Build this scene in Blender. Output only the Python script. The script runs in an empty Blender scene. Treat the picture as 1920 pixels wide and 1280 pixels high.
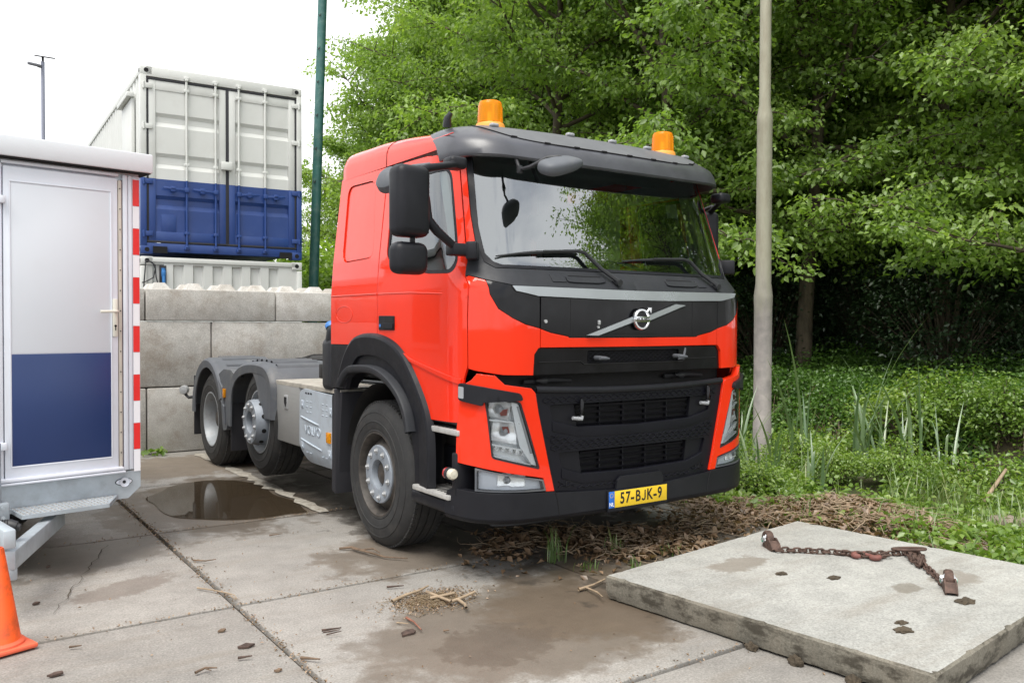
import bpy, bmesh, math, random
import numpy as np
from mathutils import Vector, Matrix, Euler
from mathutils.geometry import delaunay_2d_cdt
from math import sin, cos, pi, radians, sqrt, atan2
RND = random.Random(7)
NR = np.random.RandomState(11)
SC = bpy.context.scene
COL = SC.collection

# ------------------------------------------------------------------ camera, sky, sun, exposure
cam_d = bpy.data.cameras.new('camera'); cam = bpy.data.objects.new('camera', cam_d); COL.objects.link(cam)
cam_d.sensor_width = 36.0; cam_d.lens = 1601.1 / 1920 * 36.0; cam_d.clip_start = 0.05; cam_d.clip_end = 2000
def cam_matrix(loc, yaw, pitch, roll):
    f = Vector((sin(yaw)*cos(pitch), cos(yaw)*cos(pitch), sin(pitch)))
    r = Vector((cos(yaw), -sin(yaw), 0)); u = r.cross(f)
    r2 = cos(roll)*r + sin(roll)*u; u2 = cos(roll)*u - sin(roll)*r
    m = Matrix((r2, u2, -f)).transposed().to_4x4(); m.translation = Vector(loc); return m
cam.matrix_world = cam_matrix((-3.8977, -5.5446, 1.5794), 0.6061, -0.0193, 0.0032)
SC.camera = cam

SUN_EL, SUN_AZ = radians(63), atan2(-0.86, -0.50)          # direction TO the sun, x = sin, y = cos
world = bpy.data.worlds.new('World'); SC.world = world; world.use_nodes = True
wn, wl = world.node_tree.nodes, world.node_tree.links
wn.clear()
w_out = wn.new('ShaderNodeOutputWorld'); w_mix = wn.new('ShaderNodeMixShader')
w_sky = wn.new('ShaderNodeTexSky'); w_sky.sky_type = 'NISHITA'; w_sky.sun_disc = False
w_sky.sun_elevation = SUN_EL; w_sky.sun_rotation = SUN_AZ
w_b1 = wn.new('ShaderNodeBackground'); w_b1.inputs['Strength'].default_value = 0.11
w_b2 = wn.new('ShaderNodeBackground'); w_b2.inputs['Color'].default_value = (0.97, 0.985, 1.0, 1); w_b2.inputs['Strength'].default_value = 1.18
w_tc = wn.new('ShaderNodeTexCoord'); w_map = wn.new('ShaderNodeMapping'); w_map.inputs['Scale'].default_value = (1.6, 1.6, 3.4)
w_map.inputs['Location'].default_value = (0.4, 0.9, 0.0)
w_no = wn.new('ShaderNodeTexNoise'); w_no.inputs['Scale'].default_value = 1.5; w_no.inputs['Detail'].default_value = 7; w_no.inputs['Roughness'].default_value = 0.55
w_rp = wn.new('ShaderNodeValToRGB'); w_rp.color_ramp.elements[0].position = 0.30; w_rp.color_ramp.elements[1].position = 0.50
w_rp.color_ramp.elements[0].color = (0.18, 0.18, 0.18, 1)
wl.new(w_tc.outputs['Generated'], w_map.inputs['Vector']); wl.new(w_map.outputs['Vector'], w_no.inputs['Vector'])
wl.new(w_no.outputs['Fac'], w_rp.inputs['Fac']); wl.new(w_rp.outputs['Color'], w_mix.inputs['Fac'])
wl.new(w_sky.outputs['Color'], w_b1.inputs['Color']); wl.new(w_b1.outputs[0], w_mix.inputs[1]); wl.new(w_b2.outputs[0], w_mix.inputs[2])
wl.new(w_mix.outputs[0], w_out.inputs['Surface'])
sun_d = bpy.data.lights.new('sun', 'SUN'); sun = bpy.data.objects.new('sun', sun_d); COL.objects.link(sun)
sun_d.energy = 2.8; sun_d.angle = radians(38); sun_d.color = (1.0, 0.96, 0.89)
sdir = Vector((sin(SUN_AZ)*cos(SUN_EL), cos(SUN_AZ)*cos(SUN_EL), sin(SUN_EL)))
sun.rotation_euler = sdir.to_track_quat('Z', 'Y').to_euler()
SC.view_settings.view_transform = 'Standard'; SC.view_settings.look = 'None'
SC.view_settings.exposure = 0.50; SC.view_settings.gamma = 1.0; SC.view_settings.use_curve_mapping = False
SC.cycles.use_denoising = True
try: SC.cycles.denoiser = 'OPENIMAGEDENOISE'
except Exception: pass
SC.cycles.max_bounces = 8; SC.cycles.transparent_max_bounces = 12
SC.cycles.sample_clamp_indirect = 6.0

# ------------------------------------------------------------------ materials
def nmat(name):
    m = bpy.data.materials.new(name); m.use_nodes = True
    return m, m.node_tree.nodes, m.node_tree.links, m.node_tree.nodes['Principled BSDF']
def noise(n, l, scale, detail=5, rough=0.55, coord=None, dist=0.0, stretch=None):
    t = n.new('ShaderNodeTexNoise'); t.inputs['Scale'].default_value = scale; t.inputs['Detail'].default_value = detail
    t.inputs['Roughness'].default_value = rough; t.inputs['Distortion'].default_value = dist
    src = coord
    if src is None:
        g = n.new('ShaderNodeNewGeometry'); src = g.outputs['Position']
    if stretch:
        mp = n.new('ShaderNodeMapping'); mp.inputs['Scale'].default_value = stretch; l.new(src, mp.inputs['Vector']); src = mp.outputs['Vector']
    l.new(src, t.inputs['Vector'])
    return t.outputs['Fac']
def ramp(n, l, fac, stops):
    r = n.new('ShaderNodeValToRGB'); e = r.color_ramp.elements
    while len(e) < len(stops): e.new(0.5)
    for k, (p, c) in enumerate(stops):
        e[k].position = p; e[k].color = (c, c, c, 1) if isinstance(c, (int, float)) else (*c, 1)
    l.new(fac, r.inputs['Fac']); return r.outputs['Color']
def mixc(n, l, fac, a, b, mode='MIX'):
    m = n.new('ShaderNodeMix'); m.data_type = 'RGBA'; m.blend_type = mode
    for v, i in ((fac, 0), (a, 6), (b, 7)):
        if isinstance(v, (int, float)): m.inputs[i].default_value = v if i == 0 else (v, v, v, 1)
        elif isinstance(v, tuple): m.inputs[i].default_value = (*v[:3], 1)
        else: l.new(v, m.inputs[i])
    return m.outputs[2]
def mth(n, l, op, a, b=None, clamp=False):
    m = n.new('ShaderNodeMath'); m.operation = op; m.use_clamp = clamp
    for v, i in ((a, 0), (b, 1)):
        if v is None: continue
        if isinstance(v, (int, float)): m.inputs[i].default_value = v
        else: l.new(v, m.inputs[i])
    return m.outputs[0]
def bump(n, l, bs, h, strength, dist):
    b = n.new('ShaderNodeBump'); b.inputs['Strength'].default_value = strength; b.inputs['Distance'].default_value = dist
    l.new(h, b.inputs['Height']); l.new(b.outputs[0], bs.inputs['Normal'])
def std(name, base, rough=0.5, metal=0.0, coat=0.0, var=0.0, vs=3.0, dirt=None, dirt_amt=0.0, ds=4.0, bm=0.0, bs_=60.0, rvar=0.0, spec=0.5, bevel=0.0, stretch=None):
    m, n, l, b = nmat(name)
    b.inputs['Roughness'].default_value = rough; b.inputs['Metallic'].default_value = metal
    b.inputs['Coat Weight'].default_value = coat; b.inputs['Coat Roughness'].default_value = 0.03
    b.inputs['Specular IOR Level'].default_value = spec
    c = base
    if var > 0:
        f = noise(n, l, vs, 6, 0.6, stretch=stretch)
        lo = tuple(x*(1-var) for x in base); hi = tuple(min(1, x*(1+var)) for x in base)
        c = ramp(n, l, f, [(0.3, lo), (0.7, hi)])
    if dirt:
        f = ramp(n, l, noise(n, l, ds, 8, 0.65, stretch=stretch), [(0.5, 0.0), (0.72, dirt_amt)])
        c = mixc(n, l, f, c, dirt)
    if isinstance(c, tuple): b.inputs['Base Color'].default_value = (*c, 1)
    else: l.new(c, b.inputs['Base Color'])
    if rvar > 0:
        r = ramp(n, l, noise(n, l, vs*2.3, 5), [(0.3, max(0, rough-rvar)), (0.7, min(1, rough+rvar))]); l.new(r, b.inputs['Roughness'])
    if bm > 0: bump(n, l, b, noise(n, l, bs_, 6, 0.6), bm, 0.01)
    elif bevel > 0:
        bv = n.new('ShaderNodeBevel'); bv.samples = 4; bv.inputs['Radius'].default_value = bevel; l.new(bv.outputs[0], b.inputs['Normal'])
        if coat > 0: l.new(bv.outputs[0], b.inputs['Coat Normal'])
    return m
M = {}
M['red'] = std('red_paint', (0.80, 0.029, 0.005), 0.5, spec=0.10, coat=0.95, var=0.03, vs=2, rvar=0.05, bevel=0.006)
M['black_gloss'] = std('black_gloss', (0.006, 0.006, 0.0075), 0.16, spec=0.32, rvar=0.05, bevel=0.004)
M['black_plastic'] = std('black_plastic', (0.0095, 0.010, 0.0135), 0.46, spec=0.28, var=0.15, vs=6, rvar=0.08, dirt=(0.05, 0.048, 0.046), dirt_amt=0.12, ds=5, bevel=0.005)
M['grille_black'] = std('grille_black', (0.006, 0.006, 0.010), 0.42, spec=0.22, rvar=0.08, bevel=0.003)
M['grey_plastic'] = std('grey_plastic', (0.026, 0.0275, 0.032), 0.5, spec=0.3, var=0.12, vs=5, rvar=0.08, dirt=(0.08, 0.078, 0.076), dirt_amt=0.13, ds=6, bevel=0.006)
M['fender_grey'] = std('fender_grey', (0.085, 0.092, 0.105), 0.6, var=0.12, vs=5, dirt=(0.24, 0.23, 0.21), dirt_amt=0.35, ds=4, bevel=0.006)
M['visor'] = std('visor_plastic', (0.045, 0.046, 0.056), 0.40, coat=0.15, var=0.3, vs=3, rvar=0.10, dirt=(0.12, 0.12, 0.135), dirt_amt=0.35, ds=2.2, bevel=0.005)
_v = M['visor'].node_tree.nodes['Principled BSDF']; _v.inputs['Coat Weight'].default_value = 0.5; _v.inputs['Coat Roughness'].default_value = 0.34
M['visor_top_skylit'] = std('visor_top_skylit_plastic', (0.115, 0.118, 0.128), 0.48, spec=0.5, var=0.1, vs=4, dirt=(0.19, 0.19, 0.19), dirt_amt=0.3, ds=5)  # visor's upper face painted lighter grey for the sky light it catches
M['slat'] = std('slat_black', (0.008, 0.008, 0.011), 0.5, spec=0.2)
M['silver'] = std('silver_paint', (0.42, 0.45, 0.47), 0.30, metal=0.75, rvar=0.05)
M['chrome'] = std('chrome', (0.75, 0.76, 0.78), 0.16, metal=1.0)
M['tank'] = std('tank_silver', (0.49, 0.55, 0.62), 0.42, metal=0.25, var=0.06, vs=4, dirt=(0.22, 0.21, 0.20), dirt_amt=0.3, ds=7, bevel=0.006)
M['steelbox'] = std('brushed_steel', (0.34, 0.34, 0.335), 0.5, metal=0.35, var=0.05, vs=5, stretch=(1, 1, 14), bevel=0.003)
M['tread'] = std('tread_plate', (0.42, 0.39, 0.34), 0.6, metal=0.2, var=0.2, vs=9, bm=0.5, bs_=55)
M['alu'] = std('step_aluminium', (0.5, 0.49, 0.47), 0.5, metal=0.4, var=0.18, vs=16, bm=0.3, bs_=120)
M['tyre'] = std('tyre_rubber', (0.022, 0.022, 0.0225), 0.75, var=0.25, vs=8, dirt=(0.075, 0.068, 0.06), dirt_amt=0.42, ds=9, bm=0.25, bs_=70)
M['rim'] = std('rim_grey', (0.30, 0.32, 0.34), 0.48, metal=0.15, var=0.12, vs=9, dirt=(0.12, 0.085, 0.06), dirt_amt=0.55, ds=9)
M['rim_rust'] = std('rim_rusty', (0.046, 0.040, 0.035), 0.6, metal=0.1, var=0.45, vs=16, dirt=(0.15, 0.125, 0.105), dirt_amt=0.35, ds=12)
M['hub'] = std('hub_grey', (0.25, 0.28, 0.32), 0.5, metal=0.1, var=0.06, vs=8, dirt=(0.14, 0.11, 0.09), dirt_amt=0.35, ds=14)
M['bolt'] = std('bolt_grey', (0.48, 0.49, 0.50), 0.4, metal=0.5)
M['chassis'] = std('chassis_black', (0.016, 0.015, 0.015), 0.7, var=0.3, vs=7)
M['interior'] = std('interior_dark', (0.018, 0.020, 0.021), 0.75, var=0.2, vs=5)
M['liner'] = std('cab_liner', (0.45, 0.48, 0.47), 0.8, var=0.1, vs=5)
M['seat'] = std('seat_fabric', (0.03, 0.031, 0.035), 0.9, var=0.2, vs=20)
M['redtrim'] = std('seat_belt_red', (0.25, 0.03, 0.02), 0.7)
M['yellow'] = std('plate_yellow', (0.80, 0.53, 0.02), 0.42)
M['plate_blue'] = std('plate_blue', (0.02, 0.14, 0.55), 0.4)
M['black_ink'] = std('black_ink', (0.008, 0.008, 0.008), 0.5)
M['white_ink'] = std('white_ink', (0.8, 0.8, 0.8), 0.5)
M['cap_blue'] = std('cap_blue', (0.05, 0.19, 0.52), 0.45, var=0.1)
M['orange_base'] = std('beacon_base_orange', (0.85, 0.36, 0.06), 0.5)
M['white_paint'] = std('cabin_white', (0.63, 0.66, 0.71), 0.38, var=0.015, vs=1.5, rvar=0.04, dirt=(0.55, 0.55, 0.56), dirt_amt=0.22, ds=3, bevel=0.004)
M['white_trim'] = std('cabin_white_trim', (0.67, 0.70, 0.765), 0.35, var=0.02, dirt=(0.5, 0.5, 0.5), dirt_amt=0.2, ds=5, bevel=0.003)
M['fascia'] = std('cabin_fascia', (0.70, 0.735, 0.77), 0.45, var=0.03, dirt=(0.4, 0.4, 0.4), dirt_amt=0.2, ds=3, bevel=0.004)
M['door_blue'] = std('door_blue', (0.013, 0.034, 0.125), 0.35, var=0.05, vs=2)
M['seal_cream'] = std('seal_cream', (0.55, 0.51, 0.44), 0.6, var=0.1, vs=6)
M['reflect_red'] = std('reflector_red', (0.72, 0.018, 0.016), 0.35, var=0.04, vs=8)
M['reflect_white'] = std('reflector_white', (0.80, 0.80, 0.83), 0.4)
M['galv'] = std('galvanised_steel', (0.42, 0.47, 0.51), 0.48, metal=0.35, var=0.16, vs=5, dirt=(0.25, 0.26, 0.27), dirt_amt=0.5, ds=8, bevel=0.003)
M['cont_white'] = std('container_white', (0.60, 0.61, 0.585), 0.5, var=0.03, vs=1.2, dirt=(0.40, 0.38, 0.34), dirt_amt=0.22, ds=2.0, bevel=0.004)
M['cont_blue'] = std('container_blue', (0.014, 0.048, 0.20), 0.42, var=0.08, vs=2, dirt=(0.05, 0.08, 0.2), dirt_amt=0.3, ds=4, bevel=0.004)
M['gasket'] = std('rubber_gasket', (0.02, 0.02, 0.025), 0.7)
M['dark'] = std('dark_void', (0.006, 0.006, 0.007), 0.9)
M['socket_blue'] = std('socket_blue', (0.03, 0.17, 0.45), 0.4)
M['cable'] = std('cable_black', (0.02, 0.021, 0.024), 0.5)
M['green_pole'] = std('pole_green', (0.030, 0.115, 0.105), 0.5, var=0.25, vs=3, dirt=(0.18, 0.22, 0.18), dirt_amt=0.5, ds=6)
M['rust'] = std('rusty_iron', (0.085, 0.052, 0.040), 0.75, metal=0.2, var=0.45, vs=30, dirt=(0.17, 0.10, 0.078), dirt_amt=0.6, ds=25, bm=0.3, bs_=120)
M['red_worn'] = std('worn_red_hook', (0.17, 0.065, 0.052), 0.7, var=0.3, vs=30)
M['green_pin'] = std('green_pin', (0.04, 0.30, 0.17), 0.5)
M['cone'] = std('cone_orange', (0.90, 0.115, 0.018), 0.45, var=0.04, vs=5, dirt=(0.10, 0.05, 0.03), dirt_amt=0.7, ds=7)
M['cone_base'] = std('cone_base_orange', (0.78, 0.13, 0.06), 0.6, var=0.12, vs=9, dirt=(0.25, 0.12, 0.08), dirt_amt=0.5, ds=9)
M['bark'] = std('bark', (0.085, 0.066, 0.045), 0.9, var=0.45, vs=9, bm=0.8, bs_=22, stretch=(1, 1, 0.35))
M['twig'] = std('twig_brown', (0.15, 0.10, 0.065), 0.85, var=0.4, vs=14)
M['twig_pale'] = std('twig_pale', (0.30, 0.225, 0.15), 0.8, var=0.3, vs=14)
M['bark_dark'] = std('bark_chip_dark', (0.07, 0.045, 0.035), 0.9, var=0.5, vs=30)
M['soil'] = std('soil', (0.060, 0.046, 0.030), 0.95, var=0.5, vs=6, bm=0.8, bs_=30)
M['mosstone'] = std('old_masonry', (0.24, 0.19, 0.16), 0.9, var=0.3, vs=12, bm=0.5, bs_=40)
def mk_pole():
    m, n, l, b = nmat('lamp_post_steel')
    f = noise(n, l, 3.0, 7, 0.65, stretch=(3, 3, 0.8))
    c = ramp(n, l, f, [(0.3, (0.23, 0.21, 0.15)), (0.55, (0.31, 0.30, 0.225)), (0.75, (0.265, 0.265, 0.185))])
    g = n.new('ShaderNodeNewGeometry'); sx = n.new('ShaderNodeSeparateXYZ'); l.new(g.outputs['Position'], sx.inputs[0])
    low = ramp(n, l, mth(n, l, 'ADD', mth(n, l, 'MULTIPLY', sx.outputs[2], 0.25), mth(n, l, 'MULTIPLY', f, 0.3)), [(0.55, 1.0), (0.75, 0.0)])
    c = mixc(n, l, low, c, ramp(n, l, noise(n, l, 9, 6), [(0.35, (0.20, 0.185, 0.175)), (0.65, (0.29, 0.265, 0.245))]))
    l.new(c, b.inputs['Base Color']); b.inputs['Roughness'].default_value = 0.6; b.inputs['Metallic'].default_value = 0.15
    return m
M['pole'] = mk_pole()
def mk_glass(name, tint, refl=0.10, ior=1.9, rough=0.0):
    m = bpy.data.materials.new(name); m.use_nodes = True; n, l = m.node_tree.nodes, m.node_tree.links; n.clear()
    o = n.new('ShaderNodeOutputMaterial'); mx = n.new('ShaderNodeMixShader'); t = n.new('ShaderNodeBsdfTransparent'); g = n.new('ShaderNodeBsdfGlossy')
    t.inputs['Color'].default_value = (*tint, 1); g.inputs['Roughness'].default_value = rough; g.inputs['Color'].default_value = (0.95, 0.98, 1, 1)
    f = n.new('ShaderNodeFresnel'); f.inputs['IOR'].default_value = ior
    a = mth(n, l, 'ADD', f.outputs[0], refl, True)
    l.new(a, mx.inputs[0]); l.new(t.outputs[0], mx.inputs[1]); l.new(g.outputs[0], mx.inputs[2]); l.new(mx.outputs[0], o.inputs[0])
    return m
M['glass'] = mk_glass('windscreen_glass', (0.70, 0.81, 0.77), 0.20, 1.85)
M['sideglass'] = mk_glass('side_glass', (0.72, 0.82, 0.82), 0.12, 1.6)
M['lens'] = mk_glass('lamp_lens', (0.93, 0.95, 0.96), 0.02, 1.35)
M['mirror'] = std('mirror_glass', (0.7, 0.72, 0.74), 0.03, metal=1.0)
def mk_amber():
    m, n, l, b = nmat('amber_plastic')
    b.inputs['Base Color'].default_value = (1.0, 0.40, 0.015, 1); b.inputs['Roughness'].default_value = 0.16
    b.inputs['Transmission Weight'].default_value = 0.55; b.inputs['IOR'].default_value = 1.22
    b.inputs['Subsurface Weight'].default_value = 0.0
    return m
M['amber'] = mk_amber()
M['clear'] = std('clear_plastic', (0.30, 0.31, 0.33), 0.2, coat=0.5)
M['reflector'] = std('lamp_reflector', (0.93, 0.94, 0.95), 0.25, metal=0.45, var=0.15, vs=26)
M['lamp_grey'] = std('lamp_housing_grey', (0.78, 0.80, 0.82), 0.3, metal=0.1)
M['lamp_red'] = std('lamp_reflection_red', (0.20, 0.035, 0.03), 0.25, coat=0.6)
def mk_water(name, col, alpha=0.5, ior=1.33, rough=0.02):
    m = bpy.data.materials.new(name); m.use_nodes = True; n, l = m.node_tree.nodes, m.node_tree.links; n.clear()
    o = n.new('ShaderNodeOutputMaterial'); mx = n.new('ShaderNodeMixShader'); mx2 = n.new('ShaderNodeMixShader')
    t = n.new('ShaderNodeBsdfTransparent'); d = n.new('ShaderNodeBsdfDiffuse'); g = n.new('ShaderNodeBsdfGlossy')
    t.inputs['Color'].default_value = (0.55, 0.48, 0.38, 1); d.inputs['Color'].default_value = (*col, 1); g.inputs['Roughness'].default_value = rough
    f = n.new('ShaderNodeFresnel'); f.inputs['IOR'].default_value = ior
    mx2.inputs[0].default_value = alpha; l.new(t.outputs[0], mx2.inputs[1]); l.new(d.outputs[0], mx2.inputs[2])
    l.new(f.outputs[0], mx.inputs[0]); l.new(mx2.outputs[0], mx.inputs[1]); l.new(g.outputs[0], mx.inputs[2]); l.new(mx.outputs[0], o.inputs[0])
    return m
M['puddle'] = mk_water('puddle_water', (0.085, 0.065, 0.044), 0.45, 1.30, 0.03)
M['water'] = mk_water('ditch_water', (0.05, 0.045, 0.025), 0.8)
def mk_leaf(name, cols, trans=0.35, scale=1.3, gloss=0.06):
    m = bpy.data.materials.new(name); m.use_nodes = True; n, l = m.node_tree.nodes, m.node_tree.links; n.clear()
    o = n.new('ShaderNodeOutputMaterial')
    at = n.new('ShaderNodeAttribute'); at.attribute_name = 'tone'
    oi = n.new('ShaderNodeObjectInfo')
    f = mth(n, l, 'ADD', mth(n, l, 'MULTIPLY', at.outputs['Fac'], 0.75), mth(n, l, 'MULTIPLY', oi.outputs['Random'], 0.25))
    c = ramp(n, l, f, [(i/(len(cols)-1)*0.9+0.05, q) for i, q in enumerate(cols)])
    d = n.new('ShaderNodeBsdfDiffuse'); t = n.new('ShaderNodeBsdfTranslucent'); g = n.new('ShaderNodeBsdfGlossy'); g.inputs['Roughness'].default_value = 0.42
    l.new(c, d.inputs['Color'])
    l.new(mixc(n, l, 1.0, c, (1.25, 1.35, 0.55), 'MULTIPLY'), t.inputs['Color'])
    m1 = n.new('ShaderNodeMixShader'); m1.inputs[0].default_value = trans; l.new(d.outputs[0], m1.inputs[1]); l.new(t.outputs[0], m1.inputs[2])
    m2 = n.new('ShaderNodeMixShader'); m2.inputs[0].default_value = gloss; l.new(m1.outputs[0], m2.inputs[1]); l.new(g.outputs[0], m2.inputs[2])
    l.new(m2.outputs[0], o.inputs[0]); return m
M['leaf'] = mk_leaf('leaf_fresh', [(0.108, 0.182, 0.038), (0.200, 0.308, 0.066), (0.285, 0.415, 0.096), (0.375, 0.49, 0.135)], 0.5, gloss=0.04)
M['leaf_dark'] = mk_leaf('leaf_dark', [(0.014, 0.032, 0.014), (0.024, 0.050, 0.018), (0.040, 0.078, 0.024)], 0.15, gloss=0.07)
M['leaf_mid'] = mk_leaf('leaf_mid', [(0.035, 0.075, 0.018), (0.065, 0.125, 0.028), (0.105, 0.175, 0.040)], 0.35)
M['visor_under'] = std('visor_underside_lightened', (0.14, 0.15, 0.155), 0.6)  # inner side painted lighter to brighten the shaded band under the visor
M['nettle'] = mk_leaf('leaf_nettle', [(0.055, 0.125, 0.030), (0.105, 0.215, 0.042), (0.19, 0.33, 0.06)], 0.42)
M['weed'] = mk_leaf('leaf_weed', [(0.09, 0.17, 0.032), (0.18, 0.29, 0.05), (0.29, 0.38, 0.08)], 0.42)
M['grass'] = mk_leaf('leaf_grass', [(0.09, 0.16, 0.04), (0.16, 0.255, 0.065), (0.27, 0.29, 0.12)], 0.35)
M['reed'] = mk_leaf('leaf_reed', [(0.11, 0.20, 0.085), (0.16, 0.25, 0.11), (0.21, 0.28, 0.12)], 0.3, gloss=0.12)
M['litter'] = mk_leaf('leaf_litter', [(0.095, 0.060, 0.036), (0.20, 0.128, 0.076), (0.37, 0.25, 0.16)], 0.2)
M['straw'] = mk_leaf('dry_straw', [(0.20, 0.145, 0.085), (0.30, 0.225, 0.14), (0.38, 0.30, 0.20)], 0.1)

# ------------------------------------------------------------------ mesh helpers
def tag(o, label=None, cat=None, group=None, kind=None):
    if label: o['label'] = label
    if cat: o['category'] = cat
    if group: o['group'] = group
    if kind: o['kind'] = kind
    return o
def link(name, me, parent=None):
    o = bpy.data.objects.new(name, me); COL.objects.link(o)
    if parent is not None: o.parent = parent
    return o
def empty(name, label, cat, loc=(0, 0, 0), rz=0.0, group=None):
    o = bpy.data.objects.new(name, None); COL.objects.link(o); o.empty_display_size = 0.3
    o.location = loc; o.rotation_euler = (0, 0, rz); return tag(o, label, cat, group)
def rounded(poly, r, seg=4):
    """round every corner of a 2D polygon; r is a number or a list"""
    out = []; N = len(poly)
    for i in range(N):
        p0, p1, p2 = Vector(poly[i-1]), Vector(poly[i]), Vector(poly[(i+1) % N])
        rr = r[i] if isinstance(r, (list, tuple)) else r
        a, b = (p0-p1), (p2-p1)
        if rr <= 0 or a.length < 1e-6 or b.length < 1e-6: out.append(tuple(p1)); continue
        t = min(rr, a.length*0.45, b.length*0.45)
        q0, q1 = p1+a.normalized()*t, p1+b.normalized()*t
        for k in range(seg+1):
            u = k/seg; out.append(tuple((1-u)**2*q0 + 2*u*(1-u)*p1 + u*u*q1))
    return out
def resample(poly, h):
    out = []
    for i in range(len(poly)):
        a, b = Vector(poly[i]), Vector(poly[(i+1) % len(poly)]); n = max(1, int(math.ceil((b-a).length/h)))
        for k in range(n): out.append(tuple(a.lerp(b, k/n)))
    return out
def inpoly(p, poly):
    x, y = p; c = False; j = len(poly)-1
    for i in range(len(poly)):
        xi, yi = poly[i]; xj, yj = poly[j]
        if (yi > y) != (yj > y) and x < (xj-xi)*(y-yi)/(yj-yi)+xi: c = not c
        j = i
    return c
def frame_of(d):
    d = Vector(d).normalized(); a = Vector((0, 0, 1)) if abs(d.z) < 0.95 else Vector((1, 0, 0))
    u = a.cross(d).normalized(); return u, d.cross(u)
class MB:
    def __init__(s): s.v = []; s.f = []; s.m = []
    def add(s, vs, fs, mi=0):
        o = len(s.v); s.v += [tuple(p) for p in vs]; s.f += [tuple(i+o for i in f) for f in fs]; s.m += [mi]*len(fs); return s
    def quad(s, a, b, c, d, mi=0): return s.add([a, b, c, d], [(0, 1, 2, 3)], mi)
    def box(s, c, size, r=0.0, rot=None, seg=2, mi=0):
        bm = bmesh.new(); bmesh.ops.create_cube(bm, size=1.0)
        for v in bm.verts: v.co = Vector((v.co.x*size[0], v.co.y*size[1], v.co.z*size[2]))
        if r > 0: bmesh.ops.bevel(bm, geom=bm.edges[:], offset=min(r, min(size)*0.49), segments=seg, profile=0.5, affect='EDGES')
        m = Matrix.Translation(Vector(c))
        if rot is not None: m = m @ (rot.to_4x4() if not isinstance(rot, tuple) else Euler(rot).to_matrix().to_4x4())
        bm.transform(m); bm.verts.index_update()
        s.add([v.co[:] for v in bm.verts], [[v.index for v in f.verts] for f in bm.faces], mi); bm.free(); return s
    def cyl(s, p0, p1, r0, r1=None, n=16, cap=True, mi=0):
        r1 = r0 if r1 is None else r1; p0, p1 = Vector(p0), Vector(p1); u, w = frame_of(p1-p0); vs = []; fs = []
        for p, r in ((p0, r0), (p1, r1)):
            for k in range(n): a = 2*pi*k/n; vs.append(p + (u*cos(a)+w*sin(a))*r)
        for k in range(n): fs.append((k, (k+1) % n, n+(k+1) % n, n+k))
        if cap: fs.append(tuple(range(n))[::-1]); fs.append(tuple(range(n, 2*n)))
        return s.add(vs, fs, mi)
    def tube(s, pts, r, n=8, cap=True, mi=0):
        pts = [Vector(p) for p in pts]; vs = []; fs = []; N = len(pts); u = None
        for i, p in enumerate(pts):
            d = (pts[min(i+1, N-1)] - pts[max(i-1, 0)]).normalized()
            if u is None: u, w = frame_of(d)
            else:
                u = (u - d*u.dot(d)).normalized(); w = d.cross(u)
            rr = r[i] if isinstance(r, (list, tuple)) else r
            for k in range(n): a = 2*pi*k/n; vs.append(p+(u*cos(a)+w*sin(a))*rr)
        for i in range(N-1):
            for k in range(n): fs.append((i*n+k, i*n+(k+1) % n, (i+1)*n+(k+1) % n, (i+1)*n+k))
        if cap: fs.append(tuple(range(n))[::-1]); fs.append(tuple((N-1)*n+k for k in range(n)))
        return s.add(vs, fs, mi)
    def lathe(s, prof, origin, axis, n=48, closed=False, mi=0):
        """prof: list of (radius, distance along axis)"""
        o = Vector(origin); ax = Vector(axis).normalized(); u, w = frame_of(ax); vs = []; fs = []; P = len(prof)
        for r, h in prof:
            for k in range(n): a = 2*pi*k/n; vs.append(o+ax*h+(u*cos(a)+w*sin(a))*r)
        for i in range(P-1 if not closed else P):
            j = (i+1) % P
            for k in range(n): fs.append((i*n+k, i*n+(k+1) % n, j*n+(k+1) % n, j*n+k))
        return s.add(vs, fs, mi)
    def prism(s, poly, fn, d0, d1, mi=0):
        """extrude a 2D polygon: fn(u,v,d)->3D"""
        n = len(poly); vs = [fn(u, v, d0) for u, v in poly]+[fn(u, v, d1) for u, v in poly]
        fs = [tuple(range(n))[::-1], tuple(range(n, 2*n))]+[(k, (k+1) % n, n+(k+1) % n, n+k) for k in range(n)]
        return s.add(vs, fs, mi)
    def patch(s, outer, fn, d=0.0, holes=(), h=0.06, skirt=0.02, flip=False, mi=0):
        """a panel on a curved surface fn(u,v,d) with a returned edge"""
        loops = [resample(outer, h)]+[resample(q, h) for q in holes]
        pts = []; ed = []
        for lp in loops:
            o = len(pts); pts += lp; ed += [(o+i, o+(i+1) % len(lp)) for i in range(len(lp))]
        us = [p[0] for p in outer]; vs_ = [p[1] for p in outer]; allp = list(pts)
        arr = np.array(allp)
        u = min(us)+h*0.5
        while u < max(us):
            v = min(vs_)+h*0.5
            while v < max(vs_):
                if inpoly((u, v), outer) and not any(inpoly((u, v), q) for q in holes):
                    if ((arr-np.array((u, v)))**2).sum(1).min() > (h*0.4)**2: pts.append((u, v))
                v += h
            u += h
        res = delaunay_2d_cdt([Vector(p) for p in pts], ed, [], 0, 1e-6)
        P = [tuple(q) for q in res[0]]; F = []
        for t in res[2]:
            c = (sum(P[i][0] for i in t)/len(t), sum(P[i][1] for i in t)/len(t))
            if inpoly(c, outer) and not any(inpoly(c, q) for q in holes): F.append(tuple(t) if not flip else tuple(t)[::-1])
        s.add([fn(p[0], p[1], d) for p in P], F, mi)
        if skirt:
            for lp in loops:
                n = len(lp); V = [fn(a, b, d) for a, b in lp]+[fn(a, b, d-skirt) for a, b in lp]
                s.add(V, [(k, (k+1) % n, n+(k+1) % n, n+k) for k in range(n)], mi)
        return s
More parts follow.
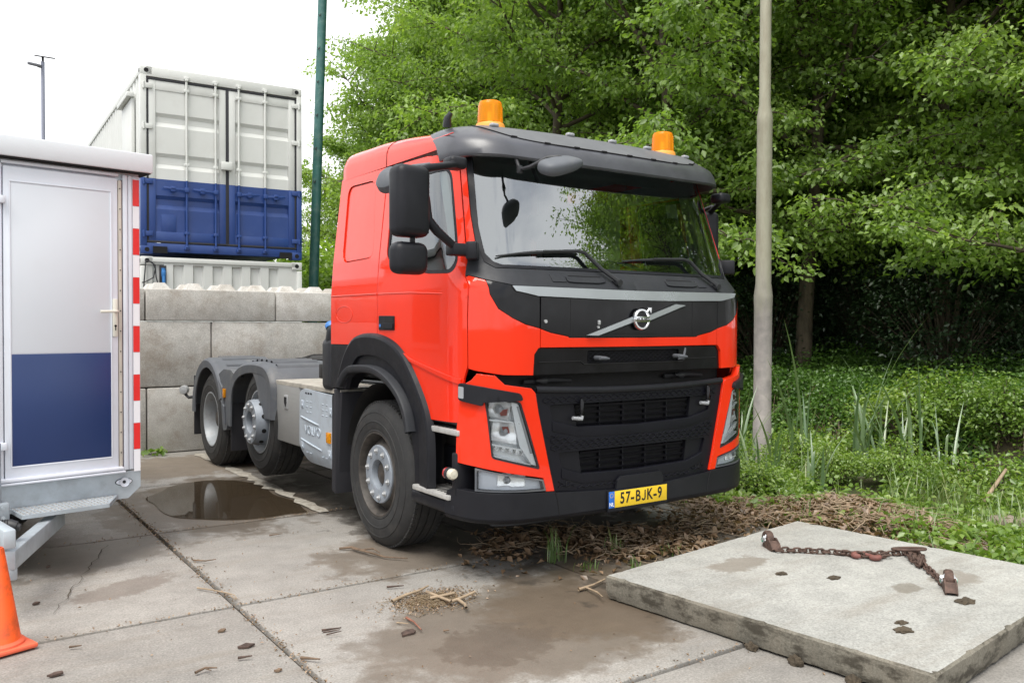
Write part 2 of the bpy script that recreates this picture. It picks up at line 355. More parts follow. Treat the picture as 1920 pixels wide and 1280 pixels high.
    def mesh(s, name, mats, sharp=38):
        me = bpy.data.meshes.new(name); me.from_pydata(s.v, [], s.f)
        for mt in (mats if isinstance(mats, (list, tuple)) else [mats]): me.materials.append(mt)
        me.polygons.foreach_set('material_index', s.m)
        bm = bmesh.new(); bm.from_mesh(me); bmesh.ops.recalc_face_normals(bm, faces=bm.faces[:]); bm.to_mesh(me); bm.free()
        me.polygons.foreach_set('use_smooth', [True]*len(me.polygons)); me.set_sharp_from_angle(angle=radians(sharp)); me.update()
        return me
    def obj(s, name, mats, parent=None, sharp=38): return link(name, s.mesh(name, mats, sharp), parent)
def text_obj(txt, name, mat, parent, size, matrix, depth=0.002, sx=1.0, bold=0.0, align='CENTER'):
    cu = bpy.data.curves.new(name, 'FONT'); cu.body = txt; cu.size = size; cu.extrude = depth; cu.offset = bold; cu.align_x = align; cu.align_y = 'CENTER'
    t = bpy.data.objects.new(name, cu); COL.objects.link(t)
    dg = bpy.context.evaluated_depsgraph_get(); me = bpy.data.meshes.new_from_object(t.evaluated_get(dg)); bpy.data.objects.remove(t)
    me.transform(matrix @ Matrix.Diagonal((sx, 1, 1, 1))); me.materials.clear(); me.materials.append(mat)
    return link(name, me, parent)
def copy_tree(o, parent=None):
    c = o.copy(); COL.objects.link(c)
    if parent is not None: c.parent = parent
    for ch in list(o.children): copy_tree(ch, c)
    return c
def axes(x, y, z, o=(0, 0, 0)):
    m = Matrix((Vector(x), Vector(y), Vector(z))).transposed().to_4x4(); m.translation = Vector(o); return m
def fast_mesh(name, V, F, mat, tone=None, smooth=False):
    """V (n,3), F (m,k) numpy arrays"""
    me = bpy.data.meshes.new(name); k = F.shape[1]
    me.vertices.add(len(V)); me.vertices.foreach_set('co', V.astype(np.float32).ravel())
    me.loops.add(F.size); me.loops.foreach_set('vertex_index', F.astype(np.int32).ravel())
    me.polygons.add(len(F)); me.polygons.foreach_set('loop_start', np.arange(0, F.size, k, dtype=np.int32))
    if tone is not None:
        a = me.attributes.new('tone', 'FLOAT', 'POINT'); a.data.foreach_set('value', tone.astype(np.float32))
    me.materials.append(mat); me.update(calc_edges=True)
    if smooth: me.polygons.foreach_set('use_smooth', np.ones(len(F), bool))
    return me
# ------------------------------------------------------------------ ground, pavement, ditch
WATER_Z = -0.42
def hnoise(x, y): return 0.05*sin(x*1.7+y*0.6)+0.04*sin(y*2.3-x*0.8)+0.02*sin(x*5.1+1)*sin(y*4.3)
def ground_z(x, y):
    def sm(a, b, t): t = max(0, min(1, (t-a)/(b-a))); return t*t*(3-2*t)
    e = x - 0.15*sin(y*0.7)
    if e < 1.62: return -0.19
    if y > 6.6 and e < 4.5:
        return -0.19
    z = -0.19+0.17*sm(1.62, 1.8, e)
    z -= 0.12*sm(2.4, 4.4, e)
    z -= 0.62*sm(4.55, 5.3, e)
    z += 1.10*sm(6.0, 7.6, e)
    z += 0.35*sm(8.5, 14, e)
    return z+hnoise(x, y)*sm(1.7, 2.4, e)
def mk_ground():
    xs = np.concatenate([np.linspace(-300, -14, 10), np.linspace(-12, 1, 14), np.linspace(1.3, 10, 60), np.linspace(11, 40, 15), np.linspace(60, 400, 8)])
    ys = np.concatenate([np.linspace(-300, -20, 8), np.linspace(-16, 14, 90), np.linspace(16, 60, 12), np.linspace(90, 400, 6)])
    V = np.array([(x, y, ground_z(x, y)) for y in ys for x in xs]); nx = len(xs)
    F = np.array([(j*nx+i, j*nx+i+1, (j+1)*nx+i+1, (j+1)*nx+i) for j in range(len(ys)-1) for i in range(nx-1)])
    m, n, l, b = nmat('ground_soil')
    f = noise(n, l, 0.9, 8, 0.65); g = noise(n, l, 11, 6, 0.7)
    c = mixc(n, l, ramp(n, l, f, [(0.4, 0.0), (0.62, 1.0)]), (0.075, 0.055, 0.036), (0.055, 0.070, 0.026))
    c = mixc(n, l, g, c, (0.5, 0.45, 0.4), 'OVERLAY'); l.new(c, b.inputs['Base Color']); b.inputs['Roughness'].default_value = 0.95
    bump(n, l, b, noise(n, l, 24, 8, 0.7), 0.9, 0.03)
    tag(link('ground', fast_mesh('ground', V, F, m, smooth=True)), kind='structure')
mk_ground()
def mk_concrete(name, base, stains=(), moss=0.0, scratch=0.0):
    m, n, l, b = nmat(name)
    g = n.new('ShaderNodeNewGeometry'); pos = g.outputs['Position']; oi = n.new('ShaderNodeObjectInfo')
    big = noise(n, l, 0.8, 6, 0.6); mid = noise(n, l, 5.0, 9, 0.68); fine = noise(n, l, 95, 4, 0.7)
    lo, hi = tuple(x*0.86 for x in base), tuple(x*1.12 for x in base)
    c = ramp(n, l, big, [(0.32, lo), (0.68, hi)])
    c = mixc(n, l, 0.22, c, ramp(n, l, mid, [(0.34, 0.22), (0.5, 0.5), (0.66, 0.74)]), 'OVERLAY')
    c = mixc(n, l, 0.42, c, ramp(n, l, fine, [(0.3, 0.12), (0.5, 0.5), (0.72, 0.9)]), 'OVERLAY')
    vor = n.new('ShaderNodeTexVoronoi'); vor.inputs['Scale'].default_value = 38; l.new(pos, vor.inputs['Vector'])
    c = mixc(n, l, ramp(n, l, vor.outputs['Distance'], [(0.05, 0.35), (0.14, 0.0)]), c, tuple(x*0.55 for x in base))
    vor2 = n.new('ShaderNodeTexVoronoi'); vor2.inputs['Scale'].default_value = 23; l.new(pos, vor2.inputs['Vector'])
    c = mixc(n, l, ramp(n, l, vor2.outputs['Distance'], [(0.05, 0.5), (0.12, 0.0)]), c, tuple(min(0.7, x*1.55) for x in base))
    tone = mth(n, l, 'ADD', mth(n, l, 'MULTIPLY', oi.outputs['Random'], 0.16), 0.92); cm = n.new('ShaderNodeCombineColor')
    for k in range(3): l.new(tone, cm.inputs[k])
    c = mixc(n, l, 1.0, c, cm.outputs[0], 'MULTIPLY')
    # long drag marks and grime
    rn = noise(n, l, 1.0, 7, 0.7, stretch=(0.7, 4.5, 1)); c = mixc(n, l, ramp(n, l, rn, [(0.50, 0.0), (0.70, 0.38)]), c, (0.20, 0.165, 0.125))
    rough = None
    for (cx, cy, rx, ry, rot, colr, amt, wet, seed) in stains:
        mp = n.new('ShaderNodeMapping'); mp.vector_type = 'TEXTURE'
        mp.inputs['Location'].default_value = (cx, cy, 0); mp.inputs['Rotation'].default_value = (0, 0, rot); mp.inputs['Scale'].default_value = (rx, ry, 1)
        l.new(pos, mp.inputs['Vector']); sx = n.new('ShaderNodeSeparateXYZ'); l.new(mp.outputs[0], sx.inputs[0])
        d = mth(n, l, 'SQRT', mth(n, l, 'ADD', mth(n, l, 'POWER', sx.outputs[0], 2.0), mth(n, l, 'POWER', sx.outputs[1], 2.0)))
        nn = noise(n, l, (1.7+seed*0.3) if max(rx, ry) > 0.5 else 9.0, 9, 0.66)
        k = mth(n, l, 'ADD', d, mth(n, l, 'MULTIPLY', mth(n, l, 'SUBTRACT', nn, 0.5), 1.9))
        mask = ramp(n, l, k, [(0.76, amt), (0.90, amt*0.6), (1.0, 0.0)])
        c = mixc(n, l, mask, c, mixc(n, l, mid, tuple(x*0.75 for x in colr), tuple(x*1.3 for x in colr)))
        if wet: rough = mask if rough is None else mth(n, l, 'MAXIMUM', rough, mask)
    if moss > 0:
        mk = ramp(n, l, noise(n, l, 2.2 if moss < 0.9 else 5.5, 9, 0.7, stretch=None if moss < 0.9 else (1, 1, 2.2)), [(0.48, 0.0), (0.60, moss)]); c = mixc(n, l, mk, c, (0.20, 0.145, 0.09) if moss < 0.9 else (0.050, 0.043, 0.032))
    l.new(c, b.inputs['Base Color'])
    if rough is not None: l.new(ramp(n, l, rough, [(0.2, 0.86), (0.9, 0.42)]), b.inputs['Roughness'])
    else: b.inputs['Roughness'].default_value = 0.88
    b.inputs['Specular IOR Level'].default_value = 0.35
    h = mth(n, l, 'ADD', mth(n, l, 'MULTIPLY', fine, 0.5), mid); bump(n, l, b, h, 0.35, 0.012)
    return m
BROWN, WETG, OIL = (0.118, 0.090, 0.064), (0.115, 0.095, 0.075), (0.055, 0.047, 0.038)
M['pavement'] = mk_concrete('pavement_concrete', (0.268, 0.253, 0.233), stains=[
    (-1.30, -1.95, 0.98, 0.72, 0.2, (0.140, 0.116, 0.092), 0.88, True, 1), (-0.75, -1.75, 0.75, 0.62, 0.9, BROWN, 0.80, True, 2), (-1.55, -2.05, 0.36, 0.26, 0.3, (0.10, 0.08, 0.062), 0.7, True, 3),
    (-1.72, 2.15, 1.0, 1.35, -0.2, (0.105, 0.080, 0.056), 0.85, True, 4), (-0.95, -0.22, 0.85, 0.62, 0.3, BROWN, 0.72, True, 5), (0.1, 1.6, 1.35, 3.6, 0.0, OIL, 0.85, False, 6),
    (-3.05, 0.95, 0.75, 0.55, 0.2, (0.14, 0.12, 0.10), 0.8, True, 7), (-1.5, 4.3, 1.6, 0.8, 0.1, (0.16, 0.125, 0.09), 0.75, False, 8), (0.45, -1.1, 1.2, 0.6, 0.2, (0.10, 0.078, 0.055), 0.7, False, 9),
    (-2.9, -0.05, 0.35, 0.16, 0.5, (0.15, 0.12, 0.10), 0.6, False, 10)])
M['concrete_slab'] = mk_concrete('slab_concrete', (0.345, 0.342, 0.320), stains=[
    (0.18, -2.11, 0.26, 0.12, 0.1, (0.19, 0.165, 0.135), 0.75, False, 1), (0.95, -3.0, 0.2, 0.13, 0.1, (0.2, 0.175, 0.145), 0.7, False, 2), (0.55, -2.95, 0.10, 0.07, 0.4, (0.17, 0.15, 0.12), 0.7, False, 3)])
M['slab_edge'] = mk_concrete('slab_edge_concrete', (0.185, 0.170, 0.138), moss=0.92)
M['block'] = mk_concrete('block_concrete', (0.50, 0.485, 0.455), moss=0.32)
tone_mats = {}
# pavement: 2 m precast plates, joints filled with dark grit
pav = link('pavement', None) if False else None
pv = bpy.data.objects.new('pavement', None); COL.objects.link(pv); pv['kind'] = 'structure'
pm = MB(); pm.box((0, 0, -0.08), (1.974, 1.974, 0.16), r=0.010, seg=2); pm_me = pm.mesh('concrete_plate', M['pavement'])
for i in range(-4, 2):
    for j in range(-3, 4):
        if j == 3: continue
        o = link('concrete_plate', pm_me, pv); o.location = (-2.45+2*i+1 + (0.0), -0.75+2*j+1, RND.uniform(-0.003, 0.003))
        o.rotation_euler = (RND.uniform(-.0012, .0012), RND.uniform(-.0012, .0012), RND.uniform(-.002, .002))
for i in range(-4, 2):      # last row, cut at the wall
    o = link('concrete_plate', pm_me, pv); o.location = (-2.45+2*i+1, 6.25, -0.002); o.rotation_euler = (0, 0, RND.uniform(-.002, .002))
jm = MB(); jm.box((-4.45, 0.25, -0.13), (12.2, 14.2, 0.20)); tag(jm.obj('joint_grit', std('joint_grit', (0.034, 0.028, 0.022), 0.95, var=0.5, vs=25, bm=0.8, bs_=60), pv), kind='stuff')
# pale worn stripe beside the truck, and the hairline crack by the trailer: thin sheets on the plates
def mk_strip_mat():
    m, n, l, b = nmat('worn_line_paint'); b.inputs['Roughness'].default_value = 0.85
    f = noise(n, l, 14, 8, 0.75); l.new(ramp(n, l, f, [(0.3, (0.20, 0.17, 0.13)), (0.5, (0.36, 0.33, 0.28)), (0.65, (0.55, 0.52, 0.46))]), b.inputs['Base Color']); return m
def ribbon(name, pts, w, z, mat, jit=0.0, seed=1):
    r = random.Random(seed); L = []; R = []
    for i, p in enumerate(pts):
        a, c = Vector(pts[max(i-1, 0)]), Vector(pts[min(i+1, len(pts)-1)]); d = (c-a).normalized(); nn = Vector((-d.y, d.x))
        ww = w*(1+r.uniform(-jit, jit)); L.append((p[0]+nn.x*ww, p[1]+nn.y*ww, z)); R.append((p[0]-nn.x*ww, p[1]-nn.y*ww, z))
    k = len(pts); b = MB(); b.add(L+R, [(i, i+1, k+i+1, k+i) for i in range(k-1)]); return b.obj(name, mat)
stp = [(-1.12+0.02*sin(t*3), 1.22+t*0.13) for t in range(31)]
tag(ribbon('painted_line', stp, 0.055, 0.0085, mk_strip_mat(), 0.55, 3), kind='structure')
def jitter_line(a, b, n, amp, seed):
    r = random.Random(seed); return [(a[0]+(b[0]-a[0])*i/n+r.uniform(-amp, amp), a[1]+(b[1]-a[1])*i/n+r.uniform(-amp, amp)) for i in range(n+1)]
tag(ribbon('pavement_crack', jitter_line((-3.32, -0.35), (-2.82, 1.05), 26, 0.014, 5), 0.0022, 0.0085, M['soil'], 0.7, 4), kind='structure')
# puddle
pts = [(-2.20, 2.75), (-2.28, 2.1), (-2.16, 1.68), (-1.95, 1.42), (-1.6, 1.30), (-1.25, 1.28), (-1.20, 1.30), (-1.19, 1.7), (-1.19, 2.3), (-1.19, 2.8), (-1.3, 3.2), (-1.6, 3.25), (-1.9, 3.1)]
pts = [(x*1.0+0.03*sin(9*x+7*y), y+0.03*sin(8*x-5*y)) for x, y in resample(rounded(pts, 0.3), 0.07)]
b = MB(); b.add([(x, y, 0.0075) for x, y in pts], [tuple(range(len(pts)))]); pud = tag(b.obj('puddle', M['puddle']), kind='structure')
if pud.data.polygons[0].normal.z < 0: pud.data.flip_normals()
# ditch water
b = MB(); b.quad((4.2, -16, WATER_Z), (7.4, -16, WATER_Z), (7.4, 16, WATER_Z), (4.2, 16, WATER_Z)); dw = tag(b.obj('ditch_water', M['water']), kind='structure')
if dw.data.polygons[0].normal.z < 0: dw.data.flip_normals()

# ------------------------------------------------------------------ wall of stacked concrete blocks
wall = empty('block_wall', 'pale grey wall of stacked studded concrete blocks behind the truck', 'wall', (0, 5.43, 0))
def block_mesh(L, H, D=0.8, studs=False):
    b = MB(); b.box((L/2, D/2, H/2), (L-0.014, D, H-0.014), r=0.016, seg=2)
    if studs:
        for i in range(int(round(L/0.4))):
            for j in range(2):
                cx, cy = 0.2+0.4*i, 0.2+0.4*j
                v = [(cx-.115, cy-.115, H-.01), (cx+.115, cy-.115, H-.01), (cx+.115, cy+.115, H-.01), (cx-.115, cy+.115, H-.01)]
                w = [(cx-.055, cy-.055, H+.075), (cx+.055, cy-.055, H+.075), (cx+.055, cy+.055, H+.075), (cx-.055, cy+.055, H+.075)]
                b.add(v+w, [(0, 1, 5, 4), (1, 2, 6, 5), (2, 3, 7, 6), (3, 0, 4, 7), (4, 5, 6, 7)])
    return b.mesh('concrete_block', M['block'], 30)
bm_full, bm_half = block_mesh(1.6, 0.805), block_mesh(1.6, 0.40, studs=True)
for row, (z, me, off) in enumerate(((0.0, bm_full, -1.655), (0.806, bm_full, -0.885), (1.612, bm_half, -1.665))):
    for i in range(-4, 4):
        o = link('concrete_block', me, wall); o.location = (off+1.601*i, RND.uniform(-.008, .008), z); o.rotation_euler = (0, 0, RND.uniform(-.003, .003))

# ------------------------------------------------------------------ containers
CX, CY, CRZ = -1.185, 8.08, radians(-2.2)
CW, CH, CL = 2.46, 2.79, 12.19
def corner_cast(parent, x, y, z, mat, ox, oy, oz):
    b = MB(); b.box((x, y, z), (0.17, 0.17, 0.125), r=0.008); o = b.obj('corner_casting', mat, parent)
    h = MB(); h.cyl((x, y-0.0865*oy, z), (x, y-0.0875*oy, z), 0.034, n=16); h.obj('lifting_hole', M['dark'], o)
    h = MB(); h.cyl((x+0.0865*ox, y, z), (x+0.0875*ox, y, z), 0.034, n=16); h.obj('lifting_hole', M['dark'], o)
def corr_panel(u0, u1, v0, v1, fn, period, depth, slope=0.22, flat=0.28, start=0.0):
    """vertical corrugation: returns vertices and faces along u"""
    us = [(u0, 0.0)]; u = u0+start
    while u+period < u1:
        us += [(u+period*(1-2*slope-flat)*0.5, 0.0), (u+period*((1-2*slope-flat)*0.5+slope), depth), (u+period*((1-2*slope-flat)*0.5+slope+flat), depth), (u+period*((1-2*slope-flat)*0.5+2*slope+flat), 0.0)]
        u += period
    us.append((u1, 0.0)); n = len(us)
    return [fn(u, v0, d) for u, d in us]+[fn(u, v1, d) for u, d in us], [(i, i+1, n+i+1, n+i) for i in range(n-1)]
up = empty('shipping_container', 'white over blue shipping container with double doors, stacked on the lower one', 'container', (CX, CY, 2.63), CRZ)
lowc = empty('shipping_container', 'pale grey corrugated container half hidden behind the block wall, at the bottom of the stack', 'container', (CX, CY, 0.0), CRZ)
SPLIT = 1.13      # height of the colour change
def banded(parent, name, x0, x1, y0, y1, z0, z1):
    """a box split into blue lower and white upper colour"""
    b = MB()
    if z0 < SPLIT: b.box(((x0+x1)/2, (y0+y1)/2, (z0+min(z1, SPLIT))/2), (x1-x0, y1-y0, min(z1, SPLIT)-z0), r=0.004, mi=1)
    if z1 > SPLIT: b.box(((x0+x1)/2, (y0+y1)/2, (max(z0, SPLIT)+z1)/2), (x1-x0, y1-y0, z1-max(z0, SPLIT)), r=0.004, mi=0)
    return b.obj(name, [M['cont_white'], M['cont_blue']], parent)
for x0, x1 in ((0.0, 0.085), (CW-0.085, CW)): banded(up, 'corner_post', x0, x1, 0.0, 0.15, 0.125, CH-0.125)
b = MB(); b.box((CW/2, 0.06, CH-0.075), (CW-0.17, 0.12, 0.15), r=0.006); b.obj('top_rail', M['cont_white'], up)
b = MB(); b.box((CW/2, 0.08, 0.10), (CW-0.17, 0.14, 0.13), r=0.006)
b.obj('bottom_sill', M['cont_blue'], up)
b = MB()
for x in (0.27, CW-0.27): b.box((x, 0.006, 0.065), (0.20, 0.03, 0.10))
b.obj('sill_pocket', M['dark'], up)
b = MB(); b.box((CW/2, CL/2, CH-0.02), (CW-0.02, CL-0.02, 0.03)); b.obj('roof', M['cont_white'], up)
b = MB(); b.box((CW/2, CL/2, 0.13), (CW-0.04, CL-0.3, 0.06)); b.obj('floor', M['cont_blue'], up)
for x, ox in ((0.085, -1), (CW-0.085, 1)):
    for y, oy in ((0.085, 1), (CL-0.085, -1)):
        corner_cast(up, x, y, CH-0.062, M['cont_white'], ox, oy, 1); corner_cast(up, x, y, 0.062, M['cont_blue'], ox, oy, -1)
for sgn, x in ((-1, 0.0), (1, CW)):
    b = MB(); fn = lambda u, v, d, x=x, sgn=sgn: (x-sgn*(0.012+d), u, v)
    vs, fs = corr_panel(0.15, CL-0.15, 0.16, CH-0.10, fn, 0.275, 0.036); b.add(vs, fs); b.obj('side_wall', M['cont_white'], up, 20)
    b = MB(); b.box((x-sgn*0.03, CL/2, CH-0.06), (0.06, CL-0.3, 0.10), r=0.005); b.obj('side_rail', M['cont_white'], up)
b = MB(); fn = lambda u, v, d: (u, CL-0.012-d, v); vs, fs = corr_panel(0.1, CW-0.1, 0.16, CH-0.1, fn, 0.25, 0.04); b.add(vs, fs); b.obj('end_wall', M['cont_white'], up, 20)
sd = MB(); sd.box((-0.012, 1.05, 1.35), (0.05, 0.95, 2.15), r=0.006); sdo = sd.obj('side_door', M['cont_white'], up)
sf = MB(); sf.box((-0.055, 1.05, 2.47), (0.10, 1.05, 0.07), r=0.005); sf.obj('rain_hood', M['cont_white'], sdo)
# double doors: pressed sheets, gaskets, rods, hinges, handles
DZ0, DZ1 = 0.20, CH-0.19
def door_leaf(x0, x1):
    H = DZ1-DZ0; prof = [(DZ1, 0.0)]
    for a, bb in ((0.20, 0.285), (0.45, 0.545), (0.715, 0.80)):
        prof += [(DZ1-H*a, 0.0), (DZ1-H*(a+0.022), 0.034), (DZ1-H*(bb-0.028), 0.034), (DZ1-H*bb, 0.0)]
    prof.append((DZ0, 0.0)); zs = []
    for (z, d), (z2, d2) in zip(prof[:-1], prof[1:]):
        zs.append((z, d))
        if z > SPLIT > z2: t = (z-SPLIT)/(z-z2); zs.append((SPLIT, d+(d2-d)*t))
    zs.append(prof[-1]); b = MB(); xa, xb = x0+0.10, x1-0.10; Y = 0.030
    for (z, d), (z2, d2) in zip(zs[:-1], zs[1:]):
        b.quad((xa, Y+d, z), (xb, Y+d, z), (xb, Y+d2, z2), (xa, Y+d2, z2), 0 if (z+z2)/2 > SPLIT else 1)
    for xx0, xx1 in ((x0, xa), (xb, x1)):
        b.box(((xx0+xx1)/2, 0.04, (SPLIT+DZ1)/2), (xx1-xx0, 0.05, DZ1-SPLIT), r=0.004, mi=0); b.box(((xx0+xx1)/2, 0.04, (SPLIT+DZ0)/2), (xx1-xx0, 0.05, SPLIT-DZ0), r=0.004, mi=1)
    b.box(((xa+xb)/2, 0.04, DZ1-0.07), (xb-xa, 0.042, 0.14), r=0.004, mi=0); b.box(((xa+xb)/2, 0.04, DZ0+0.07), (xb-xa, 0.042, 0.14), r=0.004, mi=1)
    return b.obj('door', [M['cont_white'], M['cont_blue']], up, 25)
XM = CW*0.515
for x0, x1, rods, hx, hs in ((0.115, XM-0.022, (0.655, 1.085), 0.06, 1), (XM+0.022, CW-0.115, (1.44, 1.855), CW-0.06, -1)):
    d = door_leaf(x0, x1)
    g = MB()
    for xx in (x0-0.012, x1+0.012): g.box((xx, 0.028, (DZ0+DZ1)/2), (0.030, 0.035, DZ1-DZ0+0.05), r=0.006)
    for zz in (DZ0-0.014, DZ1+0.016): g.box(((x0+x1)/2, 0.024, zz), (x1-x0+0.05, 0.035, 0.032), r=0.006)
    g.obj('door_gasket', M['gasket'], d)
    for rx in rods:
        r = MB(); r.cyl((rx, -0.012, SPLIT), (rx, -0.012, CH-0.10), 0.018, n=12, mi=0); r.cyl((rx, -0.012, 0.09), (rx, -0.012, SPLIT), 0.018, n=12, mi=1)
        for z in (CH-0.11, CH-0.30, DZ0+1.02+0.15, 0.33, 0.10):
            r.box((rx, -0.004, z), (0.075, 0.05, 0.045), r=0.006, mi=0 if z > SPLIT else 1)
        for z in (CH-0.14, 0.12): r.box((rx, -0.022, z), (0.045, 0.045, 0.03), r=0.006, mi=0 if z > SPLIT else 1)
        hsn = -1 if rx in (rods[0],) and hs == 1 else (1 if hs == -1 and rx == rods[1] else (1 if hs == -1 else -1))
        r.box((rx+hsn*-0.0, -0.032, 0.985), (0.07, 0.035, 0.07), r=0.006, mi=1)
        r.box((rx-0.17 if hs == 1 else rx+0.15, -0.038, 0.99), (0.34, 0.018, 0.035), r=0.006, rot=(0, 0.06*hs, 0), mi=1)
        r.box((rx-0.20 if hs == 1 else rx+0.17, -0.022, 0.985), (0.08, 0.05, 0.085), r=0.01, mi=1)
        r.obj('lock_rod', [M['cont_white'], M['cont_blue']], d)
    for z in (DZ0+0.10, DZ0+0.88, DZ0+1.70, DZ1-0.10):
        h = MB(); h.box((hx+hs*0.035, -0.002, z), (0.15, 0.018, 0.075), r=0.006); h.cyl((hx-hs*0.015, -0.006, z-0.05), (hx-hs*0.015, -0.006, z+0.05), 0.017, n=10)
        h.obj('hinge', M['cont_white'] if z > SPLIT else M['cont_blue'], d)
b = MB(); b.box((XM-0.02, -0.028, SPLIT+0.28), (0.17, 0.075, 0.125), r=0.01); b.obj('lock_box', M['cont_white'], up)
b = MB(); b.box((0.40, 0.0265, 0.47), (0.21, 0.006, 0.26), r=0.002); b.obj('plate', M['cont_blue'], up)
# the lower container
b = MB(); b.box((CW/2, 0.05, 2.545), (CW-0.17, 0.10, 0.075), r=0.006); b.box((0.04, 0.075, 1.25), (0.08, 0.15, 2.4), r=0.006); b.box((CW-0.04, 0.075, 1.25), (0.08, 0.15, 2.4), r=0.006); b.obj('frame', M['cont_white'], lowc)
b = MB(); fn = lambda u, v, d: (u, 0.022+d, v); vs, fs = corr_panel(0.08, CW-0.08, 0.1, 2.51, fn, 0.292, 0.045, 0.08, 0.40, 0.02); b.add(vs, fs); b.obj('front_wall', M['cont_white'], lowc, 20)
b = MB(); b.box((CW/2, CL/2, 2.50), (CW-0.02, CL-0.05, 0.05)); b.box((0.03, CL/2, 1.25), (0.04, CL-0.3, 2.4)); b.box((CW-0.03, CL/2, 1.25), (0.04, CL-0.3, 2.4)); b.obj('shell', M['cont_white'], lowc)
for x, ox in ((0.085, -1), (CW-0.085, 1)):
    for y, oy in ((0.085, 1), (CL-0.085, -1)): corner_cast(lowc, x, y, 2.528, M['cont_white'], ox, oy, 1)
b = MB(); b.box((0.315, 0.045, 2.29), (0.095, 0.05, 0.34), r=0.004); so = b.obj('socket_recess', M['gasket'], lowc)
b = MB(); b.box((0.315, 0.0, 2.34), (0.06, 0.07, 0.10), r=0.018); b.cyl((0.315, -0.01, 2.30), (0.315, -0.03, 2.16), 0.027, 0.022, n=14); b.cyl((0.315, 0.0, 2.42), (0.315, 0.0, 2.38), 0.03, n=14); b.obj('power_socket', M['socket_blue'], so)
b = MB(); b.tube([(0.06, -0.03, 2.52), (0.05, -0.06, 2.42), (0.03, -0.07, 2.2), (0.02, -0.07, 1.9)], 0.010)
b.tube([(0.05, -0.03, 2.52), (0.15, -0.05, 2.50), (0.19, -0.06, 2.40), (0.16, -0.07, 2.27), (0.06, -0.07, 2.21), (0.0, -0.07, 2.19)], 0.009)
b.tube([(0.10, -0.04, 2.52), (0.19, -0.05, 2.46), (0.20, -0.06, 2.28), (0.24, -0.06, 2.12), (0.30, -0.06, 2.0)], 0.009)
tag(b.obj('power_cable', M['cable']), 'black power cables looped over the lower container beside the blue socket', 'cable').matrix_world = lowc.matrix_basis.copy()

# ------------------------------------------------------------------ low yard building left of the frame, mirrored in the cab side
wb = empty('workshop_building', 'low grey workshop building with a flat roof along the left side of the yard', 'building', (-9.2, 3.0, 0))
b = MB(); b.box((-3.5, 14, 1.95), (7.0, 28, 3.9)); b.obj('wall', std('render_grey', (0.30, 0.31, 0.315), 0.8, var=0.08), wb)
b = MB(); b.box((-3.5, 14, 4.0), (7.4, 28.4, 0.22), r=0.02); b.obj('roof', M['fascia'], wb)
for k in range(4):
    b = MB(); b.box((0.02, 4+k*6.5, 1.9), (0.08, 2.2, 1.4), r=0.01); w_ = b.obj('window', M['white_trim'], wb)
    b = MB(); b.box((0.065, 4+k*6.5, 1.9), (0.02, 2.0, 1.2)); b.obj('pane', M['black_gloss'], w_)
# ------------------------------------------------------------------ poles and mast
b = MB()
prof = [(0.086, -0.3), (0.086, 0.62), (0.084, 0.63), (0.088, 0.635), (0.088, 0.665), (0.084, 0.67), (0.084, 1.84), (0.080, 1.88), (0.066, 1.98), (0.066, 3.7), (0.0655, 4.02), (0.057, 4.14), (0.055, 9.0)]
prof = [(0.107, -0.3), (0.107, 0.55), (0.103, 0.555), (0.104, 1.9), (0.108, 2.0), (0.108, 2.06), (0.090, 2.2), (0.088, 4.05), (0.092, 4.12), (0.087, 4.17), (0.066, 4.30), (0.061, 9.5)]
b.lathe(prof, (0, 0, 0), (0, 0, 1), 28)
lp = b.obj('lamp_post', M['pole'], sharp=60); lp.location = (4.30, 1.07, -0.12)
tag(lp, 'tall pale steel lamp post stepped in three diameters, in the grass right of the truck', 'lamp post')
b = MB(); d0, d1 = Vector((2.09, 9.74, 0.0)), Vector((2.50, 9.74, 12.0)); b.tube([d0, d1], [0.092, 0.078], 20)
gp = b.obj('green_pole', M['green_pole'], sharp=60)
st = MB()
for k in range(12):
    z = 4.2+k*0.62; x = 2.09+0.41*z/12; st.cyl((x-0.085, 9.70, z+0.05), (x-0.06, 9.655, z+0.02), 0.006, n=6); st.tube([(x-0.05, 9.66, z+0.06), (x-0.09, 9.66, z+0.0)], 0.006, 5)
st.obj('climbing_step', M['chassis'], gp)
tag(gp, 'leaning dark green pole with small step pegs, right of the container', 'pole')
ms = empty('light_mast', 'thin grey mast with a solar panel and floodlight on top, far left', 'mast', (-0.28, 28.64, 0))
b = MB(); b.cyl((0, 0, 0), (0, 0, 10.75), 0.075, 0.06, n=12); b.obj('pole', std('mast_grey', (0.28, 0.29, 0.36), 0.5, metal=0.3), ms)
b = MB(); b.box((0.05, 0, 10.93), (0.62, 0.5, 0.04), r=0.01, rot=(0.25, 0, 0)); b.cyl((0, 0, 10.7), (0, 0, 10.93), 0.04, n=8); b.obj('solar_panel', std('panel_dark', (0.05, 0.05, 0.06), 0.3), ms)
b = MB(); b.box((-0.27, -0.05, 10.60), (0.42, 0.3, 0.10), r=0.03, rot=(0.3, 0.1, 0)); b.tube([(0, 0, 10.55), (-0.12, 0, 10.55), (-0.2, -0.02, 10.58)], 0.03, 6); b.obj('floodlight', std('flood_grey', (0.15, 0.15, 0.17), 0.4), ms)

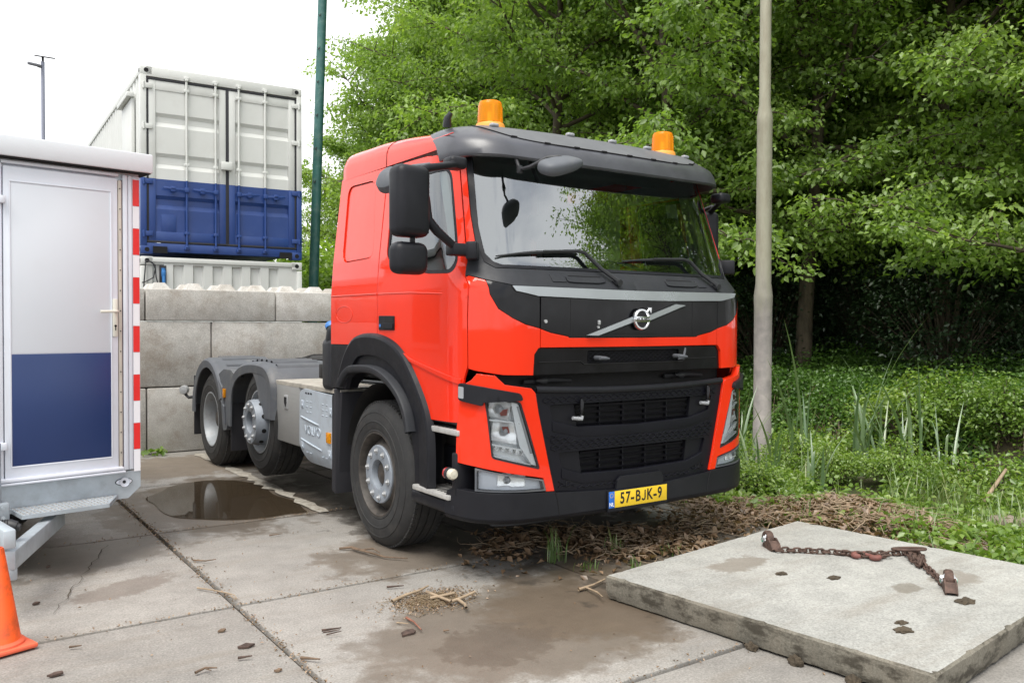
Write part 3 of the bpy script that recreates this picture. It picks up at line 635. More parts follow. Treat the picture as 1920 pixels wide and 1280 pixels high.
# ------------------------------------------------------------------ white site cabin on a trailer
tr = empty('site_cabin', 'white mobile site cabin with blue lower door panel and red striped corner', 'cabin', (-2.665, 0.64, 0), radians(10))
def tb(name, boxes, mat, parent=tr):
    b = MB()
    for c, s, r in boxes: b.box(c, s, r)
    return b.obj(name, mat, parent)
WX = 2.3; DP = 3.6
tb('body', [((-WX/2, DP/2+0.03, 1.60), (WX, DP, 2.02), 0.01)], M['white_paint'])
rf = tb('roof_fascia', [((-WX/2+0.02, DP/2, 2.655), (WX+0.08, DP+0.12, 0.125), 0.008)], M['fascia'])
tb('roof_lip', [((-WX/2+0.02, DP/2, 2.590), (WX+0.06, DP+0.09, 0.008), 0.0)], M['dark'], rf)
for i, (x0, x1, dy) in enumerate(((-0.082, -0.052, 0.016), (-0.118, -0.084, 0.024), (-0.052, 0.0, 0.010))):
    tb('corner_trim', [(((x0+x1)/2, 0.03-dy/2, 1.585), (x1-x0-0.003, dy, 1.97), 0.003)], M['white_trim'])
for k in range(6):     # reflective stripe squares on the corner
    z1 = 2.548-k*0.328; w = 0.042
    st = tb('reflector_stripe', [((-0.0265, 0.0185, z1-0.088), (w, 0.004, 0.176), 0.0)], M['reflect_red'])
    st = tb('reflector_stripe', [((-0.0265, 0.0185, z1-0.176-0.077), (w, 0.003, 0.146), 0.0)], M['reflect_white'])
tb('hinge_seal', [((-0.137, 0.018, 1.575), (0.024, 0.03, 1.91), 0.004)], M['seal_cream'])
b = MB()
for k in range(14): b.cyl((-0.137, 0.002, 0.72+k*0.135), (-0.137, -0.002, 0.72+k*0.135), 0.004, n=8)
b.obj('screw', M['chassis'], tr)
tb('frame_shadow_gap', [((-0.121, 0.022, 1.575), (0.006, 0.02, 1.92), 0)], std('gap_plum', (0.10, 0.07, 0.10), 0.6))
tb('door_frame', [((-0.86, 0.016, 1.58), (0.055, 0.04, 1.95), 0.004), ((-0.49, 0.016, 2.565), (0.69, 0.03, 0.02), 0.003)], M['white_trim'])
dr = tb('door', [((-0.490, 0.012, 1.58), (0.672, 0.036, 1.92), 0.006)], M['white_trim'])
tb('upper_panel', [((-0.4955, -0.004, 1.918), (0.588, 0.008, 1.052), 0.002)], M['white_paint'], dr)
tb('lower_panel', [((-0.4955, -0.0055, 1.045), (0.586, 0.010, 0.688), 0.002)], M['door_blue'], dr)
tb('panel_bead', [((-0.4955, -0.006, 2.449), (0.60, 0.012, 0.010), 0.002), ((-0.793, -0.006, 1.575), (0.010, 0.012, 1.75), 0.002), ((-0.198, -0.006, 1.575), (0.010, 0.012, 1.75), 0.002), ((-0.4955, -0.006, 0.696), (0.60, 0.012, 0.010), 0.002)], M['white_trim'], dr)
hd = MB(); hd.box((-0.176, -0.012, 1.618), (0.032, 0.016, 0.25), 0.006); hd.tube([(-0.176, -0.02, 1.66), (-0.176, -0.055, 1.66), (-0.19, -0.062, 1.66), (-0.285, -0.060, 1.658)], 0.0095, 10); hd.obj('door_handle', std('handle_cream', (0.66, 0.64, 0.56), 0.35), dr)
kh = MB(); kh.cyl((-0.176, -0.019, 1.565), (-0.176, -0.0215, 1.565), 0.008, n=12); kh.box((-0.176, -0.020, 1.55), (0.006, 0.003, 0.03)); kh.obj('keyhole', M['dark'], dr)
for z in (2.33, 0.83): tb('hinge', [((-0.838, -0.018, z), (0.03, 0.05, 0.045), 0.004)], M['white_trim'], dr)
tb('door_sill', [((-0.50, 0.0, 0.618), (0.74, 0.07, 0.022), 0.006), ((-0.50, -0.012, 0.596), (0.76, 0.05, 0.014), 0.004)], M['white_trim'])
tb('wall_seam', [((-0.99, 0.026, 1.58), (0.008, 0.012, 1.95), 0)], M['fascia'])
tb('side_window', [((0.004, 1.7, 1.75), (0.05, 1.0, 0.85), 0.01)], M['white_trim'])
tb('side_window_pane', [((0.03, 1.7, 1.75), (0.01, 0.86, 0.71), 0)], M['black_gloss'])
# chassis plate with the cut corner
b = MB(); b.prism([(-WX, 0.588), (-0.002, 0.588), (-0.002, 0.475), (-0.085, 0.405), (-WX, 0.405)], lambda u, v, d: (u, d, v), 0.022, 0.034); b.box((-WX/2, DP/2, 0.52), (WX-0.1, DP-0.1, 0.13)); ch = b.obj('chassis', M['galv'], tr)
b = MB(); b.lathe([(0.001, 0.0), (0.017, 0.0), (0.03, -0.004), (0.032, -0.012)], (-0.115, 0.012, 0.520), (0, 1, 0), 20); o = b.obj('marker_lamp', M['white_trim'], ch)
b = MB(); pl = [(-0.115+0.056*cos(t)*(1 if abs(cos(t)) < 0.9 else 1.0), 0.520+0.024*sin(t)) for t in np.linspace(0, 2*pi, 28, endpoint=False)]; b.prism(pl, lambda u, v, d: (u, d, v), 0.0165, 0.021); b.obj('lamp_rim', M['gasket'], o)
b = MB(); pl = [(-0.115+0.051*cos(t), 0.520+0.020*sin(t)) for t in np.linspace(0, 2*pi, 28, endpoint=False)]; b.prism(pl, lambda u, v, d: (u, d, v), 0.014, 0.020); b.obj('lamp_plate', M['white_trim'], o)
b = MB(); b.cyl((-0.115, 0.012, 0.52), (-0.115, 0.009, 0.52), 0.011, n=14); b.obj('lamp_dot', M['gasket'], o)
# step of chequer plate
stp_ = MB(); pl = [(-0.80, 0.012), (-0.155, 0.012), (-0.30, -0.245), (-0.80, -0.245)]
stp_.prism(pl, lambda u, v, d: (u, v, d), 0.415, 0.440); so = stp_.obj('step', M['galv'], tr)
r_ = MB()
for i in range(22):
    for j in range(9):
        x, y = -0.785+i*0.029, -0.232+j*0.028
        if x < -0.30+ (y+0.245)*0.145/0.257 - 0.02: r_.box((x, y, 0.4415), (0.017, 0.006, 0.004), rot=(0, 0, 0.78 if (i+j) % 2 else -0.78))
r_.obj('tread_lug', M['alu'], so)
# drawbar, jockey tube, plug
def Tw(x, y, z): return tr.matrix_basis.inverted() @ Vector((x, y, z))
b = MB(); p0, p1 = Vector((-3.17, 0.62, 0.335)), Vector((-3.525, -0.34, 0.325)); d = (p1-p0); L = d.length; q = d.to_track_quat('Y', 'Z').to_matrix()
rel = tr.matrix_basis.inverted(); m4 = rel @ Matrix.Translation((p0+p1)/2) @ q.to_4x4(); bb = MB(); bb.box((0, 0, 0), (0.07, L, 0.105), 0.010)
db = bb.obj('drawbar', M['galv'], tr); db.data.transform(m4)
b = MB(); b.box(Tw(-3.525, -0.31, 0.25), (0.08, 0.06, 0.07), 0.008); b.obj('drawbar_foot', M['galv'], db)
b = MB(); b.cyl(Tw(-3.535, 0.40, 0.42), Tw(-3.535, 0.40, 0.86), 0.030, n=20); b.box(Tw(-3.53, 0.40, 0.45), (0.12, 0.09, 0.11), 0.01); b.cyl(Tw(-3.50, 0.345, 0.48), Tw(-3.50, 0.335, 0.48), 0.012, n=8); b.cyl(Tw(-3.50, 0.345, 0.42), Tw(-3.50, 0.335, 0.42), 0.012, n=8); b.box(Tw(-3.585, -0.1, 0.46), (0.06, 0.7, 0.10), 0.01); b.obj('jockey_tube', M['galv'], tr)
b = MB(); cs = [Tw(-3.56, -0.10, 0.47), Tw(-3.50, -0.13, 0.47), Tw(-3.47, -0.14, 0.46)]
b.tube(cs, [0.028, 0.034, 0.030], 14); b.cyl(cs[2], Tw(-3.452, -0.148, 0.455), 0.022, 0.018, n=14)
pg = b.obj('plug', M['cable'], tr); b = MB()
for k in range(5):
    c = Tw(-3.56+0.012*k, -0.105-0.006*k, 0.47); b.lathe([(0.030, -0.004), (0.036, 0), (0.030, 0.004)], c, (1, -0.3, 0), 14)
b.tube([Tw(-3.56, -0.11, 0.45), Tw(-3.565, -0.12, 0.40), Tw(-3.54, -0.16, 0.36), Tw(-3.56, -0.2, 0.38)], 0.012, 8); b.obj('cable_boot', M['cable'], pg)
for x, y in ((-0.35, 1.7), (-1.95, 1.7)):
    b = MB(); b.lathe([(0.12, -0.08), (0.27, -0.085), (0.30, -0.06), (0.30, 0.06), (0.27, 0.085), (0.12, 0.08)], (x, y, 0.295), (1, 0, 0), 32, closed=True); w = b.obj('wheel', M['tyre'], tr)
    b = MB(); b.cyl((x-0.05, y, 0.295), (x+0.05, y, 0.295), 0.13, n=24); b.obj('rim', M['galv'], w)

# ------------------------------------------------------------------ traffic cone
cn = empty('traffic_cone', 'scuffed orange traffic cone in the left foreground below the drawbar', 'cone', (-3.605, -0.755, 0.006), radians(18))
b = MB(); b.box((0, 0, 0.012), (0.27, 0.27, 0.024), 0.010); b.lathe([(0.122, 0.022), (0.120, 0.034), (0.104, 0.046)], (0, 0, 0), (0, 0, 1), 32); b.obj('base', M['cone_base'], cn)
b = MB(); b.lathe([(0.112, 0.022), (0.108, 0.040), (0.102, 0.05), (0.034, 0.48), (0.030, 0.49), (0.024, 0.49), (0.024, 0.44)], (0, 0, 0), (0, 0, 1), 40); b.obj('cone_body', M['cone'], cn, 60)

# ------------------------------------------------------------------ loose concrete slab with the lifting chain
SA, SBv = Vector((0.9927, 0.121, 0)), Vector((0.1068, -0.9943, 0)); SL = Vector((-0.668, -1.835, 0)); SW, SD, ST = 2.10, 1.85, 0.143
def mk_slab():
    r = random.Random(3); n1, n2 = 84, 74; b = MB()
    ring = [(SW*i/n1, 0) for i in range(n1)]+[(SW, SD*i/n2) for i in range(n2)]+[(SW-SW*i/n1, SD) for i in range(n1)]+[(0, SD-SD*i/n2) for i in range(n2)]
    def pos(u, v, z, ins):
        uu = min(max(u, ins), SW-ins); vv = min(max(v, ins), SD-ins); p = SL+SA*uu+SBv*vv; return (p.x, p.y, z)
    top = []; e1 = []; e2 = []; e3 = []
    for k, (u, v) in enumerate(ring):
        chip = max(0, sin(k*0.37)+0.8*sin(k*0.91+2)+0.6*sin(k*1.7)-1.15)*0.018+r.uniform(0, 0.003)
        top.append(pos(u, v, ST, 0.012+chip)); e1.append(pos(u, v, ST-0.010-chip*0.6, 0.002+chip*0.2+r.uniform(0, .002))); e2.append(pos(u, v, 0.06+r.uniform(-.01, .01), r.uniform(0, .004))); e3.append(pos(u, v, 0.012, 0.012+r.uniform(0, .008)))
    n = len(ring); b.add(top+e1+e2+e3, [(k, (k+1) % n, n*(j+1)+(k+1) % n, n*(j+1)+k) if j == 0 else (n*j+k, n*j+(k+1) % n, n*(j+1)+(k+1) % n, n*(j+1)+k) for j in range(3) for k in range(n)], 1)
    b.add(top, [tuple(range(n))], 0); b.add(e3, [tuple(range(n))[::-1]], 1)
    return b.obj('concrete_slab', [M['concrete_slab'], M['slab_edge']], sharp=30)
tag(mk_slab(), 'loose square concrete slab with chipped edges lying on the paving', 'slab')
def SP(u, v, z=0.0): p = SL+SA*u+SBv*v; return Vector((p.x, p.y, ST+z))
# ------------------------------------------------------------------ chain, hooks and dirt on the slab
chn = empty('lifting_chain', 'rusty lifting chain with two hooked end plates laid across the concrete slab', 'chain', SP(1.3, 0.7))
chn_inv = Matrix.Translation(SP(1.3, 0.7)).inverted()
def link_mesh(L=0.050, W=0.034, r=0.0066):
    b = MB(); pts = []
    for k in range(14):
        a = 2*pi*k/14; x = cos(a)*W/2; y = sin(a)*W/2+(L-W)/2*(1 if sin(a) > 0 else -1); pts.append((x, y, 0))
    N = len(pts); vs = []; fs = []; n = 6
    for i in range(N):
        p = Vector(pts[i]); d = (Vector(pts[(i+1) % N])-Vector(pts[i-1])).normalized(); w = Vector((0, 0, 1)); u = w.cross(d)
        for k in range(n): a = 2*pi*k/n; vs.append(p+(u*cos(a)+w*sin(a))*r)
    for i in range(N):
        for k in range(n): fs.append((i*n+k, i*n+(k+1) % n, ((i+1) % N)*n+(k+1) % n, ((i+1) % N)*n+k))
    b.add(vs, fs); return b.mesh('chain_link', M['rust'], 60)
lk = link_mesh()
def chain_path(pts, z0=0.014, seed=1):
    r = random.Random(seed); P = [SP(u, v, z0) for u, v in pts]; total = sum((P[i+1]-P[i]).length for i in range(len(P)-1)); step = 0.036; n = int(total/step)
    for k in range(n):
        s = k*step
        for i in range(len(P)-1):
            l_ = (P[i+1]-P[i]).length
            if s <= l_: break
            s -= l_
        p = P[i].lerp(P[i+1], s/l_); d = (P[i+1]-P[i]).normalized(); p = p+Vector((r.uniform(-.004, .004), r.uniform(-.004, .004), r.uniform(0, .004)))
        m = d.to_track_quat('Y', 'Z').to_matrix().to_4x4() @ Matrix.Rotation((pi/2 if k % 2 else 0.25)+r.uniform(-.3, .3), 4, 'Y')
        o = link('chain_link', lk, chn); o.matrix_basis = chn_inv @ Matrix.Translation(p) @ m
chain_path([(1.20, 0.40), (1.31, 0.50), (1.42, 0.65), (1.47, 0.74), (1.56, 0.83), (1.70, 0.92), (1.80, 0.98)], seed=2)
chain_path([(1.44, 0.69), (1.47, 0.80), (1.545, 0.89), (1.62, 0.93)], 0.018, 3)
chain_path([(1.80, 0.99), (1.77, 1.04), (1.62, 1.10), (1.42, 1.26), (1.24, 1.40)], seed=4)
chain_path([(1.71, 0.99), (1.60, 1.07), (1.52, 1.14), (1.62, 1.11), (1.74, 1.06)], 0.022, 5)
def hook(name, u, v, ang, size, mat):
    c = SP(u, v, 0.02); pts = []
    for k in range(15):
        a = -0.4+k/14*4.0; pts.append(c+Vector((cos(a+ang)*size, sin(a+ang)*size*0.75, 0)))
    pts = [c+Vector((cos(ang-0.5)*size*2.4, sin(ang-0.5)*size*2.2, 0.004))]+pts
    b = MB(); b.tube(pts, [0.010]+[0.013+0.006*sin(k/14*pi) for k in range(15)], 8); o = b.obj(name, mat, chn, 60); o.data.transform(chn_inv); return o
hook('shortening_hook', 1.46, 0.79, 0.6, 0.030, M['red_worn']); hook('shortening_hook', 1.50, 0.88, 2.2, 0.028, M['red_worn']); hook('shortening_hook', 1.66, 1.06, 1.2, 0.035, M['rust'])
b = MB(); b.lathe([(0.036, -0.006), (0.042, 0), (0.036, 0.006), (0.030, 0)], SP(1.585, 0.90, 0.02), (0.1, 0.2, 1), 24, closed=True); o = b.obj('chain_ring', M['rust'], chn, 60); o.data.transform(chn_inv)
b = MB()
pts = []
for k in range(20):
    a = 2*pi*k/20; p = SP(1.75, 0.975, 0.045); dd = (SA*0.35+SBv*1.0).normalized(); nn = Vector((-dd.y, dd.x, 0)); pts.append(p+dd*cos(a)*0.095+nn*sin(a)*0.032+Vector((0, 0, 0.012*cos(a))))
b.tube(pts+[pts[0]], 0.009, 8, cap=False); o = b.obj('master_ring', M['rust'], chn, 60); o.data.transform(chn_inv)
def lifter(u, v, dirv, zr):
    """coupling plate with round head, bow shackle and green pin"""
    p = SP(u, v, 0.0); X = (SA*dirv[0]+SBv*dirv[1]).normalized(); Z = Vector((0, 0, 1)); Y = Z.cross(X)
    T = lambda a, c, z: p+X*(a*.85)+Y*(c*.8)+Z*(z*.85)
    b = MB(); prof = [(-0.085, 0.006), (-0.06, 0.075), (0.01, 0.085), (0.07, 0.055), (0.10, 0.020), (0.09, 0.004), (0.03, 0.0)]
    for c0, c1 in ((-0.040, -0.028), (0.028, 0.040)): b.prism(prof, lambda q, w, d: tuple(T(q, d, w)), c0, c1)
    b.prism([(0.02, 0.01), (0.03, 0.07), (0.07, 0.05), (0.095, 0.018)], lambda q, w, d: tuple(T(q, d, w)), -0.03, 0.03)
    o = b.obj('coupling_plate', M['rust'], chn, 30); o.data.transform(chn_inv)
    b = MB(); b.lathe([(0.002, -0.024), (0.050, -0.022), (0.057, -0.012), (0.057, 0.012), (0.050, 0.022), (0.002, 0.024)], T(-0.065, -0.0, 0.058), Y, 28); o2 = b.obj('round_head', M['rust'], o); o2.data.transform(chn_inv)
    b = MB(); sh = []
    for k in range(13): a = -pi/2+pi*k/12*1.0; sh.append(T(-0.055-0.045*cos(a)*0.6+0.03, 0.040*sin(a), 0.055+0.050*cos(a)))
    b.tube(sh, 0.007, 8); b.cyl(T(-0.062, -0.050, 0.055), T(-0.062, -0.034, 0.055), 0.019, n=16); b.cyl(T(-0.062, 0.050, 0.055), T(-0.062, 0.034, 0.055), 0.019, n=16); b.tube([T(-0.062, -0.046, 0.055), T(-0.03, -0.046, 0.085)], 0.010, 8)
    o3 = b.obj('shackle', M['bolt'], o); o3.data.transform(chn_inv)
    b = MB(); b.cyl(T(-0.062, -0.054, 0.055), T(-0.062, -0.049, 0.055), 0.013, n=12); b.cyl(T(-0.062, 0.054, 0.055), T(-0.062, 0.049, 0.055), 0.013, n=12); o4 = b.obj('pin', M['green_pin'], o); o4.data.transform(chn_inv)
lifter(1.245, 0.315, (-0.35, 0.5), 0); lifter(1.20, 1.435, (-0.65, 0.35), 0)
# lumps of wet dirt with moss on the slab
for i, (u, v, s, lab) in enumerate(((0.79, 0.66, 0.024, 'small dark clod of dirt on the slab, nearest its left corner'), (0.95, 0.90, 0.026, 'mossy clod of dirt in the middle of the slab'), (0.51, 1.48, 0.022, 'upper of two dark dirt clods near the front edge of the slab'), (0.41, 1.535, 0.032, 'lower flat dirt clod near the front edge of the slab'), (1.08, 1.56, 0.036, 'dirt clod right below the coupling with the green pin'))):
    r = random.Random(40+i); bm = bmesh.new(); bmesh.ops.create_icosphere(bm, subdivisions=3, radius=1.0)
    for q in bm.verts:
        k = 1+r.uniform(-.16, .16)+0.3*sin(q.co.x*4+i)*sin(q.co.y*5+i); q.co = Vector((q.co.x*s*1.5*k, q.co.y*s*k, max(-0.1, q.co.z)*s*0.5*k))
    me = bpy.data.meshes.new('dirt_clod'); bm.to_mesh(me); bm.free(); me.materials.append(M['soil']); o = link('dirt_clod', me); o.location = SP(u, v, 0.001)
    tag(o, lab, 'dirt clod', 'dirt clods on the slab')
for i, (v, s, lab) in enumerate(((0.98, 0.026, 'dark clod of earth stuck under the slab edge, farthest left'), (1.22, 0.032, 'dark clod of earth at the foot of the slab edge, the middle one'), (1.50, 0.030, 'dark clod of earth at the foot of the slab edge, nearest the front corner'))):
    r = random.Random(60+i); bm = bmesh.new(); bmesh.ops.create_icosphere(bm, subdivisions=3, radius=1.0)
    for q in bm.verts: k = 1+r.uniform(-.2, .2)+0.35*sin(q.co.x*4+i)*sin(q.co.y*5+i)*sin(q.co.z*3); q.co = Vector((q.co.x*s*.7*k, q.co.y*s*1.2*k, max(-0.1, q.co.z)*s*1.2*k))
    me = bpy.data.meshes.new('dirt_clod'); bm.to_mesh(me); bm.free(); me.materials.append(M['soil']); o = link('dirt_clod', me); o.location = SL-SA*0.012+SBv*v+Vector((0, 0, .004)); tag(o, lab, 'dirt clod', 'dirt clods along the slab edge')
# ------------------------------------------------------------------ the truck
W0, RC = 1.24, 0.37
S1 = W0-RC; S2 = S1+RC*pi/2
def yF(z):
    if z <= 1.82: return -1.355+max(0, (0.6-z))*0.02
    if z <= 1.95: return -1.355+(z-1.82)/.13*.115
    return -1.24+(z-1.95)*.30
def Wz(z):
    if z <= 1.8: return W0
    return W0-.02*(min(z, 2.07)-1.8)/.27-max(0, z-2.07)*.115
def S(s, z, d=0.0):
    """cab skin: s runs round the cab from the middle of the front (s<0 is the truck's right side), z is height, d is outward"""
    sg = -1 if s < 0 else 1; a = abs(s); w = Wz(z); y0 = yF(z); c = w-RC
    if a < S1:
        t = a/S1; x = t*c; y = y0-.022*(1-t*t); nx, ny = 0.05*t, -1
    elif a < S2:
        th = (a-S1)/RC; x = c+RC*sin(th); y = y0+RC-RC*cos(th); nx, ny = sin(th), -cos(th)
    else:
        x = w; y = -1.355+RC+(a-S2)+(y0+1.355)*max(0, 1-(a-S2)/.35); nx, ny = 1, 0
    return (sg*(x+nx*d), y+ny*d, z)
YS = lambda y: y+0.985+S2          # y on the flat side -> s
truck = empty('tractor_truck', 'orange-red three-axle tractor truck with black grille and two amber beacons', 'truck')
def mir(poly, sg): return [(sg*a, b) for a, b in poly]
def panel(name, poly, mat, d=0.0, holes=(), r=0.0, h=0.06, skirt=0.022, parent=None, both=True, sym=False):
    out = []
    if sym:
        full = list(poly)+[(-a, b) for a, b in reversed(poly) if abs(a) > 1e-6]
        b = MB(); b.patch(rounded(full, r) if r else full, S, d, holes, h, skirt); return b.obj(name, mat, parent or truck, 32)
    for sg in ((-1, 1) if both else (-1,)):
        b = MB(); pp = rounded(poly, r) if r else poly
        b.patch(mir(pp, sg), S, d, [mir(q, sg) for q in holes], h, skirt); out.append(b.obj(name, mat, parent or truck, 32))
    return out
# --- door
door_o = [(2.405, 2.694), (1.95, 2.686), (1.40, 2.672), (1.25, 2.652), (1.215, 2.58), (1.207, 2.10), (1.203, 1.96), (1.255, 1.87), (1.262, 1.608), (1.258, 1.33), (1.285, 1.25), (1.312, .985), (1.70, .979), (1.77, 1.061), (1.913, 1.229), (2.063, 1.348), (2.219, 1.40), (2.394, 1.432)]
win = [(2.31, 2.585), (1.30, 2.585), (1.268, 2.53), (1.254, 2.08), (1.27, 1.95), (1.345, 1.895), (1.66, 1.905), (2.14, 1.975), (2.29, 2.04)]
win_r = rounded(win, 0.05)
DOORS = panel('door', door_o, M['red'], 0.0, [win_r], r=0.012, h=0.055)
LINE = [(2.39, 1.795), (1.9, 1.79), (1.5, 1.772), (1.262, 1.745)]
for sg, d in zip((-1, 1), DOORS):
    b = MB(); ring_i = rounded([(2.288, 2.563), (1.315, 2.563), (1.288, 2.515), (1.277, 2.085), (1.29, 1.965), (1.355, 1.918), (1.66, 1.928), (2.13, 1.996), (2.268, 2.055)], 0.045)
    b.patch(mir(win_r, sg), S, -0.006, [mir(ring_i, sg)], 0.05, 0.02); b.obj('window_seal', M['black_plastic'], d)
    b = MB(); b.patch(mir(ring_i, sg), S, -0.012, [], 0.08, 0); b.obj('side_window', M['sideglass'], d)
    # crease, handle, lower swage
    b = MB(); b.tube([S(sg*a, z, -0.001) for a, z in LINE], 0.005, 8); b.obj('crease', M['red'], d, 60)
    b = MB(); b.patch(mir(rounded([(2.365, 1.641), (2.128, 1.639), (2.128, 1.541), (2.365, 1.541)], 0.012), sg), S, 0.006, [], 0.05, 0.012); hb = b.obj('door_handle', M['black_plastic'], d)
    b = MB(); b.patch(mir(rounded([(2.27, 1.632), (2.14, 1.631), (2.14, 1.592), (2.27, 1.592)], 0.006), sg), S, 0.0075, [], 0.05, 0.002); b.obj('handle_recess', M['dark'], hb)
    b = MB(); b.patch(mir(rounded([(2.29, 1.590), (2.135, 1.590), (2.135, 1.553), (2.29, 1.553)], 0.008), sg), S, 0.016, [], 0.05, 0.014); b.obj('handle_grip', M['black_plastic'], hb)
    b = MB(); q = S(sg*2.34, 1.572, 0.007); b.cyl(q, (q[0]+sg*0.002, q[1], q[2]), 0.012, n=12); b.obj('key_lock', M['cap_blue'], hb)
    b = MB(); sw = [(2.00, 1.395), (1.915, 1.360), (1.62, 1.307), (1.30, 1.252), (1.30, 1.218), (1.62, 1.278), (1.90, 1.335)]
    b.patch(mir(sw, sg), S, 0.010, [], 0.05, 0.014); b.obj('swage', M['red'], d, 25)
# --- sleeper side, pillars, front corner
inset = rounded([(3.085, 2.645), (2.60, 2.635), (2.505, 2.06), (3.05, 2.05)], 0.09)
SIDES = panel('side_panel', [(2.417, 2.70), (3.225, 2.712), (3.226, 1.425), (2.404, 1.432)], M['red'], 0.0, [inset], r=0.006)
for sg, sp in zip((-1, 1), SIDES):
    b = MB(); ins2 = rounded([(3.078, 2.637), (2.607, 2.627), (2.513, 2.067), (3.044, 2.057)], 0.085); b.patch(mir(ins2, sg), S, -0.010, [], 0.06, 0.01); b.obj('panel_inset', M['red'], sp)
    b = MB(); b.tube([S(sg*3.22, 1.798, -0.001), S(sg*2.81, 1.798, -0.001), S(sg*2.408, 1.797, -0.001)], 0.005, 8); b.obj('crease', M['red'], sp, 60)
    b = MB(); ov = [(2.97+0.15*cos(t), 1.655+0.062*sin(t)) for t in np.linspace(0, 2*pi, 24, endpoint=False)]; b.tube([S(sg*a, z, 0.0) for a, z in ov]+[S(sg*ov[0][0], ov[0][1], 0.0)], 0.0028, 6, cap=False); b.obj('oval_emboss', M['red'], sp, 60)
panel('pillar_panel', [(1.209, 2.652), (1.173, 2.668), (1.162, 2.26), (1.143, 2.085), (1.198, 2.085)], M['red'], 0.0)
panel('screen_frame', [(1.170, 2.70), (1.159, 2.26), (1.140, 2.08), (1.10, 1.965), (1.04, 1.927), (0, 1.927), (0, 1.948), (.99, 1.948), (1.042, 1.966), (1.088, 2.017), (1.117, 2.19), (1.129, 2.70)], M['black_plastic'], -0.004, h=0.05)
b = MB(); g = [(1.131, 2.70), (1.119, 2.19), (1.090, 2.016), (1.044, 1.964), (.99, 1.946), (0, 1.946)]; g = g+[(-a, z) for a, z in reversed(g[:-1])]
b.patch(g, S, -0.008, [], 0.06, 0); WS = b.obj('windscreen', M['glass'], truck, 60)
panel('cowl_panel', [(0, 1.923), (1.04, 1.923), (1.10, 1.962), (1.137, 2.078), (1.19, 2.078), (1.20, 1.965), (1.252, 1.874), (1.229, 1.880), (1.136, 1.853), (.998, 1.823), (.97, 1.816), (0, 1.808)], M['grey_plastic'], 0.0, h=0.045, sym=False)
panel('silver_strip', [(0, 1.806), (.988, 1.814), (.963, 1.784), (.811, 1.756), (.294, 1.745), (0, 1.745)], M['silver'], 0.018, h=0.05, skirt=0.03)
panel('wing_panel', [(1.133, 1.848), (.995, 1.819), (.985, 1.812), (.96, 1.782), (.811, 1.754), (.791, 1.753), (.791, 1.561), (.895, 1.585), (.979, 1.622), (1.068, 1.678), (1.118, 1.765)], M['black_gloss'], 0.0, h=0.05)
hatch = panel('front_hatch', [(0, 1.743), (.294, 1.743), (.783, 1.751), (.783, 1.558), (.712, 1.535), (.577, 1.511), (.569, 1.503), (0, 1.501)], M['black_gloss'], 0.002, h=0.06, sym=True)
panel('hatch_skirt', [(0, 1.4975), (.569, 1.4995), (.577, 1.5075), (.712, 1.5315), (.783, 1.5545), (.783, 1.442), (0, 1.440)], M['red'], 0.002, h=0.06, sym=True)
panel('corner_panel', [(1.228, 1.876), (1.249, 1.868), (1.256, 1.608), (1.252, 1.316), (1.20, 1.304), (1.036, 1.28), (.837, 1.274), (.829, 1.40), (.80, 1.438), (.788, 1.440), (.788, 1.5575), (.895, 1.582), (.979, 1.619), (1.068, 1.675), (1.119, 1.762), (1.135, 1.847)], M['red'], 0.0, h=0.05)
cut = panel('access_panel', [(0, 1.435), (.792, 1.435), (.824, 1.399), (.833, 1.274), (0, 1.274)], M['black_gloss'], -0.018, [rounded([(.41, 1.418), (-.41, 1.418), (-.41, 1.338), (.41, 1.338)], 0.012)], h=0.06, sym=True)
b = MB(); b.tube([S(a, 1.333 if abs(a) < 0.45 else 1.352, -0.014) for a in (-.79, -.47, -.44, -.2, 0, .2, .44, .47, .79)], 0.003, 6); b.obj('panel_groove', M['dark'], cut)
def honey(parent, u0, u1, v0, v1, du, dv, d, w=0.006, name='mesh_bar', mat=None, keep=None):
    b = MB(); j = 0; v = v0
    while v <= v1+1e-6:
        pts = []; u = u0; k = 0
        while u <= u1+1e-6:
            if keep is None or keep(u, v): pts.append((u, v+(dv*0.28 if (k+j) % 2 else -dv*0.28)))
            else:
                if len(pts) > 1: b.tube([S(a, z, d) for a, z in pts], w, 5)
                pts = []
            u += du; k += 1
        if len(pts) > 1: b.tube([S(a, z, d) for a, z in pts], w, 5)
        v += dv; j += 1
    if b.v: o = b.obj(name, mat or M['grille_black'], parent); o['kind'] = 'stuff'; return o
honey(cut, -0.40, 0.40, 1.347, 1.411, 0.022, 0.014, -0.026, 0.0028)
bmx = MB(); bmx.patch([(-.42, 1.33), (.42, 1.33), (.42, 1.425), (-.42, 1.425)], S, -0.05, [], 0.08, 0); bmx.obj('mesh_back', M['dark'], cut)
for x, f in ((-0.345, 1), (0.362, -1)):   # plumbing stubs in the panel
    b = MB(); q = Vector(S(x, 1.372, 0.0)); b.cyl(q+Vector((0, 0.02, 0)), q+Vector((0, -0.035, 0)), 0.014, n=12); b.tube([q+Vector((0, -0.03, 0)), q+Vector((0.03, -0.045, -0.002)), q+Vector((0.065, -0.045, -0.006))], [0.012, 0.012, 0.006], 8)
    if f < 0: b.tube([q+Vector((-.01, -0.03, -.02)), q+Vector((0.03, -0.04, -.015)), q+Vector((0.045, -0.04, .03)), q+Vector((0.05, -0.04, .055))], [0.004, 0.008, 0.009, 0.005], 8)
    b.obj('spray_nozzle', M['fender_grey'], cut)
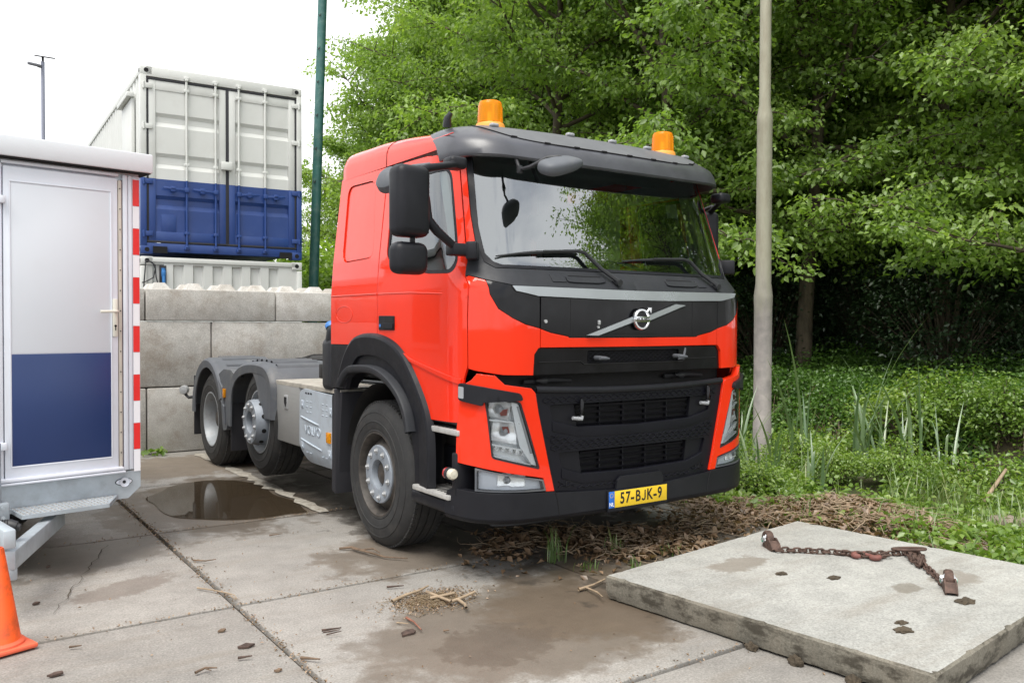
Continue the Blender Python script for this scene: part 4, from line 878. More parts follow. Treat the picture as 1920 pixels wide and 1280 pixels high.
# emblem: ring, arrow, name bar and the diagonal strip
def Fp(x, z, d): return S(x, z, d)
b = MB(); c = Vector(S(0.006, 1.620, 0.034)); b.lathe([(0.050, -0.012), (0.0505, 0.002), (0.056, 0.009), (0.066, 0.009), (0.071, 0.002), (0.0715, -0.014)], c, (0, -1, 0), 48, closed=True)
ar = Vector((0.052, -0.004, 0.056)); b.cyl(c+ar+Vector((-.012, 0, -.012)), c+ar+Vector((0.008, 0, 0.008)), 0.008, n=10)
b.prism([(0.045, 0.077), (0.082, 0.077), (0.078, 0.040), (0.068, 0.052), (0.062, 0.062)], lambda u, v, d: (c.x+u, c.y-d, c.z+v), -0.006, 0.008)
em = b.obj('emblem', M['chrome'], hatch)
b = MB(); b.box((c.x, c.y-0.006, c.z), (0.134, 0.012, 0.036), r=0.003); b.obj('name_bar', M['chrome'], em)
text_obj('VOLVO', 'lettering', M['black_ink'], em, 0.033, axes((1, 0, 0), (0, 0, 1), (0, -1, 0), (c.x, c.y-0.0125, c.z)), 0.0006, 1.05, 0.0006)
b = MB(); b.cyl(c+Vector((0, 0.004, 0)), c+Vector((0, 0.010, 0)), 0.052, n=32); b.obj('emblem_back', M['black_gloss'], em)
for pts in (((-0.443, 1.516), (-0.352, 1.514), (-0.055, 1.601), (-0.062, 1.634)), ((0.068, 1.640), (0.074, 1.606), (0.434, 1.718), (0.338, 1.724))):
    b = MB(); b.prism(pts, lambda u, v, d: S(u, v, d), 0.008, 0.022); b.obj('diagonal_bar', M['silver'], em)
    b = MB(); off = [(u+0.012, v-0.010) for u, v in pts]; b.prism(off, lambda u, v, d: S(u, v, d), 0.003, 0.009); b.obj('bar_edge', M['black_plastic'], em)
b = MB(); q = S(-0.335, 1.585, 0.0); b.box((q[0], q[1]-0.006, q[2]+0.012), (0.018, 0.016, 0.030), r=0.004); b.cyl((q[0]-.006, q[1], q[2]-0.018), (q[0]-.006, q[1]-0.012, q[2]-0.018), 0.008, n=10); b.obj('hatch_catch', M['bolt'], hatch)
b = MB(); q = S(-0.752, 1.602, 0.0); b.cyl(q, (q[0], q[1]-0.012, q[2]), 0.011, n=12); b.obj('hatch_lock', M['bolt'], hatch)
b = MB()
for x in (-0.56, 0.52): b.tube([S(x, z, 0.0025) for z in (1.745, 1.62, 1.503)], 0.0016, 4)
b.tube([S(x, 1.525, 0.0025) for x in (-0.2, 0, 0.2, 0.44)], 0.0016, 4); b.obj('seam', M['dark'], hatch)
# cowl grab steps and washer covers
for x0, x1 in ((-0.565, -0.255), (0.300, 0.605)):
    b = MB(); b.patch(rounded([(x0, 1.886), (x1, 1.886), (x1, 1.858), (x1-0.06, 1.848), (x0+0.05, 1.848), (x0, 1.852)], 0.01), S, 0.012, [], 0.05, 0.03); h_ = b.obj('grab_step', M['grey_plastic'], truck)
    b = MB(); b.patch(rounded([(x0+0.03, 1.894), (x1-0.02, 1.894), (x1-0.02, 1.889), (x0+0.03, 1.889)], 0.002), S, 0.004, [], 0.05, 0.01); b.obj('step_slot', M['dark'], h_)
for x0, x1 in ((-0.68, -0.572), (0.612, 0.70)):
    b = MB(); b.patch(rounded([(x0, 1.897), (x1, 1.897), (x1, 1.848), (x0, 1.848)], 0.006), S, 0.006, [], 0.05, 0.02); b.obj('washer_cover', M['grey_plastic'], truck)
# wipers
for pts, arm in (([(-1.026, 1.998), (-0.88, 2.020), (-0.741, 2.034), (-0.55, 2.046), (-0.382, 2.052)], [(-0.70, 2.040), (-0.42, 2.056), (-0.37, 2.046), (-0.26, 1.945), (-0.165, 1.862)]), ([(-0.032, 2.008), (0.12, 2.022), (0.253, 2.030), (0.45, 2.038), (0.607, 2.040)], [(0.25, 2.034), (0.55, 2.046), (0.615, 2.034), (0.70, 1.95), (0.795, 1.862)])):
    b = MB(); b.tube([S(a, z, 0.012) for a, z in pts], [0.005, 0.008, 0.012, 0.010, 0.006], 6); w = b.obj('wiper', M['cable'], truck)
    b = MB(); b.tube([S(a, z, 0.038 if k < 3 else 0.055-0.004*k) for k, (a, z) in enumerate(arm)], [0.008, 0.011, 0.013, 0.014, 0.017], 8); q = S(*arm[-1], 0.03); b.cyl((q[0], q[1]+0.04, q[2]), (q[0], q[1]-0.02, q[2]-0.008), 0.026, 0.022, n=14); b.obj('wiper_arm', M['cable'], w)
# --- roof
def zr(y): return float(np.interp(y, [-1.02, -0.9, -0.75, -0.55, -0.2, 0.2, 0.74], [2.70, 2.79, 2.855, 2.895, 2.945, 2.985, 3.0]))
b = MB(); ys = list(np.linspace(-0.90, 0.74, 30)); prof = []; n = 33
V = []
for y in ys+[0.775, 0.792, 0.796]:
    k = 0 if y <= 0.74 else (y-0.74)/0.056; wz = 1.148*(1-0.012*k*k); top = zr(min(y, 0.74))-0.10*k*k
    if y < -0.80: wz = 1.148-0.10*((-0.80-y)/0.22)**2
    for i in range(n):
        a = pi*i/(n-1); ca, sa = cos(a), sin(a); e = 2/4.2
        V.append((-wz*math.copysign(abs(ca)**e, ca), y, 2.706+(top-2.706)*abs(sa)**e))
m_ = len(ys)+3; b.add(V, [(j*n+i, j*n+i+1, (j+1)*n+i+1, (j+1)*n+i) for j in range(m_-1) for i in range(n-1)]); ROOF = b.obj('roof', M['red'], truck, 50)
b = MB()
for sg in (-1, 1): b.tube([(sg*(1.148*0.985)+sg*0.002, y, 2.700+0.085) for y in np.linspace(-0.9, 0.7, 9)], 0.004, 6)
b.obj('roof_crease', M['red'], ROOF, 60)
b = MB(); e = 2/4.2; b.tube([(-1.149*math.copysign(abs(cos(a))**e, cos(a)), 0.005, 2.706+(zr(0)-2.706+0.001)*abs(sin(a))**e) for a in np.linspace(0.0, pi, 25)], 0.0032, 5); b.obj('roof_seam', M['dark'], ROOF, 60)
# rear wall, underside, interior
b = MB(); b.prism([(-1.225, 1.43), (1.225, 1.43), (1.235, 1.8), (1.205, 2.07), (1.135, 2.72), (1.0, 2.86), (-1.0, 2.86), (-1.135, 2.72), (-1.205, 2.07), (-1.235, 1.8)], lambda u, v, d: (u, d, v), 0.765, 0.79); b.obj('rear_wall', M['red'], truck)
cab_in = MB(); cab_in.prism([(-1.1, 1.45), (1.1, 1.45), (1.12, 2.07), (1.05, 2.7), (0.95, 2.84), (-0.95, 2.84), (-1.05, 2.7), (-1.12, 2.07)], lambda u, v, d: (u, d, v), 0.745, 0.762)
cab_in.box((0, -0.2, 1.40), (2.2, 1.9, 0.06)); cab_in.box((0, -0.1, 2.80), (2.0, 1.7, 0.03))
for sg in (-1, 1): cab_in.box((sg*1.07, 0.38, 2.05), (0.05, 0.72, 1.2)); cab_in.box((sg*1.12, -0.45, 1.62), (0.03, 0.85, 0.50))
cab_in.box((0, -0.86, 2.735), (2.02, 0.28, 0.05), r=0.01)
for sg in (-1, 1): cab_in.box((sg*1.075, -0.36, 2.66), (0.035, 1.0, 0.13)); cab_in.box((sg*1.10, -0.80, 2.35), (0.03, 0.09, 0.62), rot=(-0.27, 0, 0)); cab_in.box((sg*1.165, -0.70, 1.85), (0.02, 0.60, 0.12))
INT = cab_in.obj('cab_interior', M['liner'], truck)
b = MB(); b.box((0, -0.98, 1.72), (2.1, 0.36, 0.42), r=0.08); b.box((0.35, -0.95, 1.92), (0.7, 0.25, 0.08), r=0.03); b.obj('dashboard', M['interior'], INT)
b = MB(); c = Vector((0.62, -0.62, 1.98)); b.lathe([(0.20, -0.015), (0.215, 0), (0.20, 0.015), (0.185, 0)], c, (0, -0.45, 0.89), 32, closed=True); b.tube([c+Vector((-0.2, 0, 0)), c, c+Vector((0.2, 0, 0))], 0.018, 6); b.tube([c, c+Vector((0, -0.2, -0.25))], 0.04, 8); b.obj('steering_wheel', M['cable'], INT)
for x in (-0.62, 0.62):
    b = MB(); b.box((x, -0.15, 1.72), (0.50, 0.50, 0.16), r=0.05); b.box((x, 0.14, 2.08), (0.48, 0.14, 0.68), r=0.06, rot=(-0.16, 0, 0)); b.box((x, 0.22, 2.50), (0.28, 0.10, 0.20), r=0.04); st = b.obj('seat', M['seat'], INT)
b = MB(); b.box((0.30, 0.2, 2.2), (0.05, 0.02, 1.1), r=0.004); b.obj('seat_belt', M['redtrim'], INT)
b = MB(); b.box((0, -0.70, 2.70), (1.8, 0.20, 0.10), r=0.04); b.obj('header_shelf', M['liner'], INT)
b = MB(); p = S(-0.62, 2.40, -0.06); b.tube([(p[0]-0.02, p[1]+0.08, 2.66), (p[0], p[1], 2.50), (p[0], p[1]-0.01, 2.30)], 0.012, 8)
b.prism(rounded([(-0.078, 0.08), (0.078, 0.08), (0.074, -0.055), (0.025, -0.095), (-0.025, -0.095), (-0.074, -0.055)], 0.03), lambda u, v, d: (p[0]+u*0.84+d*0.54, p[1]-0.01-u*0.54+d*0.84, 2.215+v), -0.02, 0.025); b.obj('inside_mirror', M['cable'], INT)
# --- sun visor over the screen
VP = [(2.640, 0.135, 0.0), (2.650, 0.140, 0.004), (2.685, 0.128, 0.006), (2.72, 0.110, 0.005), (2.752, 0.085, 0.0), (2.785, 0.032, -0.012), (2.815, -0.020, -0.03), (2.842, -0.07, -0.055), (2.862, -0.115, -0.08), (2.862, -0.20, -0.12), (2.83, -0.28, -0.16)]
def visor_pt(t, z, fwd, dw):
    """t in [-1,1] across; fwd forward of the screen line; plan is a rounded rectangle back to y about -0.82"""
    hw = 1.155+dw; R = 0.30; y0 = -1.035-fwd+0.028*0; L = [(0, y0-0.05)]
    Lf = hw-R; La = R*pi/2; Ls = 0.11; tot = Lf+La+Ls; s = abs(t)*tot; sg = -1 if t < 0 else 1
    if s < Lf: x = s; y = y0-0.045*(1-(s/Lf)**2)
    elif s < Lf+La: a = (s-Lf)/R; x = Lf+R*sin(a); y = y0+R*(1-cos(a))
    else: x = hw; y = y0+R+(s-Lf-La)
    return (sg*x, y, z-0.012*(abs(t)**4)-0.030*(1-abs(t)**2)*max(0.0, (2.86-z)/0.22))
def visor_mesh(rows, name, mat, parent, t0=-1, t1=1, th=0.012):
    n = 61; ts = [t0+(t1-t0)*i/(n-1) for i in range(n)]; b = MB(); V = [visor_pt(t, *r) for r in rows for t in ts]; m = len(rows)
    F = [(j*n+i, j*n+i+1, (j+1)*n+i+1, (j+1)*n+i) for j in range(m-1) for i in range(n-1)]; b.add(V, F)
    inn = [visor_pt(t, r[0]-0.004, r[1]-th, r[2]-th) for r in rows for t in ts]; b.add(inn, F, 1)
    for j in (0, m-1):
        a = [V[j*n+i] for i in range(n)]; c = [inn[j*n+i] for i in range(n)]; b.add(a+c, [(i, i+1, n+i+1, n+i) for i in range(n-1)])
    for i in (0, n-1):
        a = [V[j*n+i] for j in range(m)]; c = [inn[j*n+i] for j in range(m)]; b.add(a+c, [(j, j+1, m+j+1, m+j) for j in range(m-1)])
    return b.obj(name, mat, parent, 40)
VIS = visor_mesh(VP, 'sun_visor', [M['visor'], M['visor_under']], truck)
b = MB()
def vq(t, q):
    """point on the visor at row position q"""
    i = min(int(q), len(VP)-2); f = q-i; r = [VP[i][k]*(1-f)+VP[i+1][k]*f for k in range(3)]; return Vector(visor_pt(t, *r))
def arc_q(t): a = min(1, abs(t)/0.72); return 4.0+4.0*a**7
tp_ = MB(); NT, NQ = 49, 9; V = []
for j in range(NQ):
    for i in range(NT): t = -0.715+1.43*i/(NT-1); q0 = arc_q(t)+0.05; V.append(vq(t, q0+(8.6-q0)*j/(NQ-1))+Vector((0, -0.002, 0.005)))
tp_.add(V, [(j*NT+i, j*NT+i+1, (j+1)*NT+i+1, (j+1)*NT+i) for j in range(NQ-1) for i in range(NT-1)]); tp_.obj('visor_skylit_panel', M['visor_top_skylit'], VIS, 60)  # overlay sheet that carries the lighter, sky-lit grey
b.tube([vq(t, arc_q(t))+Vector((0, -0.001, 0.001)) for t in np.linspace(-0.72, 0.72, 61)], 0.0045, 6)
b.obj('visor_groove', M['dark'], VIS)
for t in (-0.56, -0.40, -0.24, -0.08, 0.08, 0.24, 0.40, 0.55): p = vq(t, arc_q(t)); b = MB(); b.box(p+Vector((0, -0.003, 0.004)), (0.045, 0.012, 0.012), r=0.003); b.obj('visor_clip', M['dark'], VIS)
b = MB(); 
for t, q in ((-0.62, 7.6), (-0.18, 8.0), (0.10, 8.0), (0.36, 8.0), (0.66, 7.4)):
    p = vq(t, q); bb = MB(); bb.box(p+Vector((0, 0.0, 0.013)), (0.060, 0.04, 0.026), r=0.011, seg=3); l_ = bb.obj('marker_light', M['clear'], VIS)
b = MB(); b.tube([(-1.06, -0.70, 2.87), (-1.07, -0.72, 2.92), (-1.055, -0.74, 2.955)], [0.03, 0.024, 0.014], 10); b.obj('roof_aerial', M['cable'], ROOF)
# --- beacons
for x in (-0.79, 0.79):
    base = Vector((x, -0.80, 2.858)); b = MB(); b.lathe([(0.098, -0.03), (0.098, 0.030), (0.092, 0.044), (0.075, 0.050), (0.0, 0.050)], base, (0, 0, 1), 32); bc = b.obj('beacon', M['orange_base'], truck)
    b = MB(); prof = [(0.084, 0.050), (0.083, 0.065), (0.079, 0.155), (0.076, 0.178), (0.069, 0.190), (0.05, 0.196), (0.0, 0.198)]
    n = 72; V = []
    for r, h in prof:
        for k in range(n): a = 2*pi*k/n; rr = r*(1+(0.018 if k % 2 else 0) if 0.06 < h < 0.17 else 1); V.append(base+Vector((cos(a)*rr, sin(a)*rr, h)))
    b.add(V, [(i*n+k, i*n+(k+1) % n, (i+1)*n+(k+1) % n, (i+1)*n+k) for i in range(len(prof)-1) for k in range(n)]); b.obj('dome', M['amber'], bc, 25)
    b = MB(); b.cyl(base+Vector((0, 0, 0.05)), base+Vector((0, 0, 0.12)), 0.016, n=12); b.prism([(-.05, 0.07), (.05, 0.07), (.05, 0.17), (-.05, 0.17)], lambda u, v, d: tuple(base+Vector((u*0.7+d, u*0.7-d, v))), 0.018, 0.024); b.obj('reflector', M['reflector'], bc)
# --- mirrors
def mirror_set(sg):
    b = MB(); m = (lambda x, y, z: (sg*x, y, z)) if sg < 0 else (lambda x, y, z: (1.20+0.30*(x-1.20)-0.12*(y+1.15), -1.06+0.80*(x-1.20)+0.30*(y+1.15), z))
    b.box(m(1.585, -1.17, 2.285), (0.225, 0.15, 0.41), r=0.05, seg=4, rot=(0, 0, 0.12 if sg < 0 else 1.2)); mr = b.obj('side_mirror', M['black_plastic'], truck)
    b = MB(); b.box(m(1.575, -1.092, 2.285), (0.185, 0.006, 0.35), r=0.002, rot=(0, 0, 0.12 if sg < 0 else 1.2)); b.obj('mirror_glass', M['mirror'], mr)
    b = MB(); b.box(m(1.588, -1.165, 1.960), (0.225, 0.13, 0.185), r=0.05, seg=4, rot=(0, 0, 0.12 if sg < 0 else 1.2)); b.box(m(1.56, -1.16, 2.065), (0.025, 0.03, 0.06), r=0.005); lo = b.obj('lower_mirror', M['black_plastic'], mr)
    b = MB(); b.box(m(1.58, -1.098, 1.960), (0.18, 0.006, 0.14), r=0.002, rot=(0, 0, 0.12 if sg < 0 else 1.2)); b.obj('lower_mirror_glass', M['mirror'], mr)
    b = MB(); b.tube([m(1.52, -1.16, 2.465), m(1.46, -1.16, 2.492), m(1.36, -1.14, 2.515), m(1.24, -1.10, 2.545), m(1.19, -1.07, 2.552)], [0.026, 0.024, 0.022, 0.022, 0.022], 12); b.box(m(1.215, -1.06, 2.56), (0.12, 0.12, 0.075), r=0.025, seg=3); b.obj('upper_arm', M['black_plastic'], mr)
    b = MB(); b.tube([m(1.50, -1.17, 2.42), m(1.475, -1.17, 2.30), m(1.465, -1.17, 2.19), m(1.40, -1.17, 2.125), m(1.30, -1.16, 2.060), m(1.245, -1.14, 2.035)], [0.02, 0.024, 0.03, 0.028, 0.024, 0.024], 12); b.box(m(1.215, -1.135, 2.030), (0.17, 0.10, 0.072), r=0.012); b.box(m(1.155, -1.165, 2.025), (0.07, 0.11, 0.11), r=0.015, rot=(0, 0, sg*0.7)); b.obj('lower_arm', M['black_plastic'], mr)
    b = MB(); b.lathe([(0.001, 0.055), (0.06, 0.045), (0.09, 0.018), (0.095, -0.02), (0.09, -0.03), (0.0, -0.03)], m(1.60, -0.96, 2.44), Vector((sg*0.7, -0.3, 0.6)), 24); b.tube([m(1.60, -0.97, 2.46), m(1.50, -1.06, 2.51), m(1.42, -1.12, 2.52)], 0.015, 8); b.obj('wide_mirror', M['fender_grey'], mr)
mirror_set(-1); mirror_set(1)
b = MB(); q = (-0.825, -1.19, 2.545); b.tube([(-0.83, -1.13, 2.66), q, (-0.80, -1.27, 2.552), (-0.74, -1.36, 2.60), (-0.69, -1.41, 2.605), (-0.65, -1.43, 2.585)], 0.0125, 10); b.box((q[0], q[1], q[2]), (0.035, 0.035, 0.05), r=0.01)
fm = b.obj('front_mirror', M['cable'], truck)
bm = bmesh.new(); bmesh.ops.create_uvsphere(bm, u_segments=28, v_segments=18, radius=1.0)
for v in bm.verts:
    x, y, z = v.co; e = 0.62; s_ = lambda a: math.copysign(abs(a)**e, a); v.co = Vector((s_(x)*0.155, s_(y)*0.085, (s_(z) if z > 0 else z)*0.045*(1-0.25*x)))
me = bpy.data.meshes.new('mirror_shell'); bm.to_mesh(me); bm.free(); me.materials.append(M['fender_grey']); me.polygons.foreach_set('use_smooth', [True]*len(me.polygons))
o = link('mirror_shell', me, fm); o.location = (-0.70, -1.44, 2.546); o.rotation_euler = (0.35, -0.30, 0.1)
# --- bumper corner: red surround, headlamp, brow, fog lamp
hl_red = [(1.30, 1.205), (1.225, 1.248), (1.19, 1.288), (1.085, 1.276), (1.03, 1.222), (.865, 1.197), (.834, 1.167), (.809, 1.035), (.732, .716), (.692, .559), (.752, .561), (.775, .646), (1.202, .733), (1.325, .751), (1.320, .949), (1.300, 1.11)]
hl = [(1.149, 1.150), (.936, 1.118), (.797, .699), (1.104, .782), (1.118, .913), (1.133, 1.044)]; hl_r = rounded(hl, 0.02)
for sg, o in zip((-1, 1), panel('lamp_surround', hl_red, M['red'], 0.022, [hl_r], h=0.05, skirt=0.05)):
    bx = MB(); bx.patch(mir(hl_r, sg), S, -0.045, [], 0.06, 0); H = bx.obj('headlight', M['lamp_grey'], truck)
    b = MB(); inn = rounded([(1.138, 1.141), (.945, 1.110), (.811, .714), (1.096, .790), (1.108, .913), (1.122, 1.04)], 0.02); b.patch(mir(hl_r, sg), S, 0.018, [mir(inn, sg)], 0.05, 0.06); b.obj('lamp_bezel', M['gasket'], H)
    b = MB(); b.patch(mir(inn, sg), S, 0.020, [], 0.05, 0); b.obj('lens', M['lens'], H)
    # reflector bowls, light guide, dividers
    for (u0, u1, v0, v1, nm) in ((1.125, 0.995, 1.02, 1.125, 'reflector'), (1.105, 0.945, 0.875, 1.005, 'reflector')):
        b = MB(); N = 9; V = []
        for j in range(N):
            for i in range(N):
                a, c_ = i/(N-1), j/(N-1); u = u0+(u1-u0)*a-0.02*(c_-0.5); v = v0+(v1-v0)*c_+0.03*(a-0.5)*-1; dd = -0.038+0.045*((2*a-1)**2+(2*c_-1)**2)*0.5+0.004*sin(a*21)*sin(c_*15); V.append(S(sg*u, v, dd))
        b.add(V, [(j*N+i, j*N+i+1, (j+1)*N+i+1, (j+1)*N+i) for j in range(N-1) for i in range(N-1)]); rf_ = b.obj(nm, M['reflector'], H)
        cu, cv = (u0+u1)/2, (v0+v1)/2; p = Vector(S(sg*cu, cv, -0.03)); b = MB(); b.lathe([(0.0, 0.034), (0.018, 0.028), (0.026, 0.012), (0.028, 0.0)], p, Vector((0, -1, 0)), 16); b.obj('bulb', M['clear'], rf_)
        b = MB(); b.prism([(cu-0.0, cv-0.006), (cu-0.052, cv+0.004), (cu-0.045, cv-0.035), (cu-0.008, cv-0.038)] if v0 > 0.95 else [(cu+0.02, cv+0.03), (cu-0.02, cv+0.03), (cu-0.03, cv-0.01), (cu+0.005, cv-0.01)], lambda u, v, d: S(sg*u, v, d), -0.006, -0.002); b.obj('painted_reflection', M['lamp_red'], rf_)  # red patch painted into the bowl as a reflection
    for pts, nm in (([(1.132, 1.018), (0.975, 0.998), (0.972, 0.990), (1.130, 1.008)], 'divider'), ([(1.112, 0.872), (0.925, 0.832), (0.922, 0.820), (1.110, 0.860)], 'divider'), ([(1.108, 0.802), (0.86, 0.737), (0.858, 0.728), (1.106, 0.792)], 'divider')):
        b = MB(); b.prism(pts, lambda u, v, d: S(sg*u, v, d), -0.045, 0.008); b.obj(nm, M['lamp_grey'], H)
    b = MB(); b.prism([(0.990, 1.118), (0.946, 1.108), (0.815, 0.722), (0.850, 0.732), (0.935, 0.85), (0.965, 0.99)], lambda u, v, d: S(sg*u, v, d), -0.04, 0.004); b.obj('light_guide', M['lamp_grey'], H)
    b = MB(); b.prism([(0.955, 1.09), (0.940, 1.09), (0.845, 0.80), (0.86, 0.80)], lambda u, v, d: S(sg*u, v, d), 0.004, 0.009); b.obj('light_guide_strip', M['clear'], H)
    b = MB()
    for k in range(5): p = S(sg*(1.085-0.045*k), 0.842-0.010*k, -0.02); b.lathe([(0.004, -0.005), (0.014, 0.005), (0.017, 0.016)], p, (0, -1, 0), 10)
    b.obj('led_row', M['reflector'], H)
    # brow
    b = MB(); brow = rounded([(1.292, 1.232), (1.158, 1.212), (.945, 1.171), (.928, 1.127), (1.15, 1.118), (1.152, 1.096), (1.294, 1.128)], 0.018); b.patch(mir(brow, sg), S, 0.048, [], 0.05, 0.03); br = b.obj('lamp_brow', M['black_plastic'], truck)
    b = MB(); b.patch(mir(rounded([(1.290, 1.212), (1.258, 1.207), (1.258, 1.138), (1.290, 1.142)], 0.006), sg), S, 0.051, [], 0.05, 0.01); b.obj('side_marker', M['clear'], br)
    # fog lamp
    fog = [(1.200, .722), (.776, .636), (.755, .566), (1.200, .584)]; fg = MB(); fgi = rounded([(1.188, .710), (.786, .629), (.770, .577), (1.188, .594)], 0.008)
    fg.patch(mir(fog, sg), S, 0.024, [mir(fgi, sg)], 0.05, 0.05); F_ = fg.obj('fog_lamp', M['fender_grey'], truck)
    b = MB(); b.patch(mir(fgi, sg), S, -0.012, [], 0.05, 0); b.obj('fog_reflector', M['white_trim'], F_)
    b = MB(); b.patch(mir(fgi, sg), S, 0.022, [], 0.05, 0); b.obj('fog_lens', M['lens'], F_)
    b = MB(); N = 9; V = []
    for j in range(N):
        for i in range(N):
            a, c_ = i/(N-1), j/(N-1); u = 1.07-0.18*a; v = 0.606+0.075*c_+(0.01 if a < 0.5 else 0.0); V.append(S(sg*u, v, -0.008+0.012*((2*a-1)**2+(2*c_-1)**2)*0.5+0.004*sin(a*17)))
    b.add(V, [(j*N+i, j*N+i+1, (j+1)*N+i+1, (j+1)*N+i) for j in range(N-1) for i in range(N-1)]); b.obj('fog_bowl', M['reflector'], F_)
    p = Vector(S(sg*1.01, 0.648, 0.0)); b = MB(); b.lathe([(0.0, 0.02), (0.014, 0.016), (0.022, 0.002)], p, (0, -1, 0), 14); b.obj('bulb', M['clear'], F_)
# --- dark void between cab and bumper with pipes
b = MB(); b.box((0, -1.10, 0.90), (2.0, 0.14, 0.95)); b.box((0, -0.6, 1.20), (1.9, 1.1, 0.10)); b.obj('front_crossmember', M['chassis'], truck)
PIPE = std('pipe_grey', (0.045, 0.045, 0.048), 0.5)
for x in (-0.60, 0.62): b = MB(); b.tube([(x-0.20, -1.20, 1.222), (x, -1.24, 1.232), (x+0.16, -1.22, 1.222)], 0.014, 8); b.lathe([(0.0, 0.0), (0.024, 0.0), (0.026, 0.03), (0.012, 0.06), (0.012, 0.08)], (x-0.05, -1.235, 1.230), (-1, 0, 0), 12); b.obj('coolant_pipe', PIPE, truck)
# --- lower grille
gr = [(0, 1.168), (.4, 1.172), (.826, 1.190), (.832, 1.150), (.809, 1.03), (.732, .712), (.684, .551), (.40, .528), (.156, .518), (0, .518)]
op1 = [(.722, 1.088), (.690, .985), (.48, .940), (0, .928), (-.48, .940), (-.690, .985), (-.722, 1.088)]
op2 = [(.655, .790), (.618, .688), (.46, .643), (0, .632), (-.46, .643), (-.618, .688), (-.655, .790)]
GR = panel('lower_grille', gr, M['grille_black'], 0.006, [rounded(op1, 0.015), rounded(op2, 0.015)], h=0.06, skirt=0.07, sym=True)
b = MB()
N = 41; R_ = 9; V = []
for j in range(R_):
    a = pi*j/(R_-1)
    for i in range(N):
        u = -0.826+1.652*i/(N-1); V.append(S(u, 1.163+0.024*(u/0.826)**2+0.022*cos(a), 0.006+0.022*sin(a)))
b.add(V, [(j*N+i, j*N+i+1, (j+1)*N+i+1, (j+1)*N+i) for j in range(R_-1) for i in range(N-1)]); b.obj('top_roll', M['black_plastic'], GR, 60)
for op, lips in ((op1, ((.700, .985), (.49, .938), (0, .926))), (op2, ((.628, .688), (.47, .641), (0, .630)))):
    b = MB(); b.patch(rounded([(a*1.01, z) for a, z in op], 0.015), S, -0.055, [], 0.06, 0); b.obj('grille_back', M['dark'], GR)
    zt, zb = op[0][1], op[3][1]; cx = 0.50 if op is op1 else 0.46
    for k in range(4):     # slats
        z = zt-0.020-k*(zt-zb-0.035)/3.2; bb = MB(); V = []
        for i in range(25):
            u = -cx+2*cx*i/24; V += [S(u, z+0.006, -0.018), S(u, z-0.010, -0.030), S(u, z-0.013, -0.048), S(u, z+0.004, -0.05)]
        bb.add(V, [(i*4+q, i*4+(q+1) % 4, i*4+4+(q+1) % 4, i*4+4+q) for i in range(24) for q in range(4)]); bb.add(V[:4], [(0, 1, 2, 3)]); bb.add(V[-4:], [(0, 1, 2, 3)]); bb.obj('slat', M['slat'], GR)
    for u in (-0.30, -0.1, 0.1, 0.30):
        bb = MB(); bb.prism([(u-.004, zt), (u+.004, zt), (u+.004, zb), (u-.004, zb)], lambda p, q, d: S(p, q, d), -0.05, -0.026); bb.obj('slat_support', M['slat'], GR)
    for sg in (-1, 1):     # solid end plates
        bb = MB(); e0 = [(op[0][0]-0.004, op[0][1]-0.004), (op[1][0]-0.002, op[1][1]), (cx+0.07, zb+0.006), (cx, zb+0.004), (cx+0.02, zt-0.004)]; bb.patch(mir(e0, sg), S, -0.012, [], 0.06, 0.03); bb.obj('end_plate', M['slat'], GR)
    bb = MB(); L = [(-a, z) for a, z in lips]+[(a, z) for a, z in reversed(lips[:-1])]; n = len(L); up_ = rounded([(-a, z) for a, z in lips]+[(a, z) for a, z in reversed(lips[:-1])]+[(9, 9)], 0)
    prof = [(0.004, -0.045), (0.004, 0.005), (0.000, 0.009), (-0.048, 0.011), (-0.060, 0.009), (-0.063, 0.0)]
    dense = []
    for i in range(n-1):
        m = 12
        for k in range(m): t = k/m; dense.append((L[i][0]*(1-t)+L[i+1][0]*t, L[i][1]*(1-t)+L[i+1][1]*t))
    dense.append(L[-1]); V = [S(u, z+dz, d) for u, z in dense for dz, d in prof]; P = len(prof)
    bb.add(V, [(i*P+q, i*P+q+1, (i+1)*P+q+1, (i+1)*P+q) for i in range(len(dense)-1) for q in range(P-1)]); bb.obj('shelf_lip', M['grille_black'], GR, 28)
ingr = lambda u, z: inpoly((abs(u), z), [(0, 1.14), (.79, 1.145), (.775, 1.03), (.70, .72), (.655, .575), (.42, .55), (0, .56)]) and not inpoly((u, z), [(a*1.06, z2+(0.012 if z2 > 1.0 or 0.75 < z2 < 0.85 else -0.07)) for a, z2 in op1]) and not inpoly((u, z), [(a*1.06, z2+(0.012 if z2 > 0.75 else -0.07)) for a, z2 in op2])
honey(GR, -0.80, 0.80, 0.56, 1.14, 0.030, 0.021, 0.009, 0.0042, keep=ingr)
for x, z in ((-0.575, 0.590), (0.575, 0.600)):
    p = S(x, z, 0.008); b = MB(); b.lathe([(0.0, -0.02), (0.014, -0.02), (0.016, 0.001), (0.021, 0.002), (0.021, -0.004)], p, (0, -1, 0), 16); b.obj('tow_hole', M['dark'], GR)
